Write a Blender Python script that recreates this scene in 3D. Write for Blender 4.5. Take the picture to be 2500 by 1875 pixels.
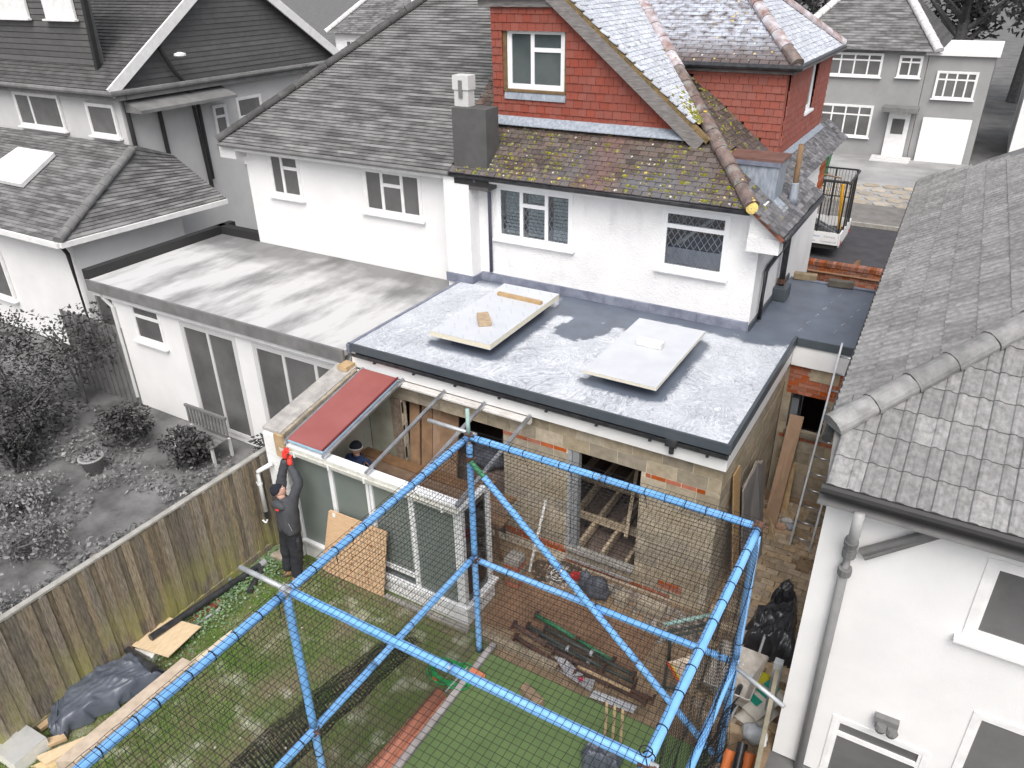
import bpy, bmesh, math, random
from mathutils import Vector as V, Matrix, noise
R = math.radians
rnd = random.Random(7)
for o in list(bpy.data.objects): bpy.data.objects.remove(o)
scene = bpy.context.scene
COL = scene.collection
# ---------------------------------------------------------------- camera
CAM = V((4.668, -8.754, 8.629)); FPX = 1878.9
YAW, PITCH, ROLL = -0.541, 0.497, -0.018
_f = V((math.sin(YAW)*math.cos(PITCH), math.cos(YAW)*math.cos(PITCH), -math.sin(PITCH)))
_r = V((math.cos(YAW), -math.sin(YAW), 0)); _u = _r.cross(_f)
CR = math.cos(ROLL)*_r + math.sin(ROLL)*_u; CU = -math.sin(ROLL)*_r + math.cos(ROLL)*_u
cam = bpy.data.cameras.new('camera'); cam_o = bpy.data.objects.new('camera', cam); COL.objects.link(cam_o)
cam.sensor_width = 36; cam.lens = 36*FPX/2500; cam.clip_end = 600; cam.clip_start = .1
m3 = Matrix((CR, CU, -_f)).transposed()
cam_o.matrix_world = Matrix.Translation(CAM) @ m3.to_4x4()
scene.camera = cam_o
# ---------------------------------------------------------------- light: bright overcast winter day
w = bpy.data.worlds.new('World'); scene.world = w; w.use_nodes = True
nt = w.node_tree; bg = nt.nodes['Background']; sky = nt.nodes.new('ShaderNodeTexSky')
sky.sky_type = 'NISHITA'; sky.sun_disc = False
SUN_EL, SUN_AZ = R(55), R(152)      # azimuth clockwise from +Y: sun behind the camera's left shoulder
sky.sun_elevation = SUN_EL; sky.sun_rotation = SUN_AZ
sky.air_density = 1.0; sky.dust_density = 6.0; sky.ozone_density = 1.0
hs_ = nt.nodes.new('ShaderNodeHueSaturation'); hs_.inputs['Saturation'].default_value = .35; nt.links.new(sky.outputs[0], hs_.inputs['Color']); nt.links.new(hs_.outputs[0], bg.inputs[0]); bg.inputs[1].default_value = .15
sun = bpy.data.lights.new('sun', 'SUN'); sun.energy = .85; sun.angle = R(45); sun.color = (1, .96, .9)
so = bpy.data.objects.new('sun', sun); COL.objects.link(so)
sd = V((math.sin(SUN_AZ)*math.cos(SUN_EL), math.cos(SUN_AZ)*math.cos(SUN_EL), math.sin(SUN_EL)))
so.rotation_euler = sd.to_track_quat('Z', 'Y').to_euler(); so.location = (0, -20, 40)
vs = scene.view_settings; vs.view_transform = 'Standard'; vs.look = 'None'; vs.exposure = .5; vs.gamma = 1
# ---------------------------------------------------------------- survey helpers: a sight line met with a plane of known place
def sight(px, py): return _f + CR*((px-1250)/FPX) - CU*((py-937.5)/FPX)
def zp(px, py, z=0.): d = sight(px, py); return CAM + d*((z-CAM.z)/d.z)
def yp(px, py, y): d = sight(px, py); return CAM + d*((y-CAM.y)/d.y)
def xp(px, py, x): d = sight(px, py); return CAM + d*((x-CAM.x)/d.x)
# ---------------------------------------------------------------- mesh helpers
def bm_(): return bmesh.new()
def hexa(bm, c):
    v = [bm.verts.new(p) for p in c]
    for f in ((0,3,2,1),(4,5,6,7),(0,1,5,4),(1,2,6,5),(2,3,7,6),(3,0,4,7)): bm.faces.new([v[i] for i in f])
    return v
def bx(bm, x0, y0, z0, x1, y1, z1):
    return hexa(bm, [(x0,y0,z0),(x1,y0,z0),(x1,y1,z0),(x0,y1,z0),(x0,y0,z1),(x1,y0,z1),(x1,y1,z1),(x0,y1,z1)])
def obx(bm, c, a, b, n):          # centre and three half vectors
    c, a, b, n = V(c), V(a), V(b), V(n)
    return hexa(bm, [c-a-b-n, c+a-b-n, c+a+b-n, c-a+b-n, c-a-b+n, c+a-b+n, c+a+b+n, c-a+b+n])
def beam(bm, p, q, w, h, up=(0,0,1)):
    p, q = V(p), V(q); d = (q-p); up = V(up); s = d.cross(up)
    if s.length < 1e-5: s = d.cross(V((1,0,0)))
    s.normalize(); t = s.cross(d).normalized()
    return obx(bm, (p+q)/2, d/2, s*w/2, t*h/2)
def tube(bm, pts, r, seg=8, cap=True, closed=False):
    pts = [V(p) for p in pts]; n = len(pts); rings = []
    up = V((0,0,1)); rr = r if hasattr(r, '__len__') else [r]*n
    for i, p in enumerate(pts):
        a = pts[i-1] if (i or closed) else p; b = pts[(i+1) % n] if (i < n-1 or closed) else p
        d = (b-a).normalized(); s = d.cross(up)
        if s.length < .05: s = d.cross(V((1,0,0)))
        s.normalize(); t = s.cross(d)
        rings.append([bm.verts.new(p + (s*math.cos(2*math.pi*k/seg) + t*math.sin(2*math.pi*k/seg))*rr[i]) for k in range(seg)])
    for i in range(n if closed else n-1):
        A, Bq = rings[i], rings[(i+1) % n]
        for k in range(seg): bm.faces.new((A[k], A[(k+1)%seg], Bq[(k+1)%seg], Bq[k]))
    if cap and not closed and seg > 2:
        bm.faces.new(rings[0][::-1]); bm.faces.new(rings[-1])
def poly(bm, pts): return bm.faces.new([bm.verts.new(p) for p in pts])
def prism(bm, pts, d):            # polygon pushed along d
    d = V(d); a = [bm.verts.new(p) for p in pts]; b = [bm.verts.new(V(p)+d) for p in pts]; n = len(pts)
    bm.faces.new(a[::-1]); bm.faces.new(b)
    for i in range(n): bm.faces.new((a[i], a[(i+1)%n], b[(i+1)%n], b[i]))
def lathe(bm, prof, seg=16, loc=(0,0,0)):
    loc = V(loc); rings = [[bm.verts.new(loc+V((r*math.cos(2*math.pi*k/seg), r*math.sin(2*math.pi*k/seg), z))) for k in range(seg)] for r, z in prof]
    for A, Bq in zip(rings, rings[1:]):
        for k in range(seg): bm.faces.new((A[k], A[(k+1)%seg], Bq[(k+1)%seg], Bq[k]))
    bm.faces.new(rings[0][::-1]); bm.faces.new(rings[-1])
XF = {}
def setp(o, parent):
    if parent is not None:
        o.parent = parent; o.matrix_parent_inverse = XF.get(parent.name, parent.matrix_basis).inverted()
def tag(o, label=None, cat=None, group=None, kind=None):
    for k, v in (('label', label), ('category', cat), ('group', group), ('kind', kind)):
        if v: o[k] = v
    return o
def ob(name, bm, mat, parent=None, smooth=False, bevel=0., kind=None):
    if isinstance(bm, bmesh.types.BMesh):
        bmesh.ops.recalc_face_normals(bm, faces=bm.faces[:]); me = bpy.data.meshes.new(name); bm.to_mesh(me); bm.free()
    else: me = bm
    for mt in (mat if isinstance(mat, (list, tuple)) else [mat]): me.materials.append(mt)
    o = bpy.data.objects.new(name, me); COL.objects.link(o)
    if smooth:
        for p in me.polygons: p.use_smooth = True
    if bevel:
        b = o.modifiers.new('b', 'BEVEL'); b.width = bevel; b.segments = 2; b.limit_method = 'ANGLE'
    setp(o, parent)
    if kind: o['kind'] = kind
    return o
def thing(name, label, cat, loc=(0,0,0), group=None):
    o = bpy.data.objects.new(name, None); COL.objects.link(o); o.location = loc; o.empty_display_size = .2
    XF[o.name] = Matrix.Translation(V(loc)); return tag(o, label, cat, group)
def inst(name, me, mw, parent, mat=None):       # a piece sharing mesh data
    o = bpy.data.objects.new(name, me); COL.objects.link(o); o.matrix_basis = mw
    if parent is not None:
        o.parent = parent; o.matrix_parent_inverse = XF.get(parent.name, Matrix()).inverted()
    if mat:
        o.material_slots[0].link = 'OBJECT'; o.material_slots[0].material = mat
    return o
def struct(name, bm, mat, **k): o = ob(name, bm, mat, **k); o['kind'] = 'structure'; return o
def mk(bm, name, mat):
    bmesh.ops.recalc_face_normals(bm, faces=bm.faces[:]); me = bpy.data.meshes.new(name); bm.to_mesh(me); bm.free(); me.materials.append(mat); return me
def frame_m(c, u, v, n): return Matrix(((u[0],v[0],n[0],c[0]),(u[1],v[1],n[1],c[1]),(u[2],v[2],n[2],c[2]),(0,0,0,1)))
# ---------------------------------------------------------------- materials
MATS = {}
def M(name, col, rough=.8, col2=None, scale=6., amt=.14, bump=.0, bscale=60., metal=0., spec=.4, rand=0., stretch=(1,1,1), detail=6, contrast=(.35,.65)):
    m = bpy.data.materials.new(name); m.use_nodes = True; t = m.node_tree; N = t.nodes; L = t.links
    p = N['Principled BSDF']; p.inputs['Roughness'].default_value = rough; p.inputs['Metallic'].default_value = metal; p.inputs['Specular IOR Level'].default_value = spec
    tc = N.new('ShaderNodeTexCoord'); oi = N.new('ShaderNodeObjectInfo'); geo = N.new('ShaderNodeNewGeometry')
    ad = N.new('ShaderNodeMath'); ad.operation = 'ADD'; L.new(oi.outputs['Random'], ad.inputs[0]); L.new(geo.outputs['Random Per Island'], ad.inputs[1])
    fr = N.new('ShaderNodeMath'); fr.operation = 'FRACT'; L.new(ad.outputs[0], fr.inputs[0])
    ml = N.new('ShaderNodeMath'); ml.operation = 'MULTIPLY'; ml.inputs[1].default_value = 37. if rand else 0.; L.new(fr.outputs[0], ml.inputs[0])
    va = N.new('ShaderNodeVectorMath'); va.operation = 'ADD'; L.new(tc.outputs['Object'], va.inputs[0]); L.new(ml.outputs[0], va.inputs[1])
    mp = N.new('ShaderNodeMapping'); mp.inputs['Scale'].default_value = stretch; L.new(va.outputs[0], mp.inputs[0])
    nz = N.new('ShaderNodeTexNoise'); nz.inputs['Scale'].default_value = scale; nz.inputs['Detail'].default_value = detail; nz.inputs['Roughness'].default_value = .6; L.new(mp.outputs[0], nz.inputs[0])
    rp = N.new('ShaderNodeValToRGB'); L.new(nz.outputs[0], rp.inputs[0])
    c2 = col2 or tuple(c*(1-amt) for c in col)
    rp.color_ramp.elements[0].position, rp.color_ramp.elements[1].position = contrast
    rp.color_ramp.elements[0].color = (*c2, 1); rp.color_ramp.elements[1].color = (*col, 1)
    out = rp.outputs[0]
    if rand:
        hs = N.new('ShaderNodeHueSaturation'); mr = N.new('ShaderNodeMapRange'); mr.inputs[3].default_value = 1-rand; mr.inputs[4].default_value = 1+rand
        L.new(fr.outputs[0], mr.inputs[0]); L.new(mr.outputs[0], hs.inputs['Value']); L.new(out, hs.inputs['Color'])
        sc = N.new('ShaderNodeMath'); sc.operation = 'MULTIPLY'; sc.inputs[1].default_value = 7.31; L.new(fr.outputs[0], sc.inputs[0])
        f2 = N.new('ShaderNodeMath'); f2.operation = 'FRACT'; L.new(sc.outputs[0], f2.inputs[0])
        m2 = N.new('ShaderNodeMapRange'); m2.inputs[3].default_value = 1-rand*.8; m2.inputs[4].default_value = 1+rand*.8; L.new(f2.outputs[0], m2.inputs[0]); L.new(m2.outputs[0], hs.inputs['Saturation'])
        out = hs.outputs[0]
    L.new(out, p.inputs['Base Color'])
    if bump:
        bn = N.new('ShaderNodeTexNoise'); bn.inputs['Scale'].default_value = bscale; bn.inputs['Detail'].default_value = 4; L.new(mp.outputs[0], bn.inputs[0])
        bp = N.new('ShaderNodeBump'); bp.inputs['Strength'].default_value = bump; bp.inputs['Distance'].default_value = .02; L.new(bn.outputs[0], bp.inputs['Height']); L.new(bp.outputs[0], p.inputs['Normal'])
    m['out'] = 1; MATS[name] = m; return m
def sockets(m): t = m.node_tree; return t, t.nodes, t.links, t.nodes['Principled BSDF']
def overlay(m, col, fac_builder, rough=None):
    """mix a second colour over a material's base colour; fac_builder(N, L) returns a factor socket"""
    t, N, L, p = sockets(m); src = p.inputs['Base Color'].links[0].from_socket
    mx = N.new('ShaderNodeMix'); mx.data_type = 'RGBA'; fac = fac_builder(N, L)
    L.new(fac, mx.inputs[0]); L.new(src, mx.inputs[6]); mx.inputs[7].default_value = (*col, 1); L.new(mx.outputs[2], p.inputs['Base Color'])
    return m
def ramp(N, L, src, a, b, lo=0., hi=1.):
    r = N.new('ShaderNodeMapRange'); r.inputs[1].default_value = a; r.inputs[2].default_value = b; r.inputs[3].default_value = lo; r.inputs[4].default_value = hi; L.new(src, r.inputs[0]); return r.outputs[0]
def mth(N, L, op, a, b=None):
    n = N.new('ShaderNodeMath'); n.operation = op
    for i, x in enumerate((a, b)):
        if x is None: continue
        if isinstance(x, (int, float)): n.inputs[i].default_value = x
        else: L.new(x, n.inputs[i])
    return n.outputs[0]
def noise_s(N, L, scale, detail=5, stretch=(1,1,1), world=True, dist=0.):
    g = N.new('ShaderNodeNewGeometry'); mp = N.new('ShaderNodeMapping'); mp.inputs['Scale'].default_value = stretch; L.new(g.outputs['Position'], mp.inputs[0])
    n = N.new('ShaderNodeTexNoise'); n.inputs['Scale'].default_value = scale; n.inputs['Detail'].default_value = detail; n.inputs['Distortion'].default_value = dist; L.new(mp.outputs[0], n.inputs[0]); return n.outputs[0]
def pos_s(N, L, ax):
    g = N.new('ShaderNodeNewGeometry'); s = N.new('ShaderNodeSeparateXYZ'); L.new(g.outputs['Position'], s.inputs[0]); return s.outputs[ax]
def glass(name, tint, gloss=.25, rough=.02):
    m = bpy.data.materials.new(name); m.use_nodes = True; t = m.node_tree; N = t.nodes; L = t.links; N.remove(N['Principled BSDF'])
    tr = N.new('ShaderNodeBsdfTransparent'); tr.inputs[0].default_value = (*tint, 1); gl = N.new('ShaderNodeBsdfGlossy'); gl.inputs['Roughness'].default_value = rough
    mx = N.new('ShaderNodeMixShader'); fn = N.new('ShaderNodeFresnel'); fn.inputs[0].default_value = 1.5
    a = N.new('ShaderNodeMath'); a.operation = 'ADD'; a.inputs[1].default_value = gloss; L.new(fn.outputs[0], a.inputs[0]); a.use_clamp = True
    L.new(a.outputs[0], mx.inputs[0]); L.new(tr.outputs[0], mx.inputs[1]); L.new(gl.outputs[0], mx.inputs[2]); L.new(mx.outputs[0], N['Material Output'].inputs[0]); MATS[name] = m; return m

white = M('white_render', (.83,.83,.83), .85, (.74,.74,.75), 1.6, bump=.8, bscale=34, contrast=(.3,.6))
def _st(N, L):
    a = noise_s(N, L, 3.0, 8, (1,1,.35)); b = ramp(N, L, a, .60, .74); return mth(N, L, 'MULTIPLY', b, .22)
overlay(white, (.42,.41,.40), _st)
upvc = M('white_upvc', (.84,.85,.87), .35, (.80,.81,.83), 3, spec=.5)
fasciaw = M('white_fascia', (.86,.86,.86), .45, (.78,.78,.78), 2)
greyplastic = M('anthracite_trim', (.055,.068,.082), .4, (.075,.088,.10), 3)
blackpl = M('black_plastic', (.018,.02,.024), .35, (.05,.05,.055), 9)
lead = M('lead_sheet', (.22,.24,.30), .5, (.13,.14,.19), 5, bump=.15, bscale=14)
leadpale = M('weathered_lead', (.36,.395,.45), .5, (.21,.245,.295), 7, stretch=(3,3,.8), bump=.1, bscale=20)
rooftile = M('clay_roof_tile', (.135,.098,.08), .8, (.055,.048,.046), 14, bump=.3, bscale=50, rand=.38)
def _slate(N, L):     # the lower courses have weathered to a bluish grey
    z = ramp(N, L, pos_s(N, L, 2), 5.95, 5.5); n = ramp(N, L, noise_s(N, L, 1.7, 3), .35, .6); return mth(N, L, 'MULTIPLY', mth(N, L, 'MULTIPLY', z, n), .8)
overlay(rooftile, (.135,.135,.15), _slate)
def _pinkpatch(N, L):
    x = mth(N, L, 'SUBTRACT', 1., mth(N, L, 'ABSOLUTE', mth(N, L, 'MULTIPLY', mth(N, L, 'SUBTRACT', pos_s(N, L, 0), -.75), 1.3)))
    return mth(N, L, 'MULTIPLY', ramp(N, L, mth(N, L, 'ADD', x, mth(N, L, 'MULTIPLY', noise_s(N, L, 3., 3), .6)), .75, 1.2), .45)
overlay(rooftile, (.20,.105,.095), _pinkpatch)
frosttile = M('frosted_roof_tile', (.58,.61,.67), .75, (.40,.43,.48), 9, rand=.14, bump=.3, bscale=40)
overlay(frosttile, (.13,.10,.085), lambda N, L: ramp(N, L, noise_s(N, L, 22, 5), .60, .70))
semitile = M('part_frosted_roof_tile', (.125,.095,.090), .6, (.10,.085,.085), 12, rand=.25, bump=.3, bscale=40)
def _sf(N, L):
    z = ramp(N, L, pos_s(N, L, 2), 7.15, 7.55); n = ramp(N, L, noise_s(N, L, 6, 4, (1,1,3)), .3, .62); return mth(N, L, 'MULTIPLY', mth(N, L, 'MULTIPLY', z, n), .9)
overlay(semitile, (.50,.54,.62), _sf)
hangtile = M('red_hanging_tile', (.29,.078,.054), .75, (.235,.062,.044), 8, rand=.08, bump=.2, bscale=60)
hangplain = M('red_cheek_tile', (.315,.10,.075), .75, (.27,.085,.064), 8, rand=.07, bump=.15)
underlay = M('roof_underlay', (.03,.028,.027), .9, None, 10)
ridge = M('clay_ridge_tile', (.20,.14,.125), .8, (.10,.08,.078), 9, bump=.5, bscale=30, rand=.12)
overlay(ridge, (.33,.36,.33), lambda N, L: mth(N, L, 'MULTIPLY', ramp(N, L, noise_s(N, L, 5, 6), .5, .68), .6))
ridgefrost = M('frosted_ridge_tile', (.55,.55,.60), .7, (.22,.13,.11), 4, bump=.3, rand=.08)
mossm = M('moss', (.27,.255,.055), .95, (.13,.14,.035), 30, rand=.35, bump=.6, bscale=120)
lichen = M('yellow_lichen', (.62,.44,.10), .95, (.40,.32,.14), 40, rand=.3)
lichenw = M('pale_lichen', (.62,.62,.58), .95, (.40,.42,.38), 60, rand=.1)
mortar = M('verge_mortar', (.27,.18,.08), .95, (.12,.095,.05), 16, bump=.8, bscale=60)
greywood = M('weathered_timber', (.26,.245,.24), .8, (.14,.13,.125), 6, stretch=(1,1,6), bump=.2, bscale=20)
wood = M('new_timber', (.52,.38,.23), .7, (.38,.26,.14), 5, rand=.12, bump=.1)
palewood = M('pale_sawn_timber', (.68,.60,.45), .7, (.58,.49,.36), 4, rand=.08, bump=.1)
oldwood = M('old_boards', (.24,.15,.09), .8, (.15,.09,.055), 5, rand=.18, bump=.15)
ply = M('plywood', (.72,.50,.32), .65, (.60,.40,.24), 7, stretch=(1.,1.,5.), bump=.05)
plyp = M('pale_plywood', (.68,.54,.36), .65, (.58,.44,.28), 7, bump=.05, stretch=(4,1,1))
brownply = M('brown_shuttering_ply', (.25,.15,.09), .55, (.17,.10,.06), 3, bump=.1, bscale=30)
fencew = M('fence_board', (.33,.275,.21), .85, (.14,.118,.092), 7, stretch=(8,8,1), rand=.34, bump=.3, bscale=30)
def _alg(N, L):
    z = ramp(N, L, pos_s(N, L, 2), 1.15, .1); n = ramp(N, L, noise_s(N, L, 2.2, 5, (1.5,1.5,.8)), .40, .62); return mth(N, L, 'MULTIPLY', mth(N, L, 'MULTIPLY', z, n), .75)
overlay(fencew, (.36,.35,.10), _alg)
block = M('concrete_block', (.46,.395,.30), .9, (.31,.265,.195), 9, bump=.5, bscale=90, rand=.20, contrast=(.3,.7))
mortarb = M('block_mortar', (.70,.64,.53), .95, (.44,.38,.30), 12, bump=.4)
brick = M('red_brick', (.46,.13,.055), .85, (.33,.10,.05), 14, bump=.4, rand=.2)
darkbrick = M('dark_brick', (.20,.075,.05), .85, (.12,.05,.04), 14, bump=.4, rand=.25)
brickmortar = M('brick_mortar', (.40,.34,.26), .95, None, 12)
stone = M('old_stone', (.34,.29,.22), .9, (.20,.17,.13), 12, bump=.6, rand=.2)
concrete = M('concrete', (.36,.34,.31), .9, (.24,.23,.21), 7, bump=.4)
paleconc = M('pale_concrete', (.62,.61,.58), .9, (.46,.45,.42), 8, bump=.3)
alu = M('aluminium', (.62,.63,.65), .32, (.45,.46,.48), 6, metal=.85, spec=.5)
galv = M('galvanised_tube', (.50,.52,.54), .5, (.36,.38,.40), 10, metal=.35)
rust = M('rusty_steel', (.15,.075,.05), .85, (.08,.05,.045), 16, bump=.4, rand=.2)
greenpaint = M('green_painted_steel', (.05,.27,.12), .5, (.03,.15,.08), 14)
dkgreen = M('dark_green_steel', (.035,.055,.048), .55, (.07,.065,.055), 12, rand=.2)
tealpole = M('pale_green_tube', (.34,.50,.46), .5, (.24,.36,.34), 12)
foam = M('blue_foam_sleeve', (.22,.47,.86), .4, (.18,.42,.80), 5, rand=.06, bump=.05)
netm = M('black_net_twine', (.012,.012,.014), .8, None, 10)
pir = M('foil_board', (.56,.58,.62), .42, (.51,.53,.57), 3, spec=.5)
pirc = M('cream_foam_core', (.66,.62,.50), .9, (.58,.54,.43), 20)
soil = M('soil', (.12,.085,.058), .95, (.06,.045,.032), 7, bump=.8, bscale=30)
dirt = M('trodden_earth', (.31,.22,.14), .95, (.19,.135,.085), 5, bump=.6, bscale=25)
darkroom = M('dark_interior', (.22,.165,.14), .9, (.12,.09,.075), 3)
redpanel = M('red_roof_panel', (.30,.10,.092), .4, (.26,.082,.076), 2)
bluefoam = M('blue_foam_edge', (.38,.60,.76), .8)
clear = glass('window_glass', (.92,.96,.96), .06)
dkglass = M('dark_glass', (.055,.07,.075), .06, (.10,.12,.12), 1.2, spec=.8)
frosted = M('frosted_glass', (.155,.185,.18), .28, (.19,.215,.20), 1.3, spec=.6)
skin = M('skin', (.55,.33,.25), .6, None, 5, .15)
# ================================================================ the ground
def sheet(name, x0, y0, x1, y1, z, mat): b = bm_(); poly(b, [(x0,y0,z),(x1,y0,z),(x1,y1,z),(x0,y1,z)]); return struct(name, b, mat)
gmat = M('grey_ground', (.17,.17,.17), .95, (.10,.10,.10), .8, bump=.4, bscale=6)
sheet('ground', -220, -60, 220, 380, -.03, gmat)
lawnm = M('lawn_soil', (.105,.15,.042), .95, (.18,.155,.095), 1.6, bump=.8, bscale=40, contrast=(.38,.62))
overlay(lawnm, (.42,.42,.33), lambda N, L: mth(N, L, 'MULTIPLY', ramp(N, L, noise_s(N, L, 2.6, 6), .56, .68), .7))
sheet('lawn', -4.12, -9.5, .35, -1.9, 0, lawnm)
sheet('yard', .35, -9.5, 4.15, 3.7, 0, dirt)
sheet('floor', -4.0, -1.9, .35, 0, .004, dirt)
asph = M('asphalt', (.062,.06,.066), .9, (.042,.041,.046), 2.2, bump=.4, bscale=60)
pavg = M('grey_paving', (.36,.36,.36), .9, (.22,.22,.22), .5, detail=8)
sheet('front_drive', -4, 8.8, 9, 14.2, -.012, asph)
sheet('road', -60, 15.4, 60, 21.6, -.008, asph)
b = bm_(); bx(b, -60, 14.6, -.05, 60, 15.4, .10); struct('pavement', b, concrete)
b = bm_(); bx(b, -60, 21.6, -.05, 60, 21.75, .12); struct('kerb', b, concrete)
b = bm_(); bx(b, -60, 21.752, -.05, 60, 24.4, .11); struct('far_pavement', b, M('far_paving', (.20,.19,.18), .9, (.13,.125,.12), 2.5, bump=.2))
sheet('front_gardens', -60, 24.4, 60, 34, .03, pavg)

# ================================================================ tile fields
class Tiles:
    def __init__(s, thing_o, name): s.t = thing_o; s.name = name; s.items = []
    def field(s, parent, O, u, v, inside, nu, nv, tw=.165, gauge=.1, ln=.165, th=.020, mat=None, jit=.004, u0=0, ur=None, hole=None):
        O, u, v = V(O), V(u).normalized(), V(v).normalized(); n = u.cross(v).normalized()
        for j in range(nv):
            off = tw/2 if j % 2 else 0
            for i in range(-1, nu+1):
                cu = u0 + i*tw + off + tw/2; cv = j*gauge + gauge*.5
                tw_ = tw
                if ur:
                    e0, e1 = max(cu-tw/2, ur[0]), min(cu+tw/2, ur[1])
                    if hole and hole[2] < cv < hole[3] and e0 < hole[1] and e1 > hole[0]:
                        if hole[0]-e0 >= e1-hole[1]: e1 = hole[0]
                        else: e0 = hole[1]
                    if e1-e0 < .02: continue
                    cu, tw_ = (e0+e1)/2, e1-e0
                if not inside(cu, cv): continue
                tl = R(rnd.uniform(4.5, 7.5)); ry = R(rnd.uniform(-1.2, 1.2))
                v2 = (v*math.cos(tl) - n*math.sin(tl)).normalized(); u2 = (u*math.cos(ry) + v*math.sin(ry)).normalized(); n2 = u2.cross(v2).normalized(); v2 = n2.cross(u2)
                c = O + u*cu + v*(j*gauge + ln*.5) + n*(.024 + rnd.uniform(-jit, jit)*.6) + v*rnd.uniform(-jit, jit)
                s.items.append((frame_m(c, u2*(tw_-(.012 if jit > .003 else .006)), v2*ln, n2*th), mat, parent))
    def build(s, cap=300):
        b = bm_(); obx(b, (0,0,0), (.5,0,0), (0,.5,0), (0,0,.5)); base = bpy.data.meshes.new(s.name); bmesh.ops.recalc_face_normals(b, faces=b.faces[:]); b.to_mesh(base); b.free(); base.materials.append(s.items[0][1])
        s.items.sort(key=lambda it: (it[0].translation-CAM).length)
        for mw, mat, par in s.items[:cap]: inst(s.name, base, mw, par, mat)
        rest = s.items[cap:]
        if rest:
            mats = []; vs_, fs, mi = [], [], []
            for mw, mat, par in rest:
                if mat not in mats: mats.append(mat)
                k = len(vs_); vs_ += [mw @ v.co for v in base.vertices]
                for p in base.polygons: fs.append([k+i for i in p.vertices]); mi.append(mats.index(mat))
            me = bpy.data.meshes.new(s.name+'_run'); me.from_pydata(vs_, [], fs)
            o = ob(s.name+'_run', me, mats, s.t); o['kind'] = 'stuff'
            for p, m_ in zip(me.polygons, mi): p.material_index = m_
def halfpipe_run(name, pts, r, ln, mats, parent):       # ridge / hip tiles, each its own piece
    P, Q = V(pts[0]), V(pts[1]); d = (Q-P); n = max(1, int(d.length/ln)); d.normalize(); s_ = d.cross(V((0,0,1))).normalized(); t = s_.cross(d)
    for i in range(n):
        b = bm_(); a = P+d*(i*ln); c = a+d*(ln*.985); rings = []
        for p, rr in ((a, r*1.06), (c, r*.97)):
            rings.append([b.verts.new(p + s_*rr*math.cos(x) + t*(rr*math.sin(x)*.85) + V((rnd.uniform(-.003,.003),)*3)) for x in [R(-20+220*k/10) for k in range(11)]])
        for k in range(10): b.faces.new((rings[0][k], rings[0][k+1], rings[1][k+1], rings[1][k]))
        b.faces.new(rings[0]); b.faces.new(rings[1][::-1])
        ob(name, b, mats[i] if i < len(mats) else mats[-1], parent, smooth=False)
def wall_holes(bm, ax, at, a0, a1, z0, z1, th, holes):
    """wall in the plane ax=at, thickness th (signed, away from the seen side) with rectangular holes (a0,a1,z0,z1)"""
    A = sorted({a0, a1, *[h for q in holes for h in q[:2]]}); Z = sorted({z0, z1, *[h for q in holes for h in q[2:]]})
    for i in range(len(A)-1):
        for j in range(len(Z)-1):
            ca, cz = (A[i]+A[i+1])/2, (Z[j]+Z[j+1])/2
            if any(q[0] < ca < q[1] and q[2] < cz < q[3] for q in holes): continue
            if ax == 'y': bx(bm, A[i], min(at, at+th), Z[j], A[i+1], max(at, at+th), Z[j+1])
            else: bx(bm, min(at, at+th), A[i], Z[j], max(at, at+th), A[i+1], Z[j+1])
    bmesh.ops.remove_doubles(bm, verts=bm.verts[:], dist=1e-5)
    # drop internal faces
    seen = {}
    for f in bm.faces: seen.setdefault(tuple(sorted(v.index for v in f.verts)), []).append(f)
    bm.verts.index_update(); seen = {}
    for f in list(bm.faces): seen.setdefault(tuple(sorted(v.index for v in f.verts)), []).append(f)
    kill = [f for fs in seen.values() if len(fs) > 1 for f in fs]
    bmesh.ops.delete(bm, geom=kill, context='FACES')
class Pl:      # local frame on a vertical wall: a along, z up, d outwards
    def __init__(s, ax, at, sgn): s.ax, s.at, s.sg = ax, at, sgn
    def p(s, a, z, d): return (a, s.at+s.sg*d, z) if s.ax == 'y' else (s.at+s.sg*d, a, z)
    def box(s, bm, a0, a1, z0, z1, d0, d1):
        p, q = s.p(a0, z0, d0), s.p(a1, z1, d1)
        bx(bm, *[min(i, j) for i, j in zip(p, q)], *[max(i, j) for i, j in zip(p, q)])
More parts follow.
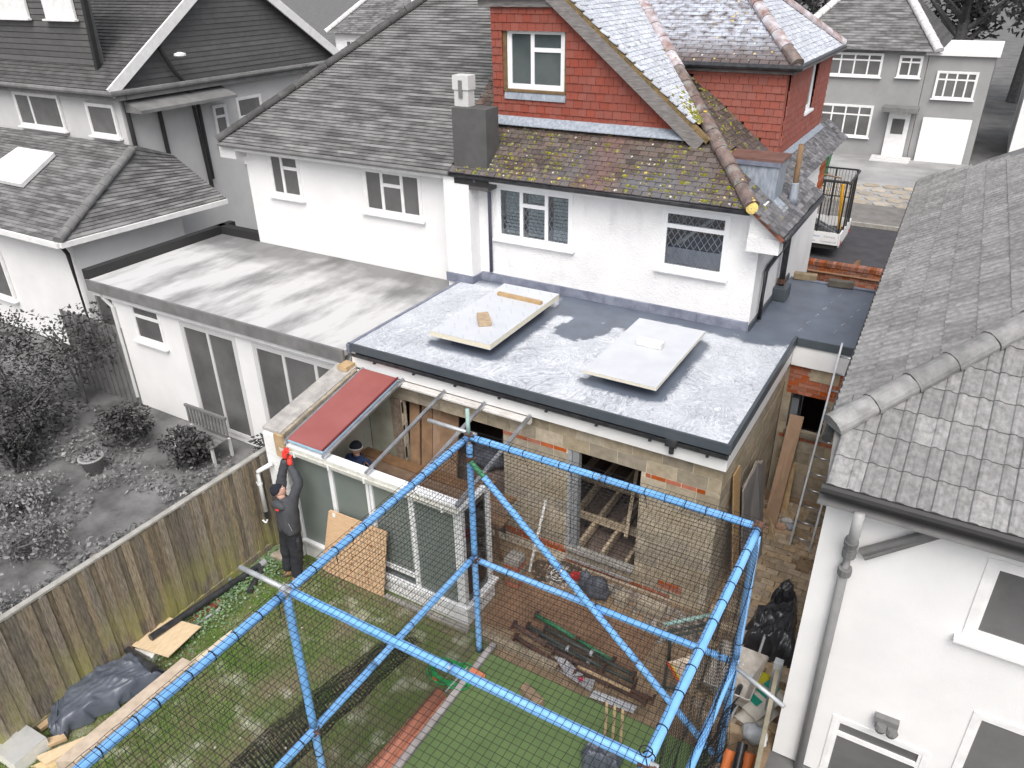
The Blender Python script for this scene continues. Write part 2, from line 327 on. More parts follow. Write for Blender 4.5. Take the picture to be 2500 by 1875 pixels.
def window(parent, pl, a0, a1, z0, z1, cells, fr=.055, mat=upvc, pane=None, lattice=False, slats=False, sill=True, deep=.05, sillm=None, name='window'):
    """cells: list of (a0,a1,z0,z1) fractions, one pane each"""
    w = bpy.data.objects.new(name, None); COL.objects.link(w); w.location = pl.p((a0+a1)/2, z0, 0); XF[w.name] = Matrix.Translation(V(w.location)); setp(w, parent)
    b = bm_(); W, H = a1-a0, z1-z0
    pl.box(b, a0, a1, z0, z0+fr, -deep, .012); pl.box(b, a0, a1, z1-fr, z1, -deep, .012); pl.box(b, a0, a0+fr, z0+fr, z1-fr, -deep, .012); pl.box(b, a1-fr, a1, z0+fr, z1-fr, -deep, .012)
    for c in cells:
        ca0, ca1, cz0, cz1 = a0+c[0]*W, a0+c[1]*W, z0+c[2]*H, z0+c[3]*H
        i0 = ca0+(fr if c[0] <= 0 else .0); i1 = ca1-(fr if c[1] >= 1 else 0); k0 = cz0+(fr if c[2] <= 0 else 0); k1 = cz1-(fr if c[3] >= 1 else 0)
        g = .035
        pl.box(b, i0, i1, k0, k0+g, -deep, .004); pl.box(b, i0, i1, k1-g, k1, -deep, .004); pl.box(b, i0, i0+g, k0+g, k1-g, -deep, .004); pl.box(b, i1-g, i1, k0+g, k1-g, -deep, .004)
    ob('frame', b, mat, w)
    for c in cells:
        ca0, ca1, cz0, cz1 = a0+c[0]*W, a0+c[1]*W, z0+c[2]*H, z0+c[3]*H
        i0 = ca0+(fr if c[0] <= 0 else 0)+.035; i1 = ca1-(fr if c[1] >= 1 else 0)-.035; k0 = cz0+(fr if c[2] <= 0 else 0)+.035; k1 = cz1-(fr if c[3] >= 1 else 0)-.035
        b = bm_(); pl.box(b, i0, i1, k0, k1, -.02, -.014); ob('pane', b, pane or dkglass, w)
        if lattice:
            b = bm_(); st = .115; sl = 1.55; Wc, Hc = i1-i0, k1-k0
            for sg in (1, -1):
                t = -Hc/sl
                while t < Wc+Hc/sl:
                    pts = []
                    x0_, x1_ = (t, t+Hc/sl) if sg > 0 else (t+Hc/sl, t)
                    # clip to pane
                    lo, hi = 0., 1.
                    dx = x1_-x0_
                    for bound, s_ in ((0, 1), (Wc, -1)):
                        f = (bound-x0_)/dx
                        if (dx*s_) > 0: lo = max(lo, f)
                        else: hi = min(hi, f)
                    if hi-lo > .02:
                        beam(b, pl.p(i0+x0_+dx*lo, k0+Hc*lo, -.011), pl.p(i0+x0_+dx*hi, k0+Hc*hi, -.011), .009, .005, up=pl.p(0,0,1) if False else ((0,1,0) if pl.ax == 'y' else (1,0,0)))
                    t += st
            ob('lead_lattice', b, lead, w)
        if slats:
            z = k0+.02
            while z < k1-.02:
                b = bm_(); pl.box(b, i0+.075, i1-.005, z, z+.05, -.085, -.075); o = ob('slat', b, slatm, w); z += .066
    if sill:
        b = bm_(); pl.box(b, a0-.06, a1+.06, z0-.05, z0-.002, -.04, .09); ob('sill', b, sillm or upvc, w, bevel=.006)
    return w
slatm = M('grey_blind_slat', (.55,.62,.64), .5, (.46,.52,.54), 3)

# ================================================================ main house
SL = .79
house = thing('house', 'white rendered house with moss covered roof and red tile-hung gable and dormer', 'house', (-.8, 6, 0))
W = {}
b = bm_(); wall_holes(b, 'y', 3.45, -3.72, 2.0, 0, 5.3, .25, [(-2.93,-1.33,4.05,5.07), (.35,1.5,4.0,5.06)]); ob('rear_wall', b, white, house)
b = bm_(); bx(b, 1.75, 3.7, 0, 2.0, 8.2, 5.2); ob('side_wall', b, white, house)
b = bm_(); bx(b, -3.72, 8.2, 0, 2.0, 8.45, 5.2); ob('front_wall', b, white, house)
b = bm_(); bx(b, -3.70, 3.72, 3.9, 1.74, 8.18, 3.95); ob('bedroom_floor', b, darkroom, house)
for k in range(17, 27):      # brick quoin at the front corner
    b = bm_(); q = .225 if k % 2 else .16; bx(b, 2.002-.1, 8.05-q, 3.2+k*.075, 2.03, 8.3, 3.2+k*.075+.065); ob('quoin_brick', b, brick, house)
# chimney-like pier on the party line, white below and slate grey above
b = bm_(); bx(b, -3.9, 3.12, 2.9, -3.33, 3.449, 5.28); ob('pier', b, white, house)
stackm = M('dark_grey_slate', (.10,.10,.10), .8, (.08,.08,.08), 4)
PL = Pl('y', 3.45, -1)
window(house, PL, -2.93, -1.33, 4.05, 5.07, [(0,.335,0,1),(.335,.665,0,.68),(.335,.665,.68,1),(.665,1,0,1)], pane=clear, lattice=True, slats=True, sillm=white)
window(house, PL, .35, 1.5, 4.0, 5.06, [(0,1,0,.72),(0,1,.72,1)], pane=clear, lattice=True, sillm=white)
# things seen in the second bedroom
b = bm_(); bx(b, .4, 3.75, 4.02, 1.45, 4.6, 4.30); ob('window_shelf', b, M('bluegrey_cloth', (.16,.20,.28), .9, (.24,.28,.36), 9), house)
b = bm_(); beam(b, (.5,3.9,4.32), (1.1,4.0,4.85), .09, .05); ob('folded_frame', b, paleconc, house)
# roof: rear slope, side slope, gable infill, dormer
roof = bpy.data.objects.new('roof', None); COL.objects.link(roof); roof.location = (-.8, 3.1, 5.3); XF[roof.name] = Matrix.Translation(V(roof.location)); setp(roof, house)
EY, EZ, HX = 3.08, 5.31, 1.9      # eave line y, z and hip foot x
def zs(x): return EZ + SL*(HX-x)          # side plane
def zr(y): return EZ + SL*(y-EY)          # rear plane
b = bm_()
poly(b, [(-3.7,EY,EZ),(HX,EY,EZ),(.55,EY+1.35,zs(.55)),(-3.7,EY+1.35,zs(.55))])
poly(b, [(-3.7,EY+1.35,zs(.55)),(-3.28,EY+1.35,zs(.55)),(-3.28,EY+4.2,zr(EY+4.2)),(-3.7,EY+4.2,zr(EY+4.2))])
poly(b, [(2.4,EY,zs(2.4)),(2.4,6.0,zs(2.4)),(-2.1,6.0,zs(-2.1)),(-2.1,3.88,zs(-2.1)),(.62,3.88,zs(.62)),(.62,EY+HX-.62,zs(.62)),(HX,EY,EZ)])
poly(b, [(2.08,6.0,zs(2.08)),(2.08,10.2,zs(2.08)),(-2.1,10.2,zs(-2.1)),(-2.1,6.0,zs(-2.1))])
ob('roof_deck', b, underlay, roof)
rt = Tiles(house, 'roof_tile')
ang = math.atan(SL); cs, sn = math.cos(ang), math.sin(ang)
def rear_in(u, v):
    x = -3.7+u; y = EY+v*cs
    if y > 4.13: return x < -3.2 and y < 7.0
    return x < HX-(y-EY)+.04 and u > 0
rt.field(roof, (-3.7, EY-.03, EZ-.03*SL), (1,0,0), (0,cs,sn), rear_in, 35, 50, mat=rooftile)
# side plane: u along y, v up towards -x
def side_low(u, v):
    y = EY+u; x = 2.4-v*cs
    if x < .3 or y > 10.1: return False
    if y > 6.02 and x > 2.08: return False
    hy = EY+(HX-x)                    # hip line y at this x
    if x < HX and y < hy-.02: return False
    if y > 5.62 and y < 9.1 and x < 1.62: return False
    if 3.86 < y < 4.45 and x < 2.02 and x > 1.15: return False
    return u > -.02
sidef = M('sheen_side_tile', (.20,.20,.215), .5, (.085,.078,.078), 9, rand=.45, bump=.3)  # grey-blue sheen of the low side tiles, put into their base colour
rt.field(roof, (2.4, EY, zs(2.4)), (0,1,0), (-cs,0,sn), lambda u, v: side_low(u, v) and 2.4-v*cs <= 1.6, 44, 36, mat=rooftile)
rt.field(roof, (2.4, EY, zs(2.4)), (0,1,0), (-cs,0,sn), lambda u, v: side_low(u, v) and 2.4-v*cs > 1.6, 44, 36, mat=sidef, jit=.007)
def frost_in(u, v):
    y = EY+u; x = 2.4-v*cs; hy = EY+(HX-x)
    return y > 3.86 and y < hy+.03 and x < .62 and x > -2.1
rt.field(roof, (2.4, EY, zs(2.4)), (0,1,0), (-cs,0,sn), frost_in, 30, 60, mat=frosttile)
# dormer roof
DX, DY, DZ = 1.76, 5.43, 7.1; DY2 = 9.45
def zdr(y): return DZ+SL*(y-DY)
b = bm_()
poly(b, [(-.7,DY,DZ),(DX,DY,DZ),(DX-2,DY+2,DZ+2*SL),(-2.4,DY+2,DZ+2*SL)])
poly(b, [(DX,DY,DZ),(DX,DY2,DZ),(DX-2,DY2-2,DZ+2*SL),(DX-2,DY+2,DZ+2*SL)])
poly(b, [(DX,DY2,DZ),(-.5,DY2,DZ),(-.5,DY2-2,DZ+2*SL),(DX-2,DY2-2,DZ+2*SL)])
ob('dormer_roof_deck', b, underlay, roof)
def dr_in(u, v):
    x = -2.5+u; y = DY+v*cs; return x < DX-(y-DY)+.04 and zdr(y)+.05 > zs(x)-.02
rt.field(roof, (-2.5, DY-.02, DZ-.02*SL), (1,0,0), (0,cs,sn), dr_in, 27, 20, mat=semitile)
def ds_in(u, v):
    y = DY+u; x = DX-v*cs; t = DX-x; return DY+t-.03 < y < DY2-t+.05
rt.field(roof, (DX+.02, DY, DZ-.02*SL), (0,1,0), (-cs,0,sn), ds_in, 26, 20, mat=frosttile)
rt.build(300)
# hip tiles
halfpipe_run('hip_tile', [(HX-.02,EY+.0,EZ+.05), (HX-4.2,EY+4.2,EZ+4.2*SL+.05)], .12, .42, [ridge]*7+[ridge,ridgefrost,ridgefrost,ridgefrost], roof)
halfpipe_run('hip_tile', [(DX,DY,DZ+.04), (DX-2,DY+2,DZ+2*SL+.04)], .11, .42, [ridge,ridgefrost,ridgefrost,ridgefrost], roof)
halfpipe_run('hip_tile', [(DX,DY2,DZ+.04), (DX-2,DY2-2,DZ+2*SL+.04)], .11, .42, [ridgefrost], roof)
# moss and lichen lumps
def lumps(name, mat, pts, parent, rmin, rmax, flat=.45):
    vs_, fs = [], []
    for p, n in pts:
        r = rnd.uniform(rmin, rmax); k = len(vs_); seg = 6; n = V(n); a = n.orthogonal().normalized(); c = n.cross(a); e = rnd.uniform(.6, 1.5)
        vs_.append(p+n*r*flat*1.6)
        for i in range(seg): th = 2*math.pi*i/seg; vs_.append(p+(a*math.cos(th)*e+c*math.sin(th))*r*rnd.uniform(.45,1.2)*.72+n*r*flat*1.2*rnd.uniform(.6,1.1))
        for i in range(seg): th = 2*math.pi*i/seg; vs_.append(p+(a*math.cos(th)*e+c*math.sin(th))*r*rnd.uniform(.8,1.25)-n*.004)
        for i in range(seg):
            j = (i+1) % seg; fs.append((k, k+1+i, k+1+j)); fs.append((k+1+i, k+1+seg+i, k+1+seg+j, k+1+j))
    me = bpy.data.meshes.new(name); me.from_pydata(vs_, [], fs); return ob(name, me, mat, parent, smooth=False, kind='stuff')
nr, ns = V((0,-sn,cs)), V((sn,0,cs))
pts, lp, wp = [], [], []
for k in range(1500):
    x = rnd.uniform(-3.65, 1.8); y = EY+rnd.random()**1.5*.85+.01
    if x > HX-(y-EY)-.05: continue
    dens = noise.noise(V((x*1.3, y*3, 3)))*.5+.55-.35*max(0, 1-abs(x+.75)*1.6)
    if rnd.random() > dens*.75: continue
    j = round((y-EY)/cs/.1); yy = EY+j*.1*cs+rnd.uniform(0,.02); p = V((x, yy, zr(yy)))+nr*.04
    (pts if rnd.random() < .8 else lp if rnd.random() < .55 else wp).append((p, nr))
for k in range(500):                 # moss running along the tile joints by the dormer
    y = rnd.uniform(3.2, 5.6); x = 2.3-rnd.random()*2.6
    if x < HX-(y-EY)+.1 or zs(x) > 7: continue
    if rnd.random() < (.2+.8*max(0, 1-abs((HX-x)-.55*(y-EY)-.15)*2.2)): pts.append((V((x, y, zs(x)))+ns*.036, ns))
for k in range(420):                 # down the foot of the frosted slope and along the hip
    t = rnd.random(); x = .62-t*2.7*rnd.random()**2; w_ = HX-x; y = rnd.uniform(3.95, EY+w_-.1)
    if EY+w_-.1 < 3.95: continue
    near = min(abs(y-3.95), abs(y-(EY+w_-.15)))
    if rnd.random() < max(.9*max(0, 1-(.5-x)/.7), .55*max(0, 1-near*9)): (pts if rnd.random() < .6 else lp).append((V((x, y, zs(x)))+ns*.036, ns))
for k in range(60):
    y = rnd.uniform(DY, DY+1.2); x = rnd.uniform(-.3, DX-(y-DY)-.1); (lp if rnd.random() < .5 else wp).append((V((x, y, zdr(y)))+nr*.036, nr))
for t in (.02, .05, .9, 1.3, 2.2, .3, 1.9): lp.append((V((HX-t+.03, EY+t-.06, EZ+SL*t+.14)), V((.3,-.4,.8)).normalized()))
lumps('moss', mossm, pts, roof, .014, .036, .45); lumps('lichen', lichen, lp, roof, .010, .030, .12); lumps('pale_lichen', lichenw, wp, roof, .010, .024, .1)
# the end of the hip: mortar with orange lichen
b = bm_(); lathe(b, [(.02,0),(.09,.01),(.095,.04),(.05,.06)], 10); o = ob('hip_mortar', b, lichen, roof); o.matrix_basis = Matrix.Translation((HX-.0,EY-.015,EZ+.02)) @ Matrix.Rotation(R(70),4,'X')
# gable: red hanging tiles, barge board, flashing
gab = bpy.data.objects.new('gable', None); COL.objects.link(gab); gab.location = (-1.6, 4.05, 6.1); XF[gab.name] = Matrix.Translation(V(gab.location)); setp(gab, house)
GY = 4.05; GZ = 6.16
b = bm_(); prism(b, [(-3.28,GY+.07,GZ),(.5,GY+.07,GZ),(-2.0,GY+.07,GZ+2.5*SL),(-3.28,GY+.07,GZ+2.5*SL)], (0,.1,0)); ob('gable_wall', b, hangtile, gab)
ht = Tiles(house, 'hanging_tile')
gw = (-2.99,-1.83,6.68,7.68)
def gin(u, v):
    x = -3.28+u; z = GZ+v
    return u > -.0 and x < .42-(z-GZ)/SL and z < 8.03
ht.field(gab, (-3.28, GY-.004, GZ-.0), (1,0,0), (0,-.03,1), gin, 24, 16, gauge=.135, ln=.175, mat=hangtile, jit=.002, ur=(0,6), hole=(gw[0]-.07+3.28, gw[1]+.045+3.28, gw[2]-.10-GZ, gw[3]+.03-GZ))
def cin(u, v):
    x = -.6+u; z = 5.4+v; return z > zs(x)+.0 and x < 1.62 and z < 6.98
ht.field(gab, (-.6, 5.6-.004, 5.4), (1,0,0), (0,-.03,1), cin, 14, 13, gauge=.125, ln=.165, mat=hangplain, jit=.002, ur=(0,2.216))
dwn = (7.2, 7.85, 6.1, 6.98)
def fin(u, v):
    y = 5.6+u; z = 5.4+v
    return z > zs(1.6)+.02 and -.02 < u < 3.5 and z < 6.98
ht.field(gab, (1.604, 5.6, 5.4), (0,1,0), (.03,0,1), fin, 22, 13, gauge=.125, ln=.165, mat=hangplain, jit=.002, ur=(-.012,3.5), hole=(dwn[0]-5.61, dwn[1]-5.59, dwn[2]-.1-5.4, 9))
ht.build(300)
b = bm_(); prism(b, [(1.56,5.64,5.5),(-.65,5.64,7.25),(1.56,5.64,7.0)], (0,.06,0)); bx(b, 1.50, 5.64, 5.5, 1.56, 9.1, 7.0); ob('dormer_wall', b, hangplain, gab); b = bm_(); bx(b, 1.56, 5.576, 5.52, 1.628, 5.639, 6.985); ob('corner_tiles', b, hangplain, gab)
b = bm_(); beam(b, (.74,3.86,zs(.74)-.215), (-2.06,3.86,zs(-2.06)-.215), .05, .22, up=(0,0,1)); ob('barge_board', b, greywood, gab)
b = bm_(); beam(b, (.86,3.90,zs(.86)-.045), (-2.1,3.90,zs(-2.1)-.045), .12, .075, up=(0,0,1)); ob('verge_mortar', b, mortar, gab)
b = bm_(); bx(b, -3.5, 3.90, 8.02, -1.98, 3.95, 8.16); ob('top_fascia', b, greywood, gab)
b = bm_(); tube(b, [(-3.6,3.86,8.20),(-1.9,3.86,8.20)], .055, 10); ob('top_gutter', b, blackpl, gab)
b = bm_(); prism(b, [(-3.7,3.84,8.24),(-2.05,3.84,8.24),(-2.9,4.6,8.85),(-3.7,4.6,8.85)], (0,0,.03)); ob('half_hip_slope', b, rooftile, gab)
b = bm_(); prism(b, [(-3.30,GY-.02,GZ+.05),(-3.30,GY-.02-.17,GZ-.09),(-3.30,GY-.02-.17,GZ-.075),(-3.30,GY-.02,GZ+.07)], (3.95,0,0)); ob('lead_flashing', b, leadpale, gab)
window(gab, Pl('y', GY, -1), gw[0], gw[1], gw[2], gw[3], [(0,.44,0,1),(.44,1,0,.66),(.44,1,.66,1)], sill=False)
b = bm_(); bx(b, gw[0]-.05, GY-.07, gw[2]-.045, gw[1]+.04, GY-.001, gw[2]-.003); bx(b, gw[0]-.075, GY-.04, gw[2], gw[0]-.004, GY-.001, gw[3]+.02); bx(b, gw[1]+.004, GY-.04, gw[2], gw[1]+.05, GY-.001, gw[3]+.02); ob('timber_sill', b, M('brown_sill', (.20,.13,.06), .7, (.13,.085,.04), 8), gab)
b = bm_(); prism(b, [(gw[0]-.04,GY-.055,gw[2]-.05),(gw[0]-.04,GY-.08,gw[2]-.17),(gw[0]-.04,GY-.068,gw[2]-.17),(gw[0]-.04,GY-.04,gw[2]-.05)], (gw[1]-gw[0]+.08,0,0)); ob('sill_apron', b, leadpale, gab)
window(gab, Pl('x', 1.6, 1), dwn[0], dwn[1], dwn[2], dwn[3], [(0,1,0,1)], sill=True, deep=.03)
b = bm_(); prism(b, [(1.61,7.15,6.04),(1.64,7.15,5.93),(1.65,7.15,5.93),(1.62,7.15,6.04)], (0,.75,0)); ob('sill_apron', b, leadpale, gab)
# dormer gutter and soffit
b = bm_(); tube(b, [(-.35,DY-.04,DZ-.03),(DX+.03,DY-.04,DZ-.03),(DX+.05,DY-.0,DZ-.03),(DX+.05,DY2,DZ-.03)], .055, 10); ob('dormer_gutter', b, blackpl, roof)
b = bm_(); bx(b, -.4, 5.46, DZ-.14, 1.72, 5.60, DZ-.07); bx(b, 1.602, 5.61, DZ-.14, 1.72, 9.2, DZ-.07); ob('dormer_soffit', b, greywood, roof)
b = bm_(); prism(b, [(1.604,5.56,5.60),(1.72,5.56,5.51),(1.72,5.56,5.525),(1.604,5.56,5.66)], (0,3.6,0)); ob('dormer_flashing', b, leadpale, roof)
# lead clad box on the side slope, vent pipe
lb = bm_(); X0, X1, Y0, Y1, ZT = 1.2, 2.02, 3.85, 4.42, 5.87
hexa(lb, [(X0,Y0,zs(X0)-.02),(X1,Y0,zs(X1)-.02),(X1,Y1,zs(X1)-.02),(X0,Y1,zs(X0)-.02),(X0,Y0,ZT),(X1+.03,Y0,ZT),(X1+.03,Y1,ZT),(X0,Y1,ZT)]); ob('lead_box', lb, leadpale, roof, bevel=.01)
b = bm_(); bx(b, X0-.03, Y0-.025, ZT+.001, X1+.07, Y1+.02, ZT+.04); ob('box_lid', b, M('copper_brown_lid', (.19,.105,.085), .45, (.12,.07,.06), 6), roof)
b = bm_(); bx(b, X0-.03, Y0-.03, ZT-.07, X1+.05, Y0-.002, ZT); ob('lead_skirt', b, lead, roof)
b = bm_(); prism(b, [(X1+.0,3.84,zs(X1)+.045),(X1+.2,3.84,zs(X1+.2)+.045),(X1+.2,4.15,zs(X1+.2)+.045),(X1,4.15,zs(X1)+.045)], (0,0,.012)); ob('lead_apron', b, leadpale, roof)
b = bm_(); tube(b, [(2.2,4.5,5.0),(2.2,4.5,6.05)], .045, 12); ob('vent_pipe', b, M('rusty_vent', (.24,.15,.085), .8, (.14,.09,.05), 9, bump=.2), roof, smooth=True)
b = bm_(); lathe(b, [(.085,0),(.07,.12),(.06,.34),(.055,.36)], 12, (2.2,4.5,5.08)); ob('lead_sleeve', b, leadpale, roof, smooth=True)
# eaves, gutters, pipes
b = bm_(); bx(b, -3.7, 3.16, 5.15, 1.85, 3.2, 5.29); bx(b, -3.7, 3.2, 5.2, 1.99, 3.449, 5.22); ob('eave_fascia', b, fasciaw, house)
b = bm_(); tube(b, [(-3.72,3.10,5.255),(1.86,3.10,5.255)], .055, 10); ob('rear_gutter', b, blackpl, house, smooth=True)
b = bm_(); tube(b, [(2.43,3.12,4.88),(2.43,5.95,4.88)], .05, 10); ob('side_gutter', b, blackpl, house, smooth=True)
b = bm_(); bx(b, 1.86, 3.16, 4.62, 2.36, 3.448, 4.86); ob('corbel_box', b, white, house)
b = bm_(); prism(b, [(1.86,3.2,4.86),(2.36,3.2,4.86),(2.36,3.2,4.88),(1.86,3.2,5.28)], (0,.245,0)); ob('eave_end', b, white, house)
b = bm_(); beam(b, (2.42,3.07,zs(2.42)-.02), (1.88,3.07,zs(1.88)-.02), .03, .06); ob('verge_edge', b, M('brick_verge', (.22,.09,.06), .8), house)
b = bm_(); tube(b, [(-3.2,3.12,5.22),(-3.2,3.16,5.08),(-3.06,3.36,4.95),(-3.06,3.40,4.9),(-3.06,3.40,3.35)], .034, 10); ob('downpipe', b, M('lead_grey_pipe', (.10,.105,.15), .5, None, 6, .2), house, smooth=True)
b = bm_(); tube(b, [(2.1,5.2,4.85),(2.1,5.2,3.3)], .055, 12); tube(b, [(2.1,5.2,4.25),(2.1,4.9,4.2),(2.06,4.1,4.1),(2.06,3.95,4.05),(2.06,3.92,3.2)], .036, 10); ob('soil_pipe', b, blackpl, house, smooth=True)
b = bm_(); bx(b, 2.003, 5.0, 3.14, 2.25, 5.4, 3.4); ob('pipe_boxing', b, greyplastic, house, bevel=.02)
b = bm_(); tube(b, [(2.1,5.2,3.44),(2.1,5.2,3.52)], .075, 12); ob('rusty_collar', b, rust, house)
# flashing along the flat roof
for k in range(6):
    x0 = -3.3+k*.883; b = bm_(); prism(b, [(x0,3.446,3.14),(x0,3.40,3.145),(x0,3.42,3.30+rnd.uniform(-.006,.006)),(x0,3.446,3.31)], (.879,0,0)); ob('lead_flashing', b, lead, house)
b = bm_(); bx(b, -3.93, 3.09, 3.12, -3.30, 3.119, 3.30); bx(b, -3.329, 3.12, 3.12, -3.30, 3.44, 3.28); ob('pier_flashing', b, lead, house)
b = bm_(); bx(b, 2.001, 3.44, 3.142, 2.03, 6.3, 3.26); ob('side_upstand', b, greyplastic, house)
# ================================================================ rear extension
ext = thing('extension', 'single-storey block extension with frosted grey flat roof behind the house', 'extension', (-.4, 1.6, 0))
def courses(parent, pl, a0, a1, rows, ln, mat, j, holes, th=.05, name='block', off0=0., proud=.0, ends=None):
    for k, (z0, h) in enumerate(rows):
        a = a0 - ((ln*.5) if k % 2 else 0) - off0
        while a < a1-.02:
            s0, s1 = max(a, a0), min(a+ln-j, a1); segs = [(s0, s1)]; a += ln
            for hq in holes:
                if hq[2] < z0+h*.5 < hq[3]:
                    ns_ = []
                    for p, q in segs:
                        if hq[1] <= p or hq[0] >= q: ns_.append((p, q))
                        else:
                            if p < hq[0]: ns_.append((p, hq[0]))
                            if q > hq[1]: ns_.append((hq[1], q))
                    segs = ns_
            for p, q in segs:
                if q-p < .035: continue
                b = bm_(); e = rnd.uniform(-.002, .003); pl.box(b, p, q, z0, z0+h-j, -th, proud+e); ob(name, b, mat, parent)
RW = Pl('y', 0., -1)
hole_d = (.37, 1.55, .14, 2.2); hole_c = (-2.8, -.77, .0, 2.225)
b = bm_(); wall_holes(b, 'y', .006, -3.5, 2.70, 0, 2.75, .12, [(.37,1.55,.14,2.225), (-2.8,-.77,0.02,2.225)]); ob('mortar_backing', b, mortarb, ext)
top_rows = [(2.452, .225), (2.227, .225)]
courses(ext, RW, -3.5, 2.705, top_rows, .45, block, .010, [], off0=.05)
courses(ext, RW, -.77, 2.50, [(2.152, .075)], .225, brick, .011, [(.37,1.55,2.,2.3),(1.55,1.62,2,2.3)], name='brick')
courses(ext, RW, 2.50, 2.705, [(2.152, .075), ], .45, block, .01, [])
low = [(2.152-.225*(i+1), .225) for i in range(8)]
courses(ext, RW, -.77, 2.705, low, .45, block, .010, [hole_d])
courses(ext, RW, -3.5, -2.80, low, .45, block, .010, [])
courses(ext, RW, -.77, 2.705, [(.352-.075*(i+1), .075) for i in range(2)], .225, brick, .011, [(.37,2.705,.14,.5)], name='brick')
courses(ext, RW, .37, 2.705, [(.127, .225)], .45, block, .01, [(.37,1.55,.27,.5)])
courses(ext, RW, .37, 2.705, [(.052, .075)], .225, brick, .011, [(2.2,2.705,0,.2)], name='brick')
courses(ext, RW, 1.95, 2.33, [(.215, .075), (.29, .075)], .225, brick, .011, [], name='brick', proud=.006)
courses(ext, RW, 2.2, 2.705, [(.004, .12)], .45, block, .01, [])
SW = Pl('x', 2.705, 1)
b = bm_(); bx(b, 2.60, .13, 0, 2.697, 3.6, 2.75); ob('side_backing', b, mortarb, ext)
courses(ext, SW, .0, 3.6, top_rows+[(2.227-.225*(i+1), .225) for i in range(9)], .45, block, .010, [], th=.02)
# lintel over the wide opening is pale; metal frame in the doorway; sill
b = bm_(); bx(b, .372, -.004, .30, .44, .06, 2.21); ob('steel_prop', b, galv, ext)
b = bm_(); bx(b, .45, .0, .30, .56, .10, 2.21); ob('door_lining', b, M('grey_lining', (.28,.29,.30), .7, (.2,.21,.22), 6), ext)
b = bm_(); bx(b, .40, -.06, .31, 1.545, .09, .385); ob('concrete_sill', b, concrete, ext, bevel=.008)
b = bm_(); bx(b, .372, -.03, .12, 1.53, .03, .17); ob('damp_course_plank', b, M('mortar_smeared_plank', (.42,.40,.38), .9, (.28,.26,.25), 9), ext)
# inside: floor, timbers
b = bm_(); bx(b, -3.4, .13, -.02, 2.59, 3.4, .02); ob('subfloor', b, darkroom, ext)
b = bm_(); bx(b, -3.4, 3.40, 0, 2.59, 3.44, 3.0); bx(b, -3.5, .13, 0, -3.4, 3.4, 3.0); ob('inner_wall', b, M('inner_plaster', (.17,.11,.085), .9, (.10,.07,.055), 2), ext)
for i in range(7):
    x = -.35+i*.42; b = bm_(); bx(b, x, .16, .20, x+.06, 3.38, .36); ob('floor_joist', b, M('joist%d' % i, (.55,.45,.32), .8, (.40,.32,.23), 6) if i == 0 else bpy.data.materials['joist0'], ext)
for y in (.75, 1.75): b = bm_(); bx(b, -.3, y, .362, 2.5, y+.06, .50); ob('cross_noggin', b, bpy.data.materials['joist0'], ext)
b = bm_(); beam(b, (1.2,.5,.5), (.7,2.6,2.2), .06, .14); ob('leaning_joist', b, bpy.data.materials['joist0'], ext)
# roof membrane with frost
memb = M('roof_membrane', (.125,.15,.19), .42, (.095,.11,.145), 2.2, bump=.05, bscale=30, spec=.5)
def _fr(N, L):
    at = N.new('ShaderNodeAttribute'); at.attribute_name = 'frost'
    g = N.new('ShaderNodeNewGeometry'); wv = N.new('ShaderNodeTexNoise'); wv.inputs['Scale'].default_value = 1.1; wv.inputs['Detail'].default_value = 2; L.new(g.outputs['Position'], wv.inputs[0])
    # rotate the crystal direction slowly over the roof
    an = mth(N, L, 'MULTIPLY', wv.outputs[0], 9.); vr = N.new('ShaderNodeVectorRotate'); vr.rotation_type = 'Z_AXIS'; L.new(g.outputs['Position'], vr.inputs[0]); L.new(an, vr.inputs['Angle'])
    mp = N.new('ShaderNodeMapping'); mp.inputs['Scale'].default_value = (1.3, 6.5, 1); L.new(vr.outputs[0], mp.inputs[0])
    n1 = N.new('ShaderNodeTexNoise'); n1.inputs['Scale'].default_value = 2.6; n1.inputs['Detail'].default_value = 9; n1.inputs['Roughness'].default_value = .68; n1.inputs['Distortion'].default_value = 1.2; L.new(mp.outputs[0], n1.inputs[0])
    n2 = noise_s(N, L, 9, 6, (1,1,1), dist=2.5)
    mix = mth(N, L, 'ADD', mth(N, L, 'MULTIPLY', n1.outputs[0], 1.15), mth(N, L, 'MULTIPLY', mth(N, L, 'SUBTRACT', n2, .65), .35))
    t = mth(N, L, 'ADD', mix, mth(N, L, 'MULTIPLY', mth(N, L, 'SUBTRACT', at.outputs['Fac'], .5), 1.25))
    return ramp(N, L, t, .56, .98, 0., .97)
overlay(memb, (.64,.665,.715), _fr)
def frost(x, y):
    n = noise.fractal(V((x*1.4, y*1.4, 0)), 1., 2., 4)*.5; n2 = noise.fractal(V((x*5, y*5, 4)), 1., 2., 4)*.4
    if y > 3.5 or x > 2.9: return max(.0, .22+.35*n+.25*math.exp(-((y-3.9)/.5)**2)*(1-abs(x-2.8)/1.5))
    f = .765+.14*n
    for (x0, x1, y0, y1) in ((-2.33,-1.33,.6,2.75), (.45,1.43,.6,2.55)):
        dx = max(x0-x, 0, x-x1); dy = max(y0-y, 0, y-y1); d = math.hypot(dx, dy)
        k = (.24 if (y < y0 or x > x1) else .10)+.10*n2
        f -= .75*max(0, 1-d/k)*(1-.3*n2)
    e = 3.02+.35*n2+.3*n-(.55 if -1.35 < x < .5 else 0)
    if x > -1.4: f -= max(0, min(1, (y-e)/.22))*(.62 if x < 1.5 else .35)
    else: f -= max(0, min(1, (y-3.05-.1*n2)/.35))*.35
    d = math.hypot((x+.52)*.9, (y-2.25)*.75)+.28*n2+.1*n
    f -= max(0, min(1, (.40-d)/.10))*.75
    return f
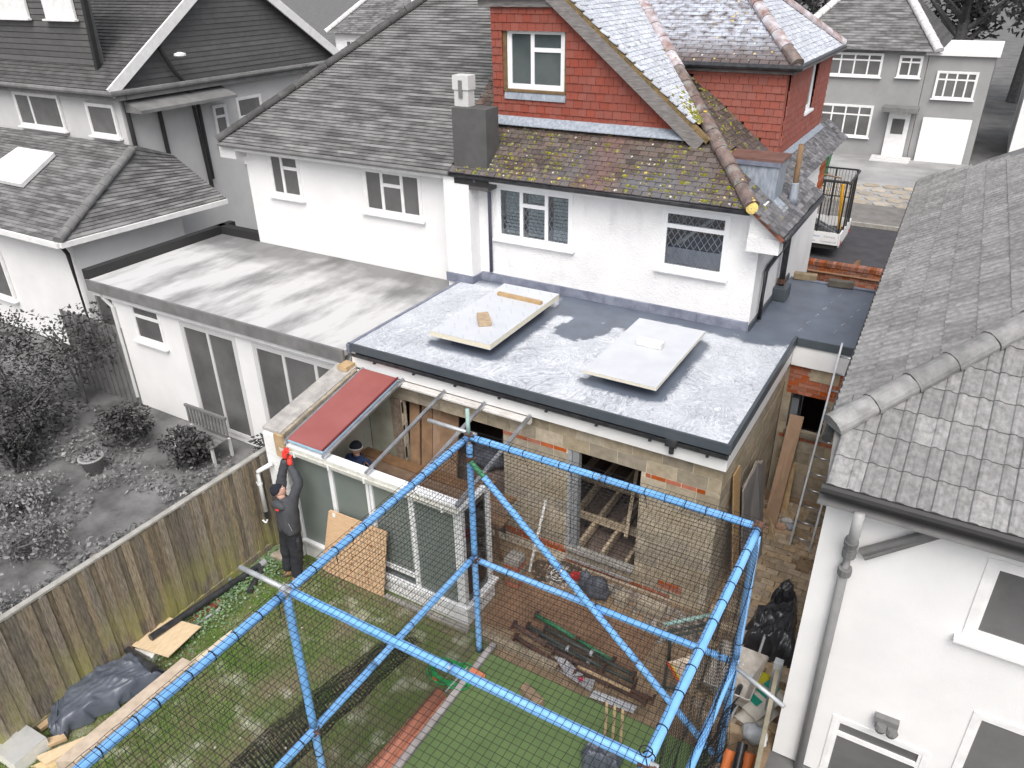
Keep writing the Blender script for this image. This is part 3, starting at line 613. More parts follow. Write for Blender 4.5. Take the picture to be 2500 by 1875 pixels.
def membrane(name, x0, y0, x1, y1, st):
    nx, ny = max(1, round((x1-x0)/st)), max(1, round((y1-y0)/st)); vs_, fs, at = [], [], []
    for j in range(ny+1):
        for i in range(nx+1):
            x, y = x0+(x1-x0)*i/nx, y0+(y1-y0)*j/ny; vs_.append((x, y, 3.14+.006*noise.noise(V((x*2, y*2, 1))))); at.append(frost(x, y))
    for j in range(ny):
        for i in range(nx): k = j*(nx+1)+i; fs.append((k, k+1, k+nx+2, k+nx+1))
    me = bpy.data.meshes.new(name); me.from_pydata(vs_, [], fs); a = me.attributes.new('frost', 'FLOAT', 'POINT'); a.data.foreach_set('value', at)
    return ob(name, me, memb, ext, smooth=True)
membrane('roof_membrane', -3.63, -.18, 2.76, 3.44, .035)
membrane('roof_membrane', 2.03, 3.44, 2.76, 3.58, .05); membrane('roof_membrane', 2.03, 3.58, 3.9, 6.36, .05)
b = bm_(); bx(b, -3.63, -.1, 3.0, 2.70, 3.43, 3.12); bx(b, 2.0, 3.6, 2.98, 3.9, 6.34, 3.12); ob('roof_deck', b, darkroom, ext)
b = bm_(); prism(b, [(-3.66,-.155,3.148),(-3.66,-.17,3.165),(-3.66,-.205,3.165),(-3.66,-.215,3.03),(-3.66,-.20,3.03)], (6.47,0,0)); ob('front_edge_trim', b, greyplastic, ext)
b = bm_(); prism(b, [(2.74,-.20,3.148),(2.755,-.20,3.168),(2.795,-.20,3.168),(2.806,-.20,3.03),(2.79,-.20,3.03)], (0,3.80,0)); ob('side_edge_trim', b, greyplastic, ext)
b = bm_(); prism(b, [(2.808,3.565,3.148),(2.808,3.56,3.165),(2.808,3.53,3.165),(2.808,3.52,3.03),(2.808,3.535,3.03)], (1.1,0,0)); ob('side_edge_trim', b, greyplastic, ext)
b = bm_(); bx(b, -3.66, -.235, 3.0, -3.60, 3.2, 3.155); ob('party_edge', b, lead, ext)
b = bm_(); bx(b, -3.66, -.13, 2.70, 2.735, -.105, 3.03); bx(b, -3.66, -.104, 2.70, 2.71, -.004, 2.715); ob('front_fascia', b, fasciaw, ext)
b = bm_(); bx(b, 2.736, -.13, 2.70, 2.765, 3.53, 3.03); ob('side_fascia', b, fasciaw, ext)
b = bm_(); bx(b, 2.767, 3.545, 2.66, 3.9, 3.57, 3.03); ob('side_fascia', b, fasciaw, ext)
g = bm_(); prism(g, [(-3.55,-.14,3.02),(-3.55,-.145,2.965),(-3.55,-.17,2.935),(-3.55,-.215,2.935),(-3.55,-.245,2.965),(-3.55,-.25,3.02),(-3.55,-.242,3.02),(-3.55,-.236,2.97),(-3.55,-.21,2.945),(-3.55,-.175,2.945),(-3.55,-.152,2.97)], (6.33,0,0)); gut = ob('gutter', g, blackpl, ext)
for i in range(8): b = bm_(); x = -3.1+i*.8; bx(b, x, -.255, 2.925, x+.04, -.131, 2.95); bx(b, x+.01, -.14, 2.90, x+.03, -.131, 2.925); ob('gutter_bracket', b, blackpl, gut)
b = bm_(); tube(b, [(2.02,-.195,2.94),(2.02,-.195,2.80)], .036, 12); bx(b, 1.94, -.258, 2.93, 2.10, -.135, 3.03); ob('gutter_outlet', b, blackpl, gut)
# passage end wall under the side roof
PW = Pl('y', 3.62, -1); ho = (2.85, 3.45, 1.38, 2.12)
b = bm_(); wall_holes(b, 'y', 3.628, 2.71, 3.9, 0, 2.98, .1, [ho]); ob('passage_backing', b, brickmortar, ext)
bricks_t = [(2.10+.075*i, .075) for i in range(8)]
courses(ext, PW, 2.76, 3.75, bricks_t, .225, brick, .011, [(3.09,3.56,2.40,2.66)], name='brick', off0=.03)
courses(ext, PW, 3.095, 3.56, [(2.405, .22)], .47, block, .01, [])
courses(ext, PW, 2.76, 3.75, [(1.205-.225*(i+1), .225) for i in range(5)], .45, block, .01, [], off0=.1)
courses(ext, PW, 2.76, 3.75, [(1.205, .075)], .225, brick, .011, [(2.85,2.98,1,1.4)], name='brick')
courses(ext, PW, 3.45, 3.75, [(1.28+.225*i, .225) for i in range(4)], .45, block, .01, [])
courses(ext, PW, 2.71, 2.85, [(1.28+.225*i, .225) for i in range(4)], .45, block, .01, [])
b = bm_(); bx(b, 2.83, 3.56, 1.29, 3.46, 3.66, 1.375); ob('rough_sill', b, stone, ext, bevel=.01)
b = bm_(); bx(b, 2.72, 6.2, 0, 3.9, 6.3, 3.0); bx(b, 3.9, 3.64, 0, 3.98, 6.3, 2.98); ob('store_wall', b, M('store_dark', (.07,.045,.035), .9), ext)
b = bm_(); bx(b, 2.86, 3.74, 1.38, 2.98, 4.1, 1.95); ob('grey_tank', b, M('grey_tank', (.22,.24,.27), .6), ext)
# ---- things on the flat roof
def board(name, x0, x1, y0, y1, z, th, mats, label, skew=0.):
    t = thing(name, label, 'insulation board', ((x0+x1)/2, (y0+y1)/2, z)); b = bm_(); c = ((x0+x1)/2, (y0+y1)/2, z+th/2); cs_, sn_ = math.cos(skew), math.sin(skew)
    obx(b, c, V((cs_,sn_,0))*(x1-x0)/2, V((-sn_,cs_,0))*(y1-y0)/2, (0,0,th/2-.003)); ob('foam_core', b, mats[0], t)
    for s_ in (-1, 1):
        b = bm_(); obx(b, (c[0],c[1],c[2]+s_*(th/2-.0012)), V((cs_,sn_,0))*((x1-x0)/2+.002), V((-sn_,cs_,0))*((y1-y0)/2+.002), (0,0,.0022)); ob('facing', b, mats[1], t)
    return t
pirp = M('printed_foil', (.56,.585,.63), .38, (.51,.535,.58), 2.5, spec=.5)
def _pr(N, L):    # faint grey print repeated over the foil
    x = mth(N, L, 'FRACT', mth(N, L, 'MULTIPLY', mth(N, L, 'ADD', pos_s(N, L, 0), mth(N, L, 'MULTIPLY', pos_s(N, L, 1), .45)), 4.2)); y = mth(N, L, 'FRACT', mth(N, L, 'MULTIPLY', pos_s(N, L, 1), 3.1))
    a = mth(N, L, 'MULTIPLY', ramp(N, L, mth(N, L, 'ABSOLUTE', mth(N, L, 'SUBTRACT', mth(N, L, 'ADD', x, mth(N, L, 'MULTIPLY', y, .35)), .6)), .07, .05), ramp(N, L, mth(N, L, 'ABSOLUTE', mth(N, L, 'SUBTRACT', y, .5)), .3, .22))
    return mth(N, L, 'MULTIPLY', mth(N, L, 'MULTIPLY', a, ramp(N, L, noise_s(N, L, 25, 3), .42, .5)), .4)
overlay(pirp, (.30,.33,.38), _pr)
for x0, x1, y0, y1 in ((-2.2,-1.45,.72,2.62), (.58,1.32,.72,2.42)):
    k = thing('rooflight_kerb', 'dark grey rooflight kerb under the %s insulation board on the flat roof' % ('timber and brick weighted' if x0 < 0 else 'white block weighted'), 'kerb', ((x0+x1)/2, (y0+y1)/2, 3.145))
    for q in ((x0,y0,x1,y0+.05),(x0,y1-.05,x1,y1),(x0,y0+.051,x0+.05,y1-.051),(x1-.05,y0+.051,x1,y1-.051)): b = bm_(); bx(b, q[0], q[1], 3.146, q[2], q[3], 3.308); ob('upstand', b, memb if False else greyplastic, k)
board('insulation_board', -2.42, -1.27, .45, 2.86, 3.31, .09, (pirc, pirp), 'printed foil insulation board weighted with a batten and a brick on the flat roof', R(.6))
board('insulation_board', .37, 1.51, .46, 2.64, 3.31, .05, (pirc, pir), 'plain pale insulation board weighted with a white block on the flat roof')
p0, p1 = zp(800+1315*.31646, 450+825*.31646, 3.47), zp(800+1650*.31646, 450+900*.31646, 3.47)
b = bm_(); beam(b, (p0.x,p0.y,3.432), (p1.x,p1.y,3.432), .075, .06); tag(ob('timber_batten', b, wood, bevel=.004), 'short square timber batten lying across the printed insulation board', 'batten')
c = zp(800+1205*.31646, 450+1035*.31646, 3.46)
b = bm_(); obx(b, (c.x,c.y,3.452), (.085,.06,0), (-.12,.17,0), (0,0,.05)); 
for v in b.verts: v.co += V((rnd.uniform(-.02,.02), rnd.uniform(-.02,.02), rnd.uniform(-.012,.006) if v.co.z > 3.46 else 0))
tag(ob('broken_brick', b, M('buff_stone', (.46,.35,.23), .9, (.33,.25,.17), 12, bump=.5), bevel=.012), 'broken buff brick sitting on the printed insulation board', 'brick')
c = zp(1400+520*.36166, 450+1045*.36166, 3.48)
b = bm_(); obx(b, (c.x,c.y,3.412), (.21,-.004,0), (.0,.075,0), (0,0,.05)); tag(ob('white_block', b, M('plaster_white_block', (.74,.74,.73), .85, (.6,.6,.59), 9, bump=.3), bevel=.012), 'white plastered block sitting on the plain insulation board', 'block')
for px0, px1, nm in (((1480,640),(1635,660),'pale weathered timber sleeper on the roof edge beside the white wall'), ((1715,690),(1885,710),'dark weathered timber sleeper on the roof edge next to the pale one')):
    a, q = zp(1400+px0[0]*.36166, 450+px0[1]*.36166, 3.15), zp(1400+px1[0]*.36166, 450+px1[1]*.36166, 3.15)
    b = bm_(); beam(b, (a.x,a.y+.06,3.218), (q.x,q.y+.06,3.218), .13, .13); tag(ob('timber_sleeper', b, M('sleeper_'+nm[:4], (.28,.22,.14), .85, (.18,.14,.09), 7) if 'pale' in nm[:5] else M('sleeper_dark', (.12,.105,.09), .85, (.08,.07,.06), 7), bevel=.01), nm, 'timber')
b = bm_(); bx(b, 2.05, 6.30, 3.15, 3.9, 6.37, 3.17); ob('back_drip', b, lead, ext)
# bird or paw marks on the bare roof are spots of frost
spots = []
for k in range(11): spots += [(V((2.75+.5*(k%2)+k*.03, 3.9+k*.19, 3.1495)), V((0,0,1))), (V((2.77+.5*(k%2)+k*.03, 3.97+k*.19, 3.1495)), V((0,0,1)))]
lumps('frost_spots', M('frost', (.36,.39,.44), .8), spots, ext, .012, .02, .03)

# ================================================================ lean-to conservatory
con = thing('conservatory', 'half-dismantled white lean-to with frosted glass and bare aluminium roof bars', 'conservatory', (-1.9, -1, 0))
CY = -1.95; FR = Pl('y', CY, -1)
b = bm_(); bx(b, -3.5, CY, 0, -.25, CY+.2, .30); bx(b, -.45, CY+.201, 0, -.25, -1.2, .30); ob('dwarf_wall', b, white, con)
b = bm_(); bx(b, -3.5, CY-.05, .301, -.22, CY+.12, .36); bx(b, -.35, CY+.121, .301, -.20, -1.15, .36); ob('cill', b, upvc, con, bevel=.006)
b = bm_(); bx(b, -3.5, CY-.01, 2.10, -.26, CY+.07, 2.17); ob('head_rail', b, upvc, con)
mull = [(-3.5,.05), (-2.69,.08), (-1.96,.05), (-1.89,.05), (-1.18,.09), (-.40,.14)]
for x, w_ in mull: b = bm_(); bx(b, x, CY-.008, .361, x+w_, CY+.07, 2.099); ob('mullion', b, upvc, con)
for (x0, x1) in ((-2.61,-1.96), (-1.84,-1.18)):
    b = bm_(); bx(b, x0, CY-.004, .52, x1, CY+.06, .60); ob('transom', b, upvc, con); b = bm_(); bx(b, x0, CY-.004, 2.03, x1, CY+.06, 2.098); ob('transom', b, upvc, con)
for i, (x0, x1, z0, z1) in enumerate(((-3.45,-2.69,.36,2.1), (-2.61,-1.96,.6,2.03), (-1.84,-1.18,.6,2.03), (-2.61,-1.96,.36,.52), (-1.84,-1.18,.36,.52), (-1.09,-.40,.36,2.1))):
    b = bm_(); bx(b, x0, CY+.02, z0, x1, CY+.03, z1); ob('glass_pane', b, frosted if i not in (3, 4) else dkglass, con)
# side frame with the open doorway
for y0, y1 in ((-1.32,-1.24),): b = bm_(); bx(b, -.33, y0, .361, -.25, y1, 2.17); ob('side_post', b, upvc, con)
b = bm_(); beam(b, (-.29,CY+.08,2.135), (-.29,-1.24,2.135), .08, .07); ob('side_head', b, upvc, con)
b = bm_(); bx(b, -.295, -1.88, .37, -.285, -1.33, 2.09); ob('glass_pane', b, clear, con)
# eaves gutter and beam
b = bm_(); bx(b, -3.5, CY-.06, 2.175, -.22, CY+.09, 2.235); ob('eaves_beam', b, upvc, con)
g = bm_(); prism(g, [(-3.5,CY-.065,2.225),(-3.5,CY-.065,2.16),(-3.5,CY-.15,2.16),(-3.5,CY-.16,2.225),(-3.5,CY-.15,2.225),(-3.5,CY-.142,2.17),(-3.5,CY-.075,2.17),(-3.5,CY-.075,2.225)], (3.25,0,0)); gu = ob('eaves_gutter', g, M('offwhite_gutter', (.66,.66,.62), .5, (.5,.5,.46), 6), con)
for i in range(5): x = -3.2+i*.68; b = bm_(); bx(b, x, CY-.165, 2.15, x+.03, CY-.06, 2.165); bx(b, x, CY-.172, 2.15, x+.03, CY-.162, 2.235); ob('gutter_clip', b, upvc, gu)
def ry(y): return 2.72+(y+.12)*(2.72-2.30)/1.90        # pitch of the roof bars
for x in (-2.58, -1.76, -1.0, -.2):
    b = bm_(); beam(b, (x,-.14,ry(-.14)), (x-.06,-2.06,ry(-2.06)), .055, .035); beam(b, (x,-.14,ry(-.14)+.022), (x-.06,-2.06,ry(-2.06)+.022), .022, .03); ob('roof_bar', b, alu, con)
b = bm_(); beam(b, (-3.42,-.14,ry(-.14)), (-3.45,-2.05,ry(-2.05)), .04, .05); ob('roof_bar', b, alu, con)
b = bm_(); bx(b, -3.4, -.20, 2.60, -.17, -.131, 2.685); bx(b, -3.4, -.235, 2.625, -.17, -.201, 2.655); ob('wall_plate', b, M('pale_wall_plate', (.68,.66,.64), .4, (.55,.53,.51), 5), con)
rp = bm_(); a0, a1 = V((-3.38,-.2,ry(-.2)+.045)), V((-2.63,-.2,ry(-.2)+.045)); c0, c1 = V((-3.40,-2.0,ry(-2.0)+.045)), V((-2.68,-2.0,ry(-2.0)+.045))
prism(rp, [a0,a1,c1,c0], (0,0,.008)); pan = ob('roof_panel', rp, redpanel, con); pan['label'] = 'dark red roof panel with blue foam edge'
b = bm_(); prism(b, [a0-V((0,0,.04)),a1-V((0,0,.04)),c1-V((0,0,.04)),c0-V((0,0,.04))], (0,0,.038)); ob('foam_underside', b, bluefoam, pan)
b = bm_(); beam(b, a1+V((-.01,0,.02)), c1+V((-.01,0,.02)), .02, .03); ob('panel_lip', b, M('dark_red_lip', (.16,.03,.03), .4), pan)
# party parapet with concrete coping and render end
par = thing('parapet_wall', 'white rendered boundary wall with weathered concrete coping beside the red panel', 'wall', (-3.7, -1, 0))
b = bm_(); prism(b, [(-3.92,-2.02,0),(-3.92,-.12,0),(-3.92,-.12,2.66),(-3.92,-2.02,2.33)], (.40,0,0)); ob('render', b, white, par)
b = bm_(); prism(b, [(-3.95,-1.98,2.345),(-3.95,-.12,2.67),(-3.95,-.12,2.73),(-3.95,-1.98,2.405)], (.38,0,0)); ob('coping', b, M('weathered_coping', (.44,.42,.40), .9, (.29,.28,.27), 6, bump=.5), par, bevel=.008)
b = bm_(); prism(b, [(-3.566,-1.98,2.30),(-3.566,-.2,2.61),(-3.566,-.2,2.70),(-3.566,-1.98,2.39)], (.06,0,0)); ob('cut_edge', b, mortar if False else stone, par)
b = bm_(); bx(b, -3.80, -.36, 2.70, -3.60, -.13, 2.78); ob('timber_end', b, wood, par)
b = bm_(); bx(b, -3.62, -2.075, 2.02, -3.44, -2.03, 2.42); ob('timber_plate', b, wood, par)
# white rainwater pipe hung on the parapet end
dp = thing('rainwater_pipe', 'white plastic rainwater pipe bent down over the fence', 'pipe', (-4.0, -2.2, .6))
a, q = V((-3.80,-2.06,1.80)), xp(628,1150,-4.03); e = V((q.x,q.y,.86))
b = bm_(); tube(b, [a, q+V((.06,0,.03)), q+V((.015,0,-.01)), q+V((0,0,-.06)), e], .036, 12); ob('pipe', b, upvc, dp, smooth=True)
b = bm_(); tube(b, [e, e+V((.0,0,-.14))], .034, 12); ob('rubber_boot', b, blackpl, dp)
b = bm_(); tube(b, [e+V((.02,-.02,-.16)), e+V((.0,-.03,-.22)), e+V((-.05,-.03,-.22)), e+V((-.08,-.03,-.19))], .014, 8); ob('overflow_hook', b, upvc, dp)
b = bm_(); tube(b, [q+V((.0,.0,-.23)), q+V((0,0,-.26))], .042, 12); bx(b, q.x-.08, q.y-.01, q.z-.255, q.x+.0, q.y+.01, q.z-.235); ob('pipe_clip', b, upvc, dp)
# ---- inside the lean-to
il = M('brown_cardboard', (.30,.19,.11), .9, (.22,.14,.08), 5)
t = thing('trestle_platform', 'long old scaffold boards laid as a platform inside the lean-to', 'planks', (-1.8, -.8, 1.1))
A0, A1 = zp(600+910*.31646, 850+790*.31646, 1.25), zp(600+1990*.31646, 850+1255*.31646, 1.25)
dv = (A1-A0).normalized(); pv = V((dv.y, -dv.x, 0))
for k in range(3): b = bm_(); beam(b, A0+pv*(.24*k)+dv*(.06*k), A1+pv*(.24*k-.24)+dv*(.1*k), .225, .038); ob('plank', b, oldwood, t)
for f_ in (.1, .55, .9):
    m_ = A0.lerp(A1, f_)+pv*.1; b = bm_()
    beam(b, (m_.x,m_.y-.2,1.2), (m_.x+.1,m_.y-.3,.02), .05, .05); beam(b, (m_.x,m_.y+.2,1.2), (m_.x+.1,m_.y+.3,.02), .05, .05); beam(b, (m_.x,m_.y-.3,1.205), (m_.x,m_.y+.3,1.205), .05, .05); ob('trestle_leg', b, oldwood, t)
leanm = M('leaning_board_wood', (.30,.19,.115), .8, (.20,.125,.075), 5, rand=.15)
for i, (x0, x1, w_, nm) in enumerate(((-2.72,-2.35,.20,'narrow brown board leaning in the opening closest to the block pier'), (-2.45,-2.12,.22,'brown board leaning in the opening second from the block pier'), (-2.22,-1.9,.20,'brown board leaning in the opening between two others'), (-1.98,-1.72,.36,'wide knotty brown board leaning in the opening beside the toolbags'))):
    b = bm_(); beam(b, (x1,-.42,.02), (x0,.28,2.1), w_, .035, up=(0,-.8,.3)); tag(ob('leaning_board', b, leanm), nm, 'board', 'boards leaning in the wide opening')
for i, (x, y, z, sx, sy, sz, mt, nm, cat) in enumerate(((-1.55,-.1,.02,.3,.25,.5,il,'brown cardboard box on the floor of the wide opening','box'), (-1.3,.35,.02,.35,.3,.9,il,'taller cardboard box standing deeper in the wide opening','box'))):
    t = thing('cardboard_box', nm, cat, (x,y,z)); b = bm_(); bx(b, x-sx/2, y-sy/2, z, x+sx/2, y+sy/2, z+sz); ob('carton', b, mt, t); b = bm_(); bx(b, x-sx*.3, y-sy/2-.003, z+sz*.55, x+sx*.1, y-sy/2-.001, z+sz*.8); ob('address_label', b, fasciaw, t); b = bm_(); bx(b, x-.03, y-sy/2-.002, z+sz-.1, x+.03, y+sy/2, z+sz+.002); ob('tape', b, palewood, t)
def lump_bag(name, c, r, mat, label, cat, seed=0, flat=.8):
    b = bm_(); bmesh.ops.create_icosphere(b, subdivisions=3, radius=1)
    for v in b.verts:
        n = noise.fractal(v.co*1.7+V((seed,0,0)), 1, 2, 3)*.3; v.co = V((v.co.x*r[0]*(1+n), v.co.y*r[1]*(1+n), max(v.co.z, -flat)*r[2]*(1+n*.6)+r[2]*flat))+V(c)
    return tag(ob(name, b, mat, smooth=True), label, cat)
bluebag = M('blue_bag', (.05,.22,.45), .5, (.30,.40,.48), 7); dbag = M('charcoal_bag', (.05,.055,.07), .7, (.12,.13,.16), 6)
lump_bag('plastic_sack', (-2.55,-.55,.02), (.16,.14,.28), bluebag, 'blue plastic sack on the lean-to floor below the leaning boards', 'sack', 1)
lump_bag('tool_bag', (-1.45,.55,1.0), (.34,.25,.22), dbag, 'dark grey tool bag heaped under the lintel', 'bag', 2)
lump_bag('tool_bag', (-1.0,.7,1.25), (.25,.25,.28), dbag, 'black bag in the shade at the end of the wide opening', 'bag', 3)
b = bm_(); bx(b, -2.2, .3, .02, -.85, 1.1, 1.0); tag(ob('work_counter', b, darkroom, bevel=.01), 'dark low counter inside the wide opening', 'counter')
b = bm_(); bx(b, -2.98, -.06, .0, -2.81, -.004, 2.22); ob('broken_brick_edge', b, M('broken_block', (.22,.16,.12), .95, (.36,.30,.24), 14, bump=.9), ext)
b = bm_(); bx(b, -3.5, -.05, .02, -2.99, -.012, 2.69); ob('painted_plaster', b, M('old_green_plaster', (.42,.43,.36), .9, (.30,.29,.22), 2.5), ext)
b = bm_(); bx(b, -3.516, -1.75, .02, -3.502, -.06, 2.3); ob('inner_plaster', b, M('old_pale_plaster', (.46,.47,.42), .9, (.33,.32,.26), 2.5), par)
mixer = thing('block_stack', 'small stack of bricks and blocks by the lean-to doorway', 'bricks', (.0,-.9,0))
for k in range(5):
    b = bm_(); bx(b, -.22, -.95, .02+k*.11, .02, -.7, .125+k*.11); ob('block', b, [brick, il, concrete, brick, concrete][k], mixer)

# ================================================================ practice-net cage of padded scaffold tube
cage = thing('net_cage', 'cage frame of scaffold tubes padded in bright blue foam sleeves', 'frame', (1.9, -3.8, 0))
CXL, CXR, CB, CM, CF, CT, CL = .14, 3.63, -2.26, -5.3, -8.34, 3.63, 1.70
def padded(p, q, pole=True, g0=.06, g1=.06, seg=2, splits=1, ties=0, r=.042, name='rail'):
    p, q = V(p), V(q); d = (q-p).normalized(); L_ = (q-p).length
    b = bm_(); tube(b, [p, q], .024, 10); rail = ob(name, b, galv, cage, smooth=True)
    for s_ in range(splits):
        a = p+d*(g0+(L_-g0-g1)*s_/splits+(.025 if s_ else 0)); e = p+d*(g0+(L_-g0-g1)*(s_+1)/splits)
        n = 14; side = d.orthogonal().normalized()
        pts_ = [a.lerp(e, i/n)+V((rnd.uniform(-.002,.002), rnd.uniform(-.002,.002), rnd.uniform(-.003,.003))) for i in range(n+1)]
        b = bm_(); tube(b, pts_, [r*rnd.uniform(.97,1.03) for _ in pts_], 14); ob('foam_sleeve', b, foam, rail, smooth=True)
    for k in range(ties):
        c_ = p+d*(g0+.1+(L_-g0-g1-.2)*(k+rnd.uniform(-.25,.25))/max(1, ties-1)); s_ = d.orthogonal().normalized(); t_ = d.cross(s_)
        b = bm_(); tube(b, [c_+(s_*math.cos(x)+t_*math.sin(x))*(r+.004)+d*rnd.uniform(-.004,.004) for x in [2*math.pi*i/12 for i in range(12)]], .0055, 5, closed=True)
        if rnd.random() < .5: tube(b, [c_+V((0,0,-r-.004)), c_+V((rnd.uniform(-.09,.09),rnd.uniform(-.09,.09),-r-rnd.uniform(.05,.16)))], .004, 4)
        ob('tie', b, netm, rail)
    return rail
padded((CXL-.02,CB,CT), (CXR,CB,CT), ties=16, splits=2)
padded((CXL,CB,CL), (CXR,CB,CL), splits=2, ties=3)
padded((CXL,CB,CT), (CXL,CF,CT), ties=24, splits=2)
padded((CXR,CB,CT), (CXR,CF,CT), ties=22, splits=2)
padded((CXL-.0,CM,CT+.05), (CXR+.1,CM,CT+.05), splits=2, g0=.1)
padded((CXL,CB,CL+.05), (CXL,CF,CL+.05), splits=3, ties=5)
padded((CXR,CB,CL+.05), (CXR,CF,CL+.05), splits=3, ties=4)
padded((CXL,CB,.0), (CXL,CB,CT-.06), name='post', g0=.0, splits=2, ties=4)
padded((CXR,CB,.0), (CXR,CB,CT-.04), name='post', g0=.0, splits=2, ties=6)
padded((CXL,CM,.0), (CXL,CM,CT), name='post', g0=.0, splits=2, ties=3)
padded((CXR,CM,.0), (CXR,CM,CT), name='post', g0=.0, splits=2, ties=3)
padded((CXL+.06,CB-.07,3.33), (CXR-.02,CB-.07,.12), name='brace', splits=3, g0=.25)
for p, q, mt in (((CXL,CB,CT-.06),(CXL,CB,4.02),tealpole), ((CXL-.64,CB+.05,CT+.02),(CXL+.08,CB+.05,CT+.02),galv), ((CXL-.58,CM,CT+.05),(CXL,CM,CT+.05),galv), ((CXR-.05,CB-.08,CL+.06),(CXR+.62,CB-.35,CL+.03),galv)):
    b = bm_(); tube(b, [p, q], .025, 12); ob('tube_end', b, mt, cage, smooth=True)
b = bm_(); tube(b, [V((CXL+.06,CB-.07,3.33)), V((CXL+.32,CB-.07,3.1))], .03, 10); ob('green_tape', b, greenpaint, cage)
for c_ in ((CXL,CB,CT), (CXR,CB,CT), (CXL,CM,CT+.02), (CXR,CM,CT+.02), (CXL,CB,CL), (CXR,CB,CL), (CXL,CM,CL+.03), (CXR,CM,CL+.03), (CXL,CB,3.3)):
    c_ = V(c_); b = bm_(); obx(b, c_+V((.0,.0,.005)), (.042,0,0), (0,.042,0), (0,0,.045)); tube(b, [c_+V((.03,-.02,.03)), c_+V((.09,-.03,.05))], .01, 6); tube(b, [c_+V((-.03,.03,-.02)), c_+V((-.08,.05,.0))], .01, 6); lathe(b, [(.018,0),(.018,.018)], 6, c_+V((.085,-.03,.042)))
    ob('coupler', b, rust if rnd.random() < .5 else galv, cage, bevel=.006)
# nets: individual twines
def net(name, P, Q, S, T, cell, label, sag=0., wave=.012, r=.0020, group='black net panels of the cage', seed=0, fold=None):
    """corner points P (u0,v0) Q (u1,v0) S (u1,v1) T (u0,v1)"""
    P, Q, S, T = V(P), V(Q), V(S), V(T); nu = round((Q-P).length/cell); nv = round((T-P).length/cell)
    nrm = (Q-P).cross(T-P).normalized()
    def pt(u, v):
        p = P.lerp(Q, u).lerp(T.lerp(S, u), v); w_ = noise.noise(V((u*nu*.11+seed, v*nv*.11, 2)))*wave+noise.noise(V((u*nu*.9+seed, v*nv*.9, 5)))*.006
        k = 16*u*(1-u)*v*(1-v)
        p = p+nrm*(w_*(.3+.7*k)) + (P-T).normalized()*0 + V((0,0,-sag*k)) + (Q-P).normalized()*noise.noise(V((u*nu*.6, v*nv*.6, seed+9)))*.008
        return fold(p, u, v) if fold else p
    grid = [[pt(i/nu, j/nv) for i in range(nu+1)] for j in range(nv+1)]
    vs_, fs = [], []
    def line(pts_):
        n = len(pts_); k = len(vs_)
        for i, p in enumerate(pts_):
            d = (pts_[min(i+1, n-1)]-pts_[max(i-1, 0)]).normalized(); s_ = d.cross(nrm).normalized(); t_ = s_.cross(d)
            for a in (90, 210, 330): vs_.append(p+s_*r*math.cos(R(a))+t_*r*math.sin(R(a)))
        for i in range(n-1):
            for m in range(3): q = k+i*3; fs.append((q+m, q+(m+1)%3, q+3+(m+1)%3, q+3+m))
    for j in range(nv+1): line(grid[j][::1])
    for i in range(nu+1): line([grid[j][i] for j in range(nv+1)])
    me = bpy.data.meshes.new(name); me.from_pydata(vs_, [], fs); o = ob(name, me, netm); return tag(o, label, 'net')
net('netting', (CXL,CB+.03,.02), (CXR,CB+.03,.02), (CXR,CB+.03,CT-.03), (CXL,CB+.03,CT-.03), .047, 'black net hanging across the cage in front of the block wall', seed=1, wave=.05)
net('netting', (CXL,CB,CT+.10), (CXR,CB,CT+.10), (CXR,CF,CT+.10), (CXL,CF,CT+.10), .062, 'black net stretched over the top of the cage', seed=2, sag=.0, wave=.02, r=.0026)
net('netting', (CXL-.03,CB,.0), (CXL-.03,CF,.0), (CXL-.03,CF,CT), (CXL-.03,CB,CT), .05, 'black net hanging along the lawn side of the cage', seed=3, wave=.06)
net('netting', (CXR+.03,CB,.3), (CXR+.03,CF,.3), (CXR+.03,CF,CT), (CXR+.03,CB,CT), .05, 'black net hanging along the side of the cage by the white wall', seed=4, wave=.10)
# slack net gathered along the ground on the lawn side
def gather(p, u, v):
    y = p.y; zc = .85+.55*min(1, max(0, (-y-3.0)/1.8))+.05*math.sin(y*3); a = v*math.pi*5+noise.noise(V((u*6, v*4, 2)))*2; wd = .17+.13*u
    return V((-.22-.05*u+wd*math.cos(a)*(.4+.6*v), y, zc+.26*math.sin(a*.77)*(.5+.7*u)-.25*v*v*u+.03*noise.noise(V((u*20, v*9, 3)))))
net('slack_net', (CXL-.1,CB-1.0,.02), (CXL-.1,CF,.02), (CXL-.1,CF,1.5), (CXL-.1,CB-1.0,1.5), .05, 'slack bunched black net hanging in a long roll over the lawn', seed=6, fold=gather, r=.0036)
def gat2(p, u, v): return V((CXR-.20+.35*v+noise.noise(V((u*7, v*5, 1)))*.12, p.y, .25+1.2*v+.10*noise.noise(V((u*12, v*8, 3)))))
net('slack_net', (CXR,CB-.2,.02), (CXR,CM,.02), (CXR,CM,1.7), (CXR,CB-.2,1.7), .05, 'slack folded black net hanging by the rubble side of the cage', seed=8, fold=gat2, r=.003)
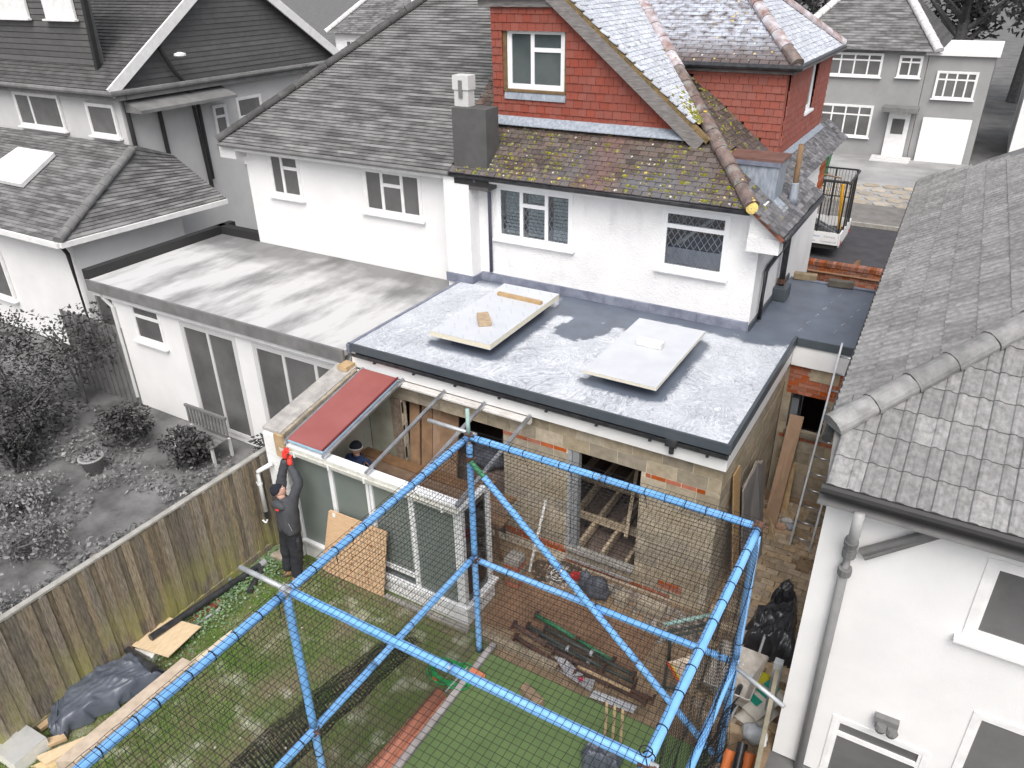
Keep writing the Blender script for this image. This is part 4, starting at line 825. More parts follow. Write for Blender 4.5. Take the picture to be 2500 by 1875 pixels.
# ================================================================ timber fence
fen = thing('fence', 'weathered overlapping timber board fence with green algae along the lawn', 'fence', (-4.15, -5, 0))
y = -1.62; k = 0
while y > -9.3:
    wd = rnd.uniform(.084, .108); zt = 1.80+rnd.uniform(-.015,.012); b = bm_(); x0 = -4.15+(.022 if k % 2 else 0)+rnd.uniform(-.004,.004); tw = rnd.uniform(-.006,.006)
    hexa(b, [(x0-.016,y,.0),(x0+tw,y,.0),(x0+.006+tw,y-wd-.012,.0),(x0-.006,y-wd-.012,.0),(x0-.016,y,zt),(x0,y,zt),(x0+.006,y-wd-.012,zt),(x0-.006,y-wd-.012,zt)])
    ob('board', b, fencew, fen); y -= wd; k += 1
b = bm_(); bx(b, -4.215, -9.3, 1.815, -4.125, -1.62, 1.845); ob('capping_rail', b, M('pale_capping', (.42,.41,.38), .85, (.28,.27,.25), 5), fen)
for z in (.35, 1.45): b = bm_(); bx(b, -4.25, -9.3, z, -4.17, -2.1, z+.08); ob('arris_rail', b, fencew, fen)
for i in range(4): b = bm_(); yy = -2.6-i*2.2; bx(b, -4.29, yy-.05, 0, -4.19, yy+.05, 1.81); ob('post', b, fencew, fen)
b = bm_(); bx(b, -4.16, -9.3, .0, -4.115, -2.12, .12); ob('gravel_board', b, fencew, fen)

# ================================================================ lawn grass and litter
def Pz(x, y, z=0.): return zp(x*.37665, 1250+y*.37665, z)          # lower left of the garden
def Pc(x, y, z=0.): return zp(600+x*.31646, 1350+y*.31646, z)      # middle
def Pr(x, y, z=0.): return zp(1150+x*.36166, 1400+y*.36166, z)     # right
gm = M('grass_blades', (.16,.30,.04), .75, (.10,.20,.03), 2.0, rand=.35)
overlay(gm, (.40,.39,.24), lambda N, L: mth(N, L, 'MULTIPLY', ramp(N, L, noise_s(N, L, 1.8, 4), .5, .66), .7))
vs_, fs = [], []
for k in range(90000):
    x = rnd.uniform(-4.1, .32); y = -2.02-rnd.random()*6.2
    dn = noise.fractal(V((x*.8, y*.8, 0)), 1, 2, 4)*.6+.62+(.45 if x < -2.2 else 0)-(.55 if x > -.55 and y > -4.2 else 0)-.25*max(0, 1-abs(x+1.2)*.9)
    if rnd.random() > dn: continue
    h = rnd.uniform(.014, .045)*(1.3 if x < -2.6 else 1); a = rnd.uniform(0, 6.28); wv = rnd.uniform(.003, .007); lx, ly = rnd.uniform(-.022,.022), rnd.uniform(-.022,.022); i = len(vs_)
    vs_ += [(x-math.cos(a)*wv, y-math.sin(a)*wv, 0), (x+math.cos(a)*wv, y+math.sin(a)*wv, 0), (x+lx, y+ly, h)]; fs.append((i, i+1, i+2))
me = bpy.data.meshes.new('grass'); me.from_pydata(vs_, [], fs); tag(ob('grass', me, gm), 'short patchy green grass of the lawn', 'grass', kind='stuff')
# clover / weeds along the fence
vs_, fs = [], []
for k in range(2600):
    y = rnd.uniform(-5.2, -2.1); x = -4.05+abs(rnd.gauss(0, .28)); 
    if y < -4.4 and rnd.random() < .6: continue
    s_ = rnd.uniform(.010, .026); z = rnd.uniform(.02, .085); i = len(vs_); a = rnd.uniform(0, 6.28)
    for q in range(4): vs_.append((x+math.cos(a+q*1.57)*s_, y+math.sin(a+q*1.57)*s_, z+rnd.uniform(-.01,.01)))
    fs.append((i, i+1, i+2, i+3))
me = bpy.data.meshes.new('weeds'); me.from_pydata(vs_, [], fs); tag(ob('weeds', me, M('weed_leaf', (.10,.20,.06), .7, (.22,.30,.20), 5, rand=.35)), 'low clover and weeds growing along the fence foot', 'weeds', kind='stuff')
def scatter(name, n, fn, mat, smin, smax, label, cat, zf=.6):
    vs_, fs = [], []
    for k in range(n):
        p = fn(); s_ = rnd.uniform(smin, smax); i = len(vs_); a = rnd.uniform(0, 6.28)
        for q in range(5): vs_.append((p[0]+math.cos(a+q*1.257)*s_*rnd.uniform(.6,1.2), p[1]+math.sin(a+q*1.257)*s_*rnd.uniform(.6,1.2), p[2]))
        for q in range(5): vs_.append((p[0]+math.cos(a+q*1.257)*s_*rnd.uniform(.3,.8), p[1]+math.sin(a+q*1.257)*s_*rnd.uniform(.3,.8), p[2]+s_*zf*rnd.uniform(.6,1.3)))
        for q in range(5): j = (q+1) % 5; fs.append((i+q, i+j, i+5+j, i+5+q))
        fs.append([i+5+q for q in range(5)])
    me = bpy.data.meshes.new(name); me.from_pydata(vs_, [], fs); return tag(ob(name, me, mat), label, cat, kind='stuff')
litm = M('litter', (.58,.56,.52), .9, (.35,.32,.28), 9, rand=.5)
scatter('litter', 46, lambda: (rnd.uniform(-2.4,.2), rnd.uniform(-6.8,-2.6), .01), litm, .008, .022, 'small scraps of paper and plaster scattered on the lawn', 'litter', .2)
scatter('gravel', 700, lambda: (rnd.uniform(-3.4,-.2), -2.02-rnd.random()*.22, .0), M('brown_gravel', (.26,.19,.13), .9, (.16,.12,.09), 20, rand=.4), .010, .022, 'brown gravel strip along the foot of the lean-to', 'gravel')
scatter('gravel', 380, lambda: tuple(Pr(rnd.uniform(1540,1680), rnd.uniform(1190,1320))), M('pebbles', (.34,.28,.22), .9, (.2,.17,.14), 20, rand=.5), .012, .026, 'loose pebbles beside the orange pipes', 'gravel')
b = bm_(); beam(b, Pc(1080,330,.02), Pc(1720,600,.02), .09, .05); tag(ob('lawn_edging', b, concrete), 'narrow concrete edging strip in front of the lean-to base', 'edging')
# ---------------- left side heap
def slab(name, pts, th, mat, label, cat, z=None, bevel=.002, parent=None):
    b = bm_(); prism(b, [p for p in pts], (0,0,th)); o = ob(name, b, mat, parent, bevel=bevel)
    return tag(o, label, cat) if label else o
slab('plywood_board', [Pz(1060,675,.16),Pz(1305,745,.13),Pz(1090,945,.15),Pz(835,865,.17)], .014, plyp, 'plywood offcut lying flat on a white foam block by the fence', 'board')
slab('foam_block', [Pz(850,872,.0),Pz(1040,915,.0),Pz(1000,985,.0),Pz(845,905,.0)], .12, M('white_foam', (.80,.80,.78), .9, (.7,.7,.68), 12), 'white foam block under the plywood offcut', 'foam block', bevel=.008)
def pipe(name, pts, r, mat, label, cat='pipe', seg=14, band=None):
    t = thing(name, label, cat, V(pts[0])); b = bm_(); tube(b, pts, r, seg); ob('tube', b, mat, t, smooth=False)
    d = (V(pts[-1])-V(pts[-2])).normalized(); b = bm_(); tube(b, [V(pts[-1])-d*.1, V(pts[-1])+d*.006], r*1.13, seg); ob('socket', b, band or mat, t); return t
pipe('soil_pipe_length', [Pz(975,815,.22), Pz(1715,325,.06)], .052, blackpl, 'long black plastic pipe lying over the plywood offcut by the fence', band=M('grey_collar', (.35,.36,.38), .5))
pipe('short_pipe', [Pz(1612,520,.05), Pz(1700,368,.05)], .048, blackpl, 'short black plastic pipe on the grass beside the long one')
pipe('grey_pipe', [Pz(1395,482,.04), Pz(1488,428,.04)], .042, M('grey_plastic', (.28,.32,.36), .5, (.2,.23,.26), 8), 'short grey plastic pipe among weeds by the fence')
pipe('grey_conduit', [Pz(1240,752,.03), Pz(1425,625,.03)], .02, galv, 'thin grey tube next to the red board on the grass')
slab('red_board', [Pz(1205,690,.03),Pz(1430,560,.03),Pz(1448,590,.03),Pz(1235,722,.03)], .02, M('red_brown_board', (.26,.055,.04), .6, (.15,.04,.03), 6), 'narrow dark red board lying on the grass', 'board')
slab('plywood_sheet', [Pz(480,1105,.06),Pz(700,935,.06),Pz(850,930,.06),Pz(640,1120,.06)], .016, plyp, 'plywood sheet half hidden under the black tarpaulin by the fence', 'board')
for i, (a, c, q, e, nm) in enumerate((((190,1370),(330,1270),(345,1285),(215,1395),'thin batten sticking out behind the tarpaulin'), ((240,1400),(340,1335),(360,1360),(270,1425),'short batten beside the thin one behind the tarpaulin'), ((280,1490),(420,1450),(440,1480),(320,1530),'stubby timber end under the corner of the tarpaulin'))):
    slab('batten', [Pz(*a,.04),Pz(*c,.04),Pz(*q,.04),Pz(*e,.04)], .05, wood, nm, 'batten')
slab('timber_board', [Pz(240,1600,.03),Pz(640,1435,.03),Pz(680,1450,.03),Pz(300,1650,.03)], .05, plyp, 'rough timber board sticking out below the tarpaulin', 'board')
slab('sawdust_board', [Pz(200,1655,.012),Pz(640,1475,.012),Pz(520,1580,.012),Pz(380,1690,.012)], .02, M('sawdust', (.62,.50,.30), .95, (.5,.38,.2), 14), 'pale splintered board lying flat beside the long beam', 'board')
slab('long_plank', [Pz(1215,1000,.03),Pz(1505,780,.03),Pz(1558,812,.03),Pz(1270,1040,.03)], .05, palewood, 'pale sawn plank on the grass beyond the long beam', 'plank')
slab('long_beam', [Pz(380,1670,.06),Pz(1200,995,.06),Pz(1270,1030,.06),Pz(520,1670,.06)], .16, M('pale_beam', (.55,.46,.37), .75, (.42,.34,.27), 4, stretch=(2,2,1)), 'long pale timber beam lying beside the tarpaulin', 'beam')
t = thing('foil_insulation_block', 'thick white insulation block with crumpled foil top in the garden corner', 'insulation', Pz(130,1500)); c4 = [Pz(130,1352,.2),Pz(300,1462,.2),Pz(92,1640,.2),Pz(-40,1545,.2)]
b = bm_(); prism(b, [p-V((0,0,.2)) for p in c4], (0,0,.197)); ob('foam_core', b, M('white_core', (.80,.80,.77), .9, (.72,.72,.68), 15), t)
foil = M('crumpled_foil', (.80,.81,.83), .3, (.66,.68,.7), 4, metal=.5, bump=.7, bscale=7); b = bm_(); prism(b, c4, (0,0,.004)); ob('foil', b, foil, t)
# tarpaulin: a draped creased sheet over a low stack
tarpm = M('dark_tarpaulin', (.075,.088,.115), .34, (.11,.125,.155), 5, spec=.5, bump=.25, bscale=16)
def drape(name, quad, h, mat, label, cat, n=44, seed=0, amp=.03, edge=.12):
    A, B_, C_, D_ = [V(q) for q in quad]; vs_, fs = [], []
    for j in range(n+1):
        for i in range(n+1):
            u, v = i/n, j/n; p = A.lerp(B_, u).lerp(D_.lerp(C_, u), v); e = min(u, v, 1-u, 1-v)/edge
            prof = 1-(1-min(1, e))**2
            cr = (1-abs(noise.noise(V((u*3+v*1.2+seed, v*2.6, 0))))*2.2)+.5*(1-2*abs(noise.noise(V((u*7+v*3, v*6-u*2, seed)))))+.18*(1-2*abs(noise.noise(V((u*16, v*14, seed+3)))))
            z = .015+h*prof*(.86+.2*noise.noise(V((u*1.2+seed, v*1.2, 5))))+amp*cr*(.4+prof)
            out = (1-min(1, e))*.10*noise.noise(V((u*9, v*9, seed+7)))
            vs_.append((p.x+out+.02*noise.noise(V((u*7, v*7, seed+1))), p.y+out+.02*noise.noise(V((u*7, v*7, seed+2))), z))
    for j in range(n):
        for i in range(n): k = j*(n+1)+i; fs.append((k, k+1, k+n+2, k+n+1))
    me = bpy.data.meshes.new(name); me.from_pydata(vs_, [], fs); o = ob(name, me, mat, smooth=True); return tag(o, label, cat)
drape('tarpaulin', [Pz(400,1120,.1), Pz(900,930,.1), Pz(1085,1080,.05), Pz(360,1490,.02)], .24, tarpm, 'black tarpaulin draped over a low stack of boards by the fence', 'tarpaulin', seed=2, amp=.03, n=64)
drape('tarpaulin_fold', [Pz(345,1170,.1), Pz(450,1110,.1), Pz(430,1460,.05), Pz(325,1480,.02)], .16, tarpm, 'folded back flap of black sheeting at the end of the tarpaulin', 'tarpaulin', n=24, seed=5)
pipe('bent_pipe', [Pz(775,855,.12), Pz(880,930,.22), Pz(1000,1020,.26)], .05, blackpl, 'black plastic pipe poking out under the tarpaulin')
pipe('pipe_fitting', [Pz(935,640,.35), Pz(970,680,.30)], .03, blackpl, 'small black pipe fitting fixed low on the fence')
# leaning ply sheet
A, B_, C_, D_ = yp(807,1244,-2.04), yp(946,1297,-2.06), zp(938,1458,.0), zp(796,1393,.0)
b = bm_(); nrm = (B_-A).cross(D_-A).normalized(); 
if nrm.y > 0: nrm = -nrm
prism(b, [A,B_,C_,D_], nrm*.018); sh = tag(ob('plywood_sheet', b, ply), 'knotty plywood sheet leaning against the frosted glass', 'plywood')
knots = []
for k in range(16): u, v = (.42+rnd.uniform(-.03,.03) if k % 2 else .72+rnd.uniform(-.03,.03)), .08+.055*k; knots.append((A.lerp(B_, u).lerp(D_.lerp(C_, u), v)+nrm*.0185, nrm))
lumps('knot', M('knot', (.42,.17,.07), .8), knots, sh, .015, .034, .02); b = bm_(); p = A.lerp(D_,.05).lerp(B_.lerp(C_,.05),.08)+nrm*.0195; obx(b, p, (B_-A).normalized()*.03, (D_-A).normalized()*.04, nrm*.001); ob('paper_label', b, fasciaw, sh)
p = A.lerp(D_, .0); b = bm_(); prism(b, [A+V((-.05,-.0,-.05)),A+V((.0,0,-.05)),D_+V((.02,0,0)),D_+V((-.08,0,0))], nrm*.016-V((0,-.03,0))); tag(ob('plywood_offcut', b, ply), 'narrow plywood offcut standing behind the knotty sheet', 'plywood')
slab('stone', [V((-3.95,-2.35,0)),V((-3.6,-2.32,0)),V((-3.55,-2.1,0)),V((-3.9,-2.08,0))], .11, stone, 'rough stone lying at the foot of the white pipe', 'stone', bevel=.03)

# ================================================================ cricket mat, stumps, hose
turf = M('artificial_turf', (.15,.225,.085), .95, (.115,.18,.068), 2.5, bump=.7, bscale=260)
vs_, fs = [], []
for j in range(61):
    for i in range(33): vs_.append((.33+3.2*i/32, -2.24-6*j/60, .022+.010*noise.noise(V((i*.35, j*.35, 0)))))
for j in range(60):
    for i in range(32): k = j*33+i; fs.append((k, k+1, k+34, k+33))
me = bpy.data.meshes.new('turf_mat'); me.from_pydata(vs_, [], fs); tag(ob('turf_mat', me, turf, smooth=True), 'green artificial turf mat laid inside the cage', 'mat')
b = bm_(); bx(b, .235, -8.3, 0, .325, -2.1, .085); tag(ob('edge_rail', b, M('grey_edge_timber', (.40,.38,.38), .85, (.27,.25,.25), 5), bevel=.005), 'long grey timber edge along the turf mat', 'timber')
t = thing('clay_roll', 'long terracotta pipe lying beside the grey timber edge', 'pipe', (.12,-4.6,0)); tc = M('terracotta', (.42,.17,.11), .75, (.33,.13,.085), 5)
a, q = Pc(1500,1085,.09), Pc(1010,1655,.09); q = a+(q-a)*1.5
b = bm_(); tube(b, [a,q], .095, 18); ob('barrel', b, tc, t, smooth=True); b = bm_(); tube(b, [a+(q-a).normalized()*.001+V((.10,.0,-.055)), q+V((.10,0,-.055))], .05, 10); ob('lower_fold', b, tc, t)
hose = thing('garden_hose', 'coiled green garden hose on the grass by the mat corner', 'hose', Pc(1590,930)); hc = Pc(1590,945); hm = M('green_hose', (.02,.34,.09), .4, (.015,.25,.07), 8)
pts = []
for k in range(260): a = k*.18; rr = .21+.06*math.sin(k*.37)+.04*noise.noise(V((k*.13,0,0))); pts.append(hc+V((rr*math.cos(a)*1.15+.02*math.sin(a*.31), rr*math.sin(a)+.03*math.cos(a*.23), .02+.05*(k/260)+.012*math.sin(k))))
b = bm_(); tube(b, pts, .010, 6); ob('coil', b, hm, hose, smooth=True)
b = bm_(); tube(b, [Pc(1445,965,.03), Pc(1475,990,.03)], .02, 8); ob('orange_connector', b, M('orange_plastic', (.75,.22,.05), .4), hose)
b = bm_(); beam(b, Pc(1715,880,.1), Pc(1540,1075,.05), .012, .03); tag(ob('metal_stake', b, galv), 'thin metal stake leaning across the green hose', 'stake')
c = Pc(1780,950,.05); b = bm_(); obx(b, (c.x,c.y,.075), (.11,-.01,0), (.01,.055,0), (0,0,.04)); tag(ob('loose_brick', b, M('orange_brick', (.62,.22,.12), .85, (.5,.17,.09), 9, bump=.4), bevel=.01), 'loose orange brick on the mat edge by the hose', 'brick')
a, q = Pr(350,775,.06), Pr(470,895,.06); b = bm_(); beam(b, (a.x,a.y,.085), (q.x,q.y,.085), .13, .11); tag(ob('timber_block', b, M('grey_brown_block', (.27,.20,.13), .85, (.18,.13,.09), 6), bevel=.006), 'square timber offcut lying on the turf mat', 'timber')
st = thing('cricket_stumps', 'three wooden cricket stumps standing on the turf mat', 'stumps', (2.42,-2.71,.02)); swm = M('stump_wood', (.52,.40,.24), .6, (.42,.31,.18), 8)
for k, x in enumerate((2.31, 2.415, 2.52)):
    b = bm_(); lathe(b, [(.012,0),(.019,.03),(.019,.62),(.016,.68),(.008,.70)], 12, (x,-2.715,.03)); s_ = ob('stump', b, swm, st, smooth=True)
    for q in range(6): b = bm_(); z = .42+q*.028; tube(b, [(x-.012,-2.7345,z),(x+.004,-2.7352,z+.012),(x+.012,-2.7338,z+.004)], .004, 4); ob('ink_mark', b, blackpl, s_)
b = bm_(); bx(b, 2.25, -2.75, .03, 2.58, -2.68, .05); ob('base_plate', b, galv, st)
drape('black_sack', [Pr(770,1200), Pr(1010,1230), Pr(1000,1360), Pr(760,1330)], .22, tarpm, 'crumpled black bin sack on the turf mat', 'sack', n=28, seed=9, amp=.05)
# ================================================================ building rubbish between mat and wall
slab('ground_sheet_board', [V((-.22,-.72,.02)),V((-.12,-1.78,.02)),V((2.22,-1.55,.02)),V((2.28,-.80,.02))], .02, brownply, 'large brown plywood board lying flat in front of the doorway', 'board')
b = bm_(); beam(b, Pr(60,395,.05), Pr(575,640,.05), .14, .10); tag(ob('kerb_stone', b, stone, bevel=.01), 'weathered kerb along the back of the turf mat', 'kerb')
slab('grey_sheet', [Pr(830,790,.05),Pr(1120,900,.05),Pr(1095,945,.05),Pr(800,835,.05)], .012, M('grey_sheet', (.52,.54,.57), .6, (.40,.42,.45), 6), 'pale grey sheet offcut at the back edge of the mat', 'sheet')
props = [((290,345),(690,590),.034,rust,.09), ((300,430),(700,680),.03,rust,.05), ((380,355),(900,640),.03,dkgreen,.13), ((440,280),(960,590),.032,greenpaint,.12), ((500,370),(1100,690),.034,dkgreen,.17), ((560,520),(1090,790),.034,rust,.10), ((450,430),(1110,740),.028,dkgreen,.09), ((640,610),(1180,870),.036,rust,.05), ((720,640),(1230,850),.03,rust,.12)]
names = ['rusty short steel prop on the brown board ending by the kerb','rusty steel prop lowest in the pile by the kerb','dark steel prop next to the bright green one','bright green painted steel prop in the pile','thick dark steel prop on top of the pile','rusty steel prop beside the wooden strip','thin dark steel prop in the middle of the pile','rusty flanged prop at the grey sheet side of the pile','rusty prop crossing near the grey sheet']
for (a, c, r, mt, z), nm in zip(props, names):
    t = thing('steel_prop', nm, 'prop', Pr(*a), 'steel props in a pile'); p, q = Pr(*a, z), Pr(*c, z); d = (q-p).normalized(); b = bm_(); tube(b, [p, p.lerp(q,.55)], r, 10); ob('outer_tube', b, mt, t, smooth=True)
    b = bm_(); tube(b, [p.lerp(q,.53), q], r*.8, 10); ob('inner_tube', b, mt, t, smooth=True); s_ = d.orthogonal().normalized(); u_ = d.cross(s_)
    for e in (p, q): b = bm_(); obx(b, e, d*.006, s_*.065, u_*.065); ob('base_plate', b, rust, t)
    b = bm_(); tube(b, [p.lerp(q,.53), p.lerp(q,.56)], r*1.5, 10); ob('collar', b, galv if mt is dkgreen else rust, t)
b = bm_(); beam(b, Pr(715,625,.16), Pr(1075,795,.14), .035, .025); tag(ob('wood_strip', b, wood), 'thin new wooden strip lying on the prop pile', 'batten')
junk = M('grey_scrap', (.44,.44,.46), .6, (.25,.25,.27), 8, rand=.2)
for i, (pts, nm) in enumerate((((( 560,560),(640,580),(760,690),(650,700)), 'bent grey metal scrap beside the kerb'), (((580,650),(700,700),(840,720),(810,800)), 'flat grey scrap piled by the rusty props'))):
    b = bm_(); P_ = [Pr(*p, .06+.05*rnd.random()) for p in pts]; prism(b, P_, (0,0,.01)); tag(ob('metal_scrap', b, junk), nm, 'scrap')
lump_bag('red_ball', Pr(740,722,.10), (.03,.03,.03), M('red_ball', (.6,.03,.10), .4), 'small crimson ball on the grey scrap', 'ball', 4)
rub = M('rubble', (.36,.33,.30), .95, (.22,.19,.16), 12, rand=.45, bump=.5)
def wallfoot():
    x = rnd.uniform(.2, 2.9); return (x, -.08-abs(rnd.gauss(0,.22)), .0)
scatter('rubble', 520, wallfoot, rub, .012, .055, 'broken block and mortar rubble along the foot of the wall', 'rubble', .8)
scatter('rubble', 260, lambda: tuple(Pr(rnd.uniform(1150,1560), rnd.uniform(330,480), .0)), rub, .01, .045, 'rubble and chippings under the green trestle', 'rubble', .8)
scatter('mud', 420, lambda: tuple(Pr(rnd.uniform(420,740), rnd.uniform(-80,60), .0)), soil, .015, .05, 'clods of wet mud by the lean-to doorway', 'mud', .6)
for i, (x, y, w_, d_, a_) in enumerate(((2.0,-.35,.44,.12,.12), (1.55,-.42,.22,.2,.6))):
    b = bm_(); obx(b, (x,y,.11), V((math.cos(a_),-math.sin(a_)*.4,0))*w_/2, V((math.sin(a_)*.4,math.cos(a_),0))*d_/2, (0,0,.105)); tag(ob('concrete_lump', b, block, bevel=.015), 'loose concrete block standing at the wall foot' if i == 0 else 'smaller broken block in the rubble at the wall foot', 'block')
lump_bag('rubble_sack', Pr(850,150), (.20,.15,.20), dbag, 'dark rubble sack slumped against the wall under the doorway', 'sack', 6)
lump_bag('rubble_sack', Pr(770,110), (.10,.09,.22), dbag, 'thin dark sack standing by the bigger rubble sack', 'sack', 7)
t = thing('sds_drill', 'red power tool with coiled pale cable by the doorway', 'tool', Pr(700,60)); c = Pr(705,60); b = bm_(); beam(b, c+V((-.08,0,.10)), c+V((.1,.05,.13)), .09, .11); beam(b, c+V((.1,.05,.13)), c+V((.24,.10,.13)), .03, .03); beam(b, c+V((-.06,0,.08)), c+V((-.09,-.03,0)), .04, .05); ob('body', b, M('red_tool', (.45,.03,.03), .45), t, bevel=.01)
b = bm_(); tube(b, [c+V((-.28+.12*math.cos(k*.5), -.05+.12*math.sin(k*.5), .02+.004*k)) for k in range(30)], .007, 5); ob('cable', b, fasciaw, t)
a, q = yp(1333,1221,-.04), zp(1292,1396,0); b = bm_(); beam(b, a, q, .04, .022, up=(0,1,0)); tag(ob('measuring_staff', b, M('white_staff', (.76,.75,.74), .5, (.55,.54,.53), 30)), 'white measuring staff leaning on the block wall', 'staff')
# green trestle and warning board
t = thing('steel_trestle', 'dark green steel trestle frame standing in the rubble', 'trestle', Pr(1350,590))
for a, c, z0, z1, r, mt in (((1300,345),(1640,275),.55,.55,.03,tealpole), ((1310,400),(1650,330),.45,.45,.02,dkgreen), ((1345,380),(1335,590),.5,.0,.026,dkgreen), ((1620,300),(1600,470),.5,.0,.024,dkgreen), ((1370,420),(1640,370),.36,.36,.018,dkgreen)):
    b = bm_(); tube(b, [Pr(*a, z0), Pr(*c, z1)], r, 10); ob('bar', b, mt, t, smooth=True)
t = thing('warning_board', 'cream triangular warning board with red edge and yellow panel in the cage corner', 'sign', Pr(1420,770))
A, B_, C_ = Pr(1325,597,.55), Pr(1500,550,.58), Pr(1430,775,.12); nn = (B_-A).cross(C_-A).normalized()
if nn.z < 0: nn = -nn
b = bm_(); prism(b, [A,B_,B_+V((.08,-.06,-.05)),C_], nn*.012); ob('panel', b, M('cream_panel', (.68,.56,.44), .7, (.58,.46,.36), 5), t)
b = bm_(); beam(b, A+nn*.016, C_+nn*.016, .035, .01, up=nn); ob('red_edge', b, M('fluorescent_red', (.85,.12,.05), .5), t)
b = bm_(); m_ = A.lerp(C_, .35)+nn*.018+(B_-A)*.16; obx(b, m_, (B_-A).normalized()*.07, (C_-A).normalized()*.15, nn*.003); ob('yellow_panel', b, M('yellow_panel', (.75,.60,.03), .5), t)
for p, q in ((A, A+V((.02,-.1,-.55))), (C_, C_+V((-.3,-.05,-.1)))): b = bm_(); tube(b, [p, q], .018, 8); ob('leg', b, dkgreen, t)
# ---------------- passage: pavers and leaning things
pavm = M('clay_paver', (.46,.36,.25), .9, (.32,.245,.165), 9, rand=.22, bump=.4)
pav = bpy.data.objects.new('paving', None); COL.objects.link(pav); pav['kind'] = 'structure'; pav.location = (3.4, 1, .0); XF[pav.name] = Matrix.Translation((3.4,1,0))
b = bm_(); obx(b, (0,0,0), (.098,0,0), (0,.063,0), (0,0,.03)); pme = mk(b, 'paver', pavm)
n = 0
for j in range(38):
    for i in range(7):
        x = 2.86+i*.205+(.1 if j % 2 else 0)+rnd.uniform(-.006,.006); y = -1.75+j*.137+rnd.uniform(-.005,.005)
        if x > 4.12 or (rnd.random() < .25 and (i < 1 or y < .2)) or noise.noise(V((x*2, y*1.6, 3))) > .42: continue
        inst('paver', pme, Matrix.Translation((x,y,.012+rnd.uniform(-.004,.008))) @ Matrix.Rotation(R(rnd.gauss(0,2 if rnd.random() < .85 else 14)),4,'Z') @ Matrix.Rotation(R(rnd.gauss(0,1.5)),4,'X'), pav); n += 1
scatter('rubble', 420, lambda: (rnd.uniform(2.75,4.1), rnd.uniform(-1.9,3.4), .03), M('earth_crumbs', (.21,.16,.11), .95, (.14,.10,.07), 12, rand=.4), .008, .03, 'earth and stone crumbs strewn over the passage paving', 'rubble', .5)
lad = thing('ladder', 'aluminium ladder leaning on the side roof edge in the passage', 'ladder', (3.6, 2.2, 0))
l0, l1, r0 = V((3.46,2.2,.02)), V((3.50,3.47,3.26)), V((3.78,2.2,.02)); r1 = l1+(r0-l0)
for p, q in ((l0,l1), (r0,r1)): b = bm_(); beam(b, p, q, .028, .06, up=(0,-1,.4)); ob('stile', b, alu, lad)
for k in range(12): b = bm_(); tube(b, [l0.lerp(l1,(k+.6)/12.4), r0.lerp(r1,(k+.6)/12.4)], .016, 8); ob('rung', b, alu, lad, smooth=True)
def lean(name, pts, th, mat, label, cat):
    b = bm_(); n_ = (V(pts[1])-V(pts[0])).cross(V(pts[-1])-V(pts[0])).normalized(); prism(b, pts, n_*th); return tag(ob(name, b, mat), label, cat)
P4 = lambda x, y: (1750+x*.36166, 800+y*.36166)
lean('scaffold_board', [V((2.90,3.56,1.72)),V((3.13,3.57,1.72)),V((3.13,2.62,.03)),V((2.90,2.72,.03))], .035, M('pinkish_board', (.40,.27,.18), .75, (.32,.21,.14), 4), 'wide brown board leaning below the dark opening in the passage', 'board')
lean('narrow_board', [V((3.10,3.5,.8)),V((3.15,3.5,.8)),V((3.22,3.0,.03)),V((3.10,3.05,.03))], .03, wood, 'narrow timber standing beside the wide leaning board', 'board')
lean('osb_strip', [xp(*P4(150,925),2.735),xp(*P4(108,1000),2.735),V((2.93,.65,.02)),V((2.93,.98,.02))], .02, M('osb', (.50,.33,.17), .75, (.38,.24,.11), 22), 'tall strip of orange chipboard leaning on the side wall', 'board')
lean('plasterboard', [xp(*P4(315,895),2.76),xp(*P4(265,900),2.77),xp(*P4(172,1075),2.77),V((2.95,1.05,.02)),V((3.10,1.70,.02))], .025, M('grey_plasterboard', (.26,.245,.24), .8, (.20,.19,.19), 3), 'grey sheet of plasterboard with torn paper edge leaning in the passage', 'plasterboard')
lean('torn_paper', [xp(*P4(265,900),2.80),xp(*P4(318,893),2.80),xp(*P4(255,1000),2.81),xp(*P4(172,1110),2.80)], .004, M('cream_paper', (.66,.60,.52), .9), 'torn cream paper hanging over the top of the plasterboard', 'paper')
lean('thin_offcut', [zp(*P4(345,1270),.3),zp(*P4(360,1290),.3),zp(*P4(392,1460),.02),zp(*P4(352,1420),.02)], .02, wood, 'short pointed timber offcut at the foot of the plasterboard', 'board')
for i, (x, y) in enumerate(((3.28,2.75),(3.36,2.62),(3.22,2.55))): lump_bag('paper_waste', (x,y,.03), (.10,.07,.07), M('waste%d' % i, ((.75,.74,.73),(.35,.37,.42),(.62,.40,.28))[i], .8, None, 8, .5), ('crumpled white paper','crumpled grey packet','torn brown card')[i]+' on the paving under the leaning board', 'waste', 10+i)
slab('stone_block', [V((3.55,2.95,.03)),V((3.95,2.9,.03)),V((3.97,3.1,.03)),V((3.6,3.2,.03))], .10, stone, 'rough stone block at the passage end by the ladder', 'stone', bevel=.02)
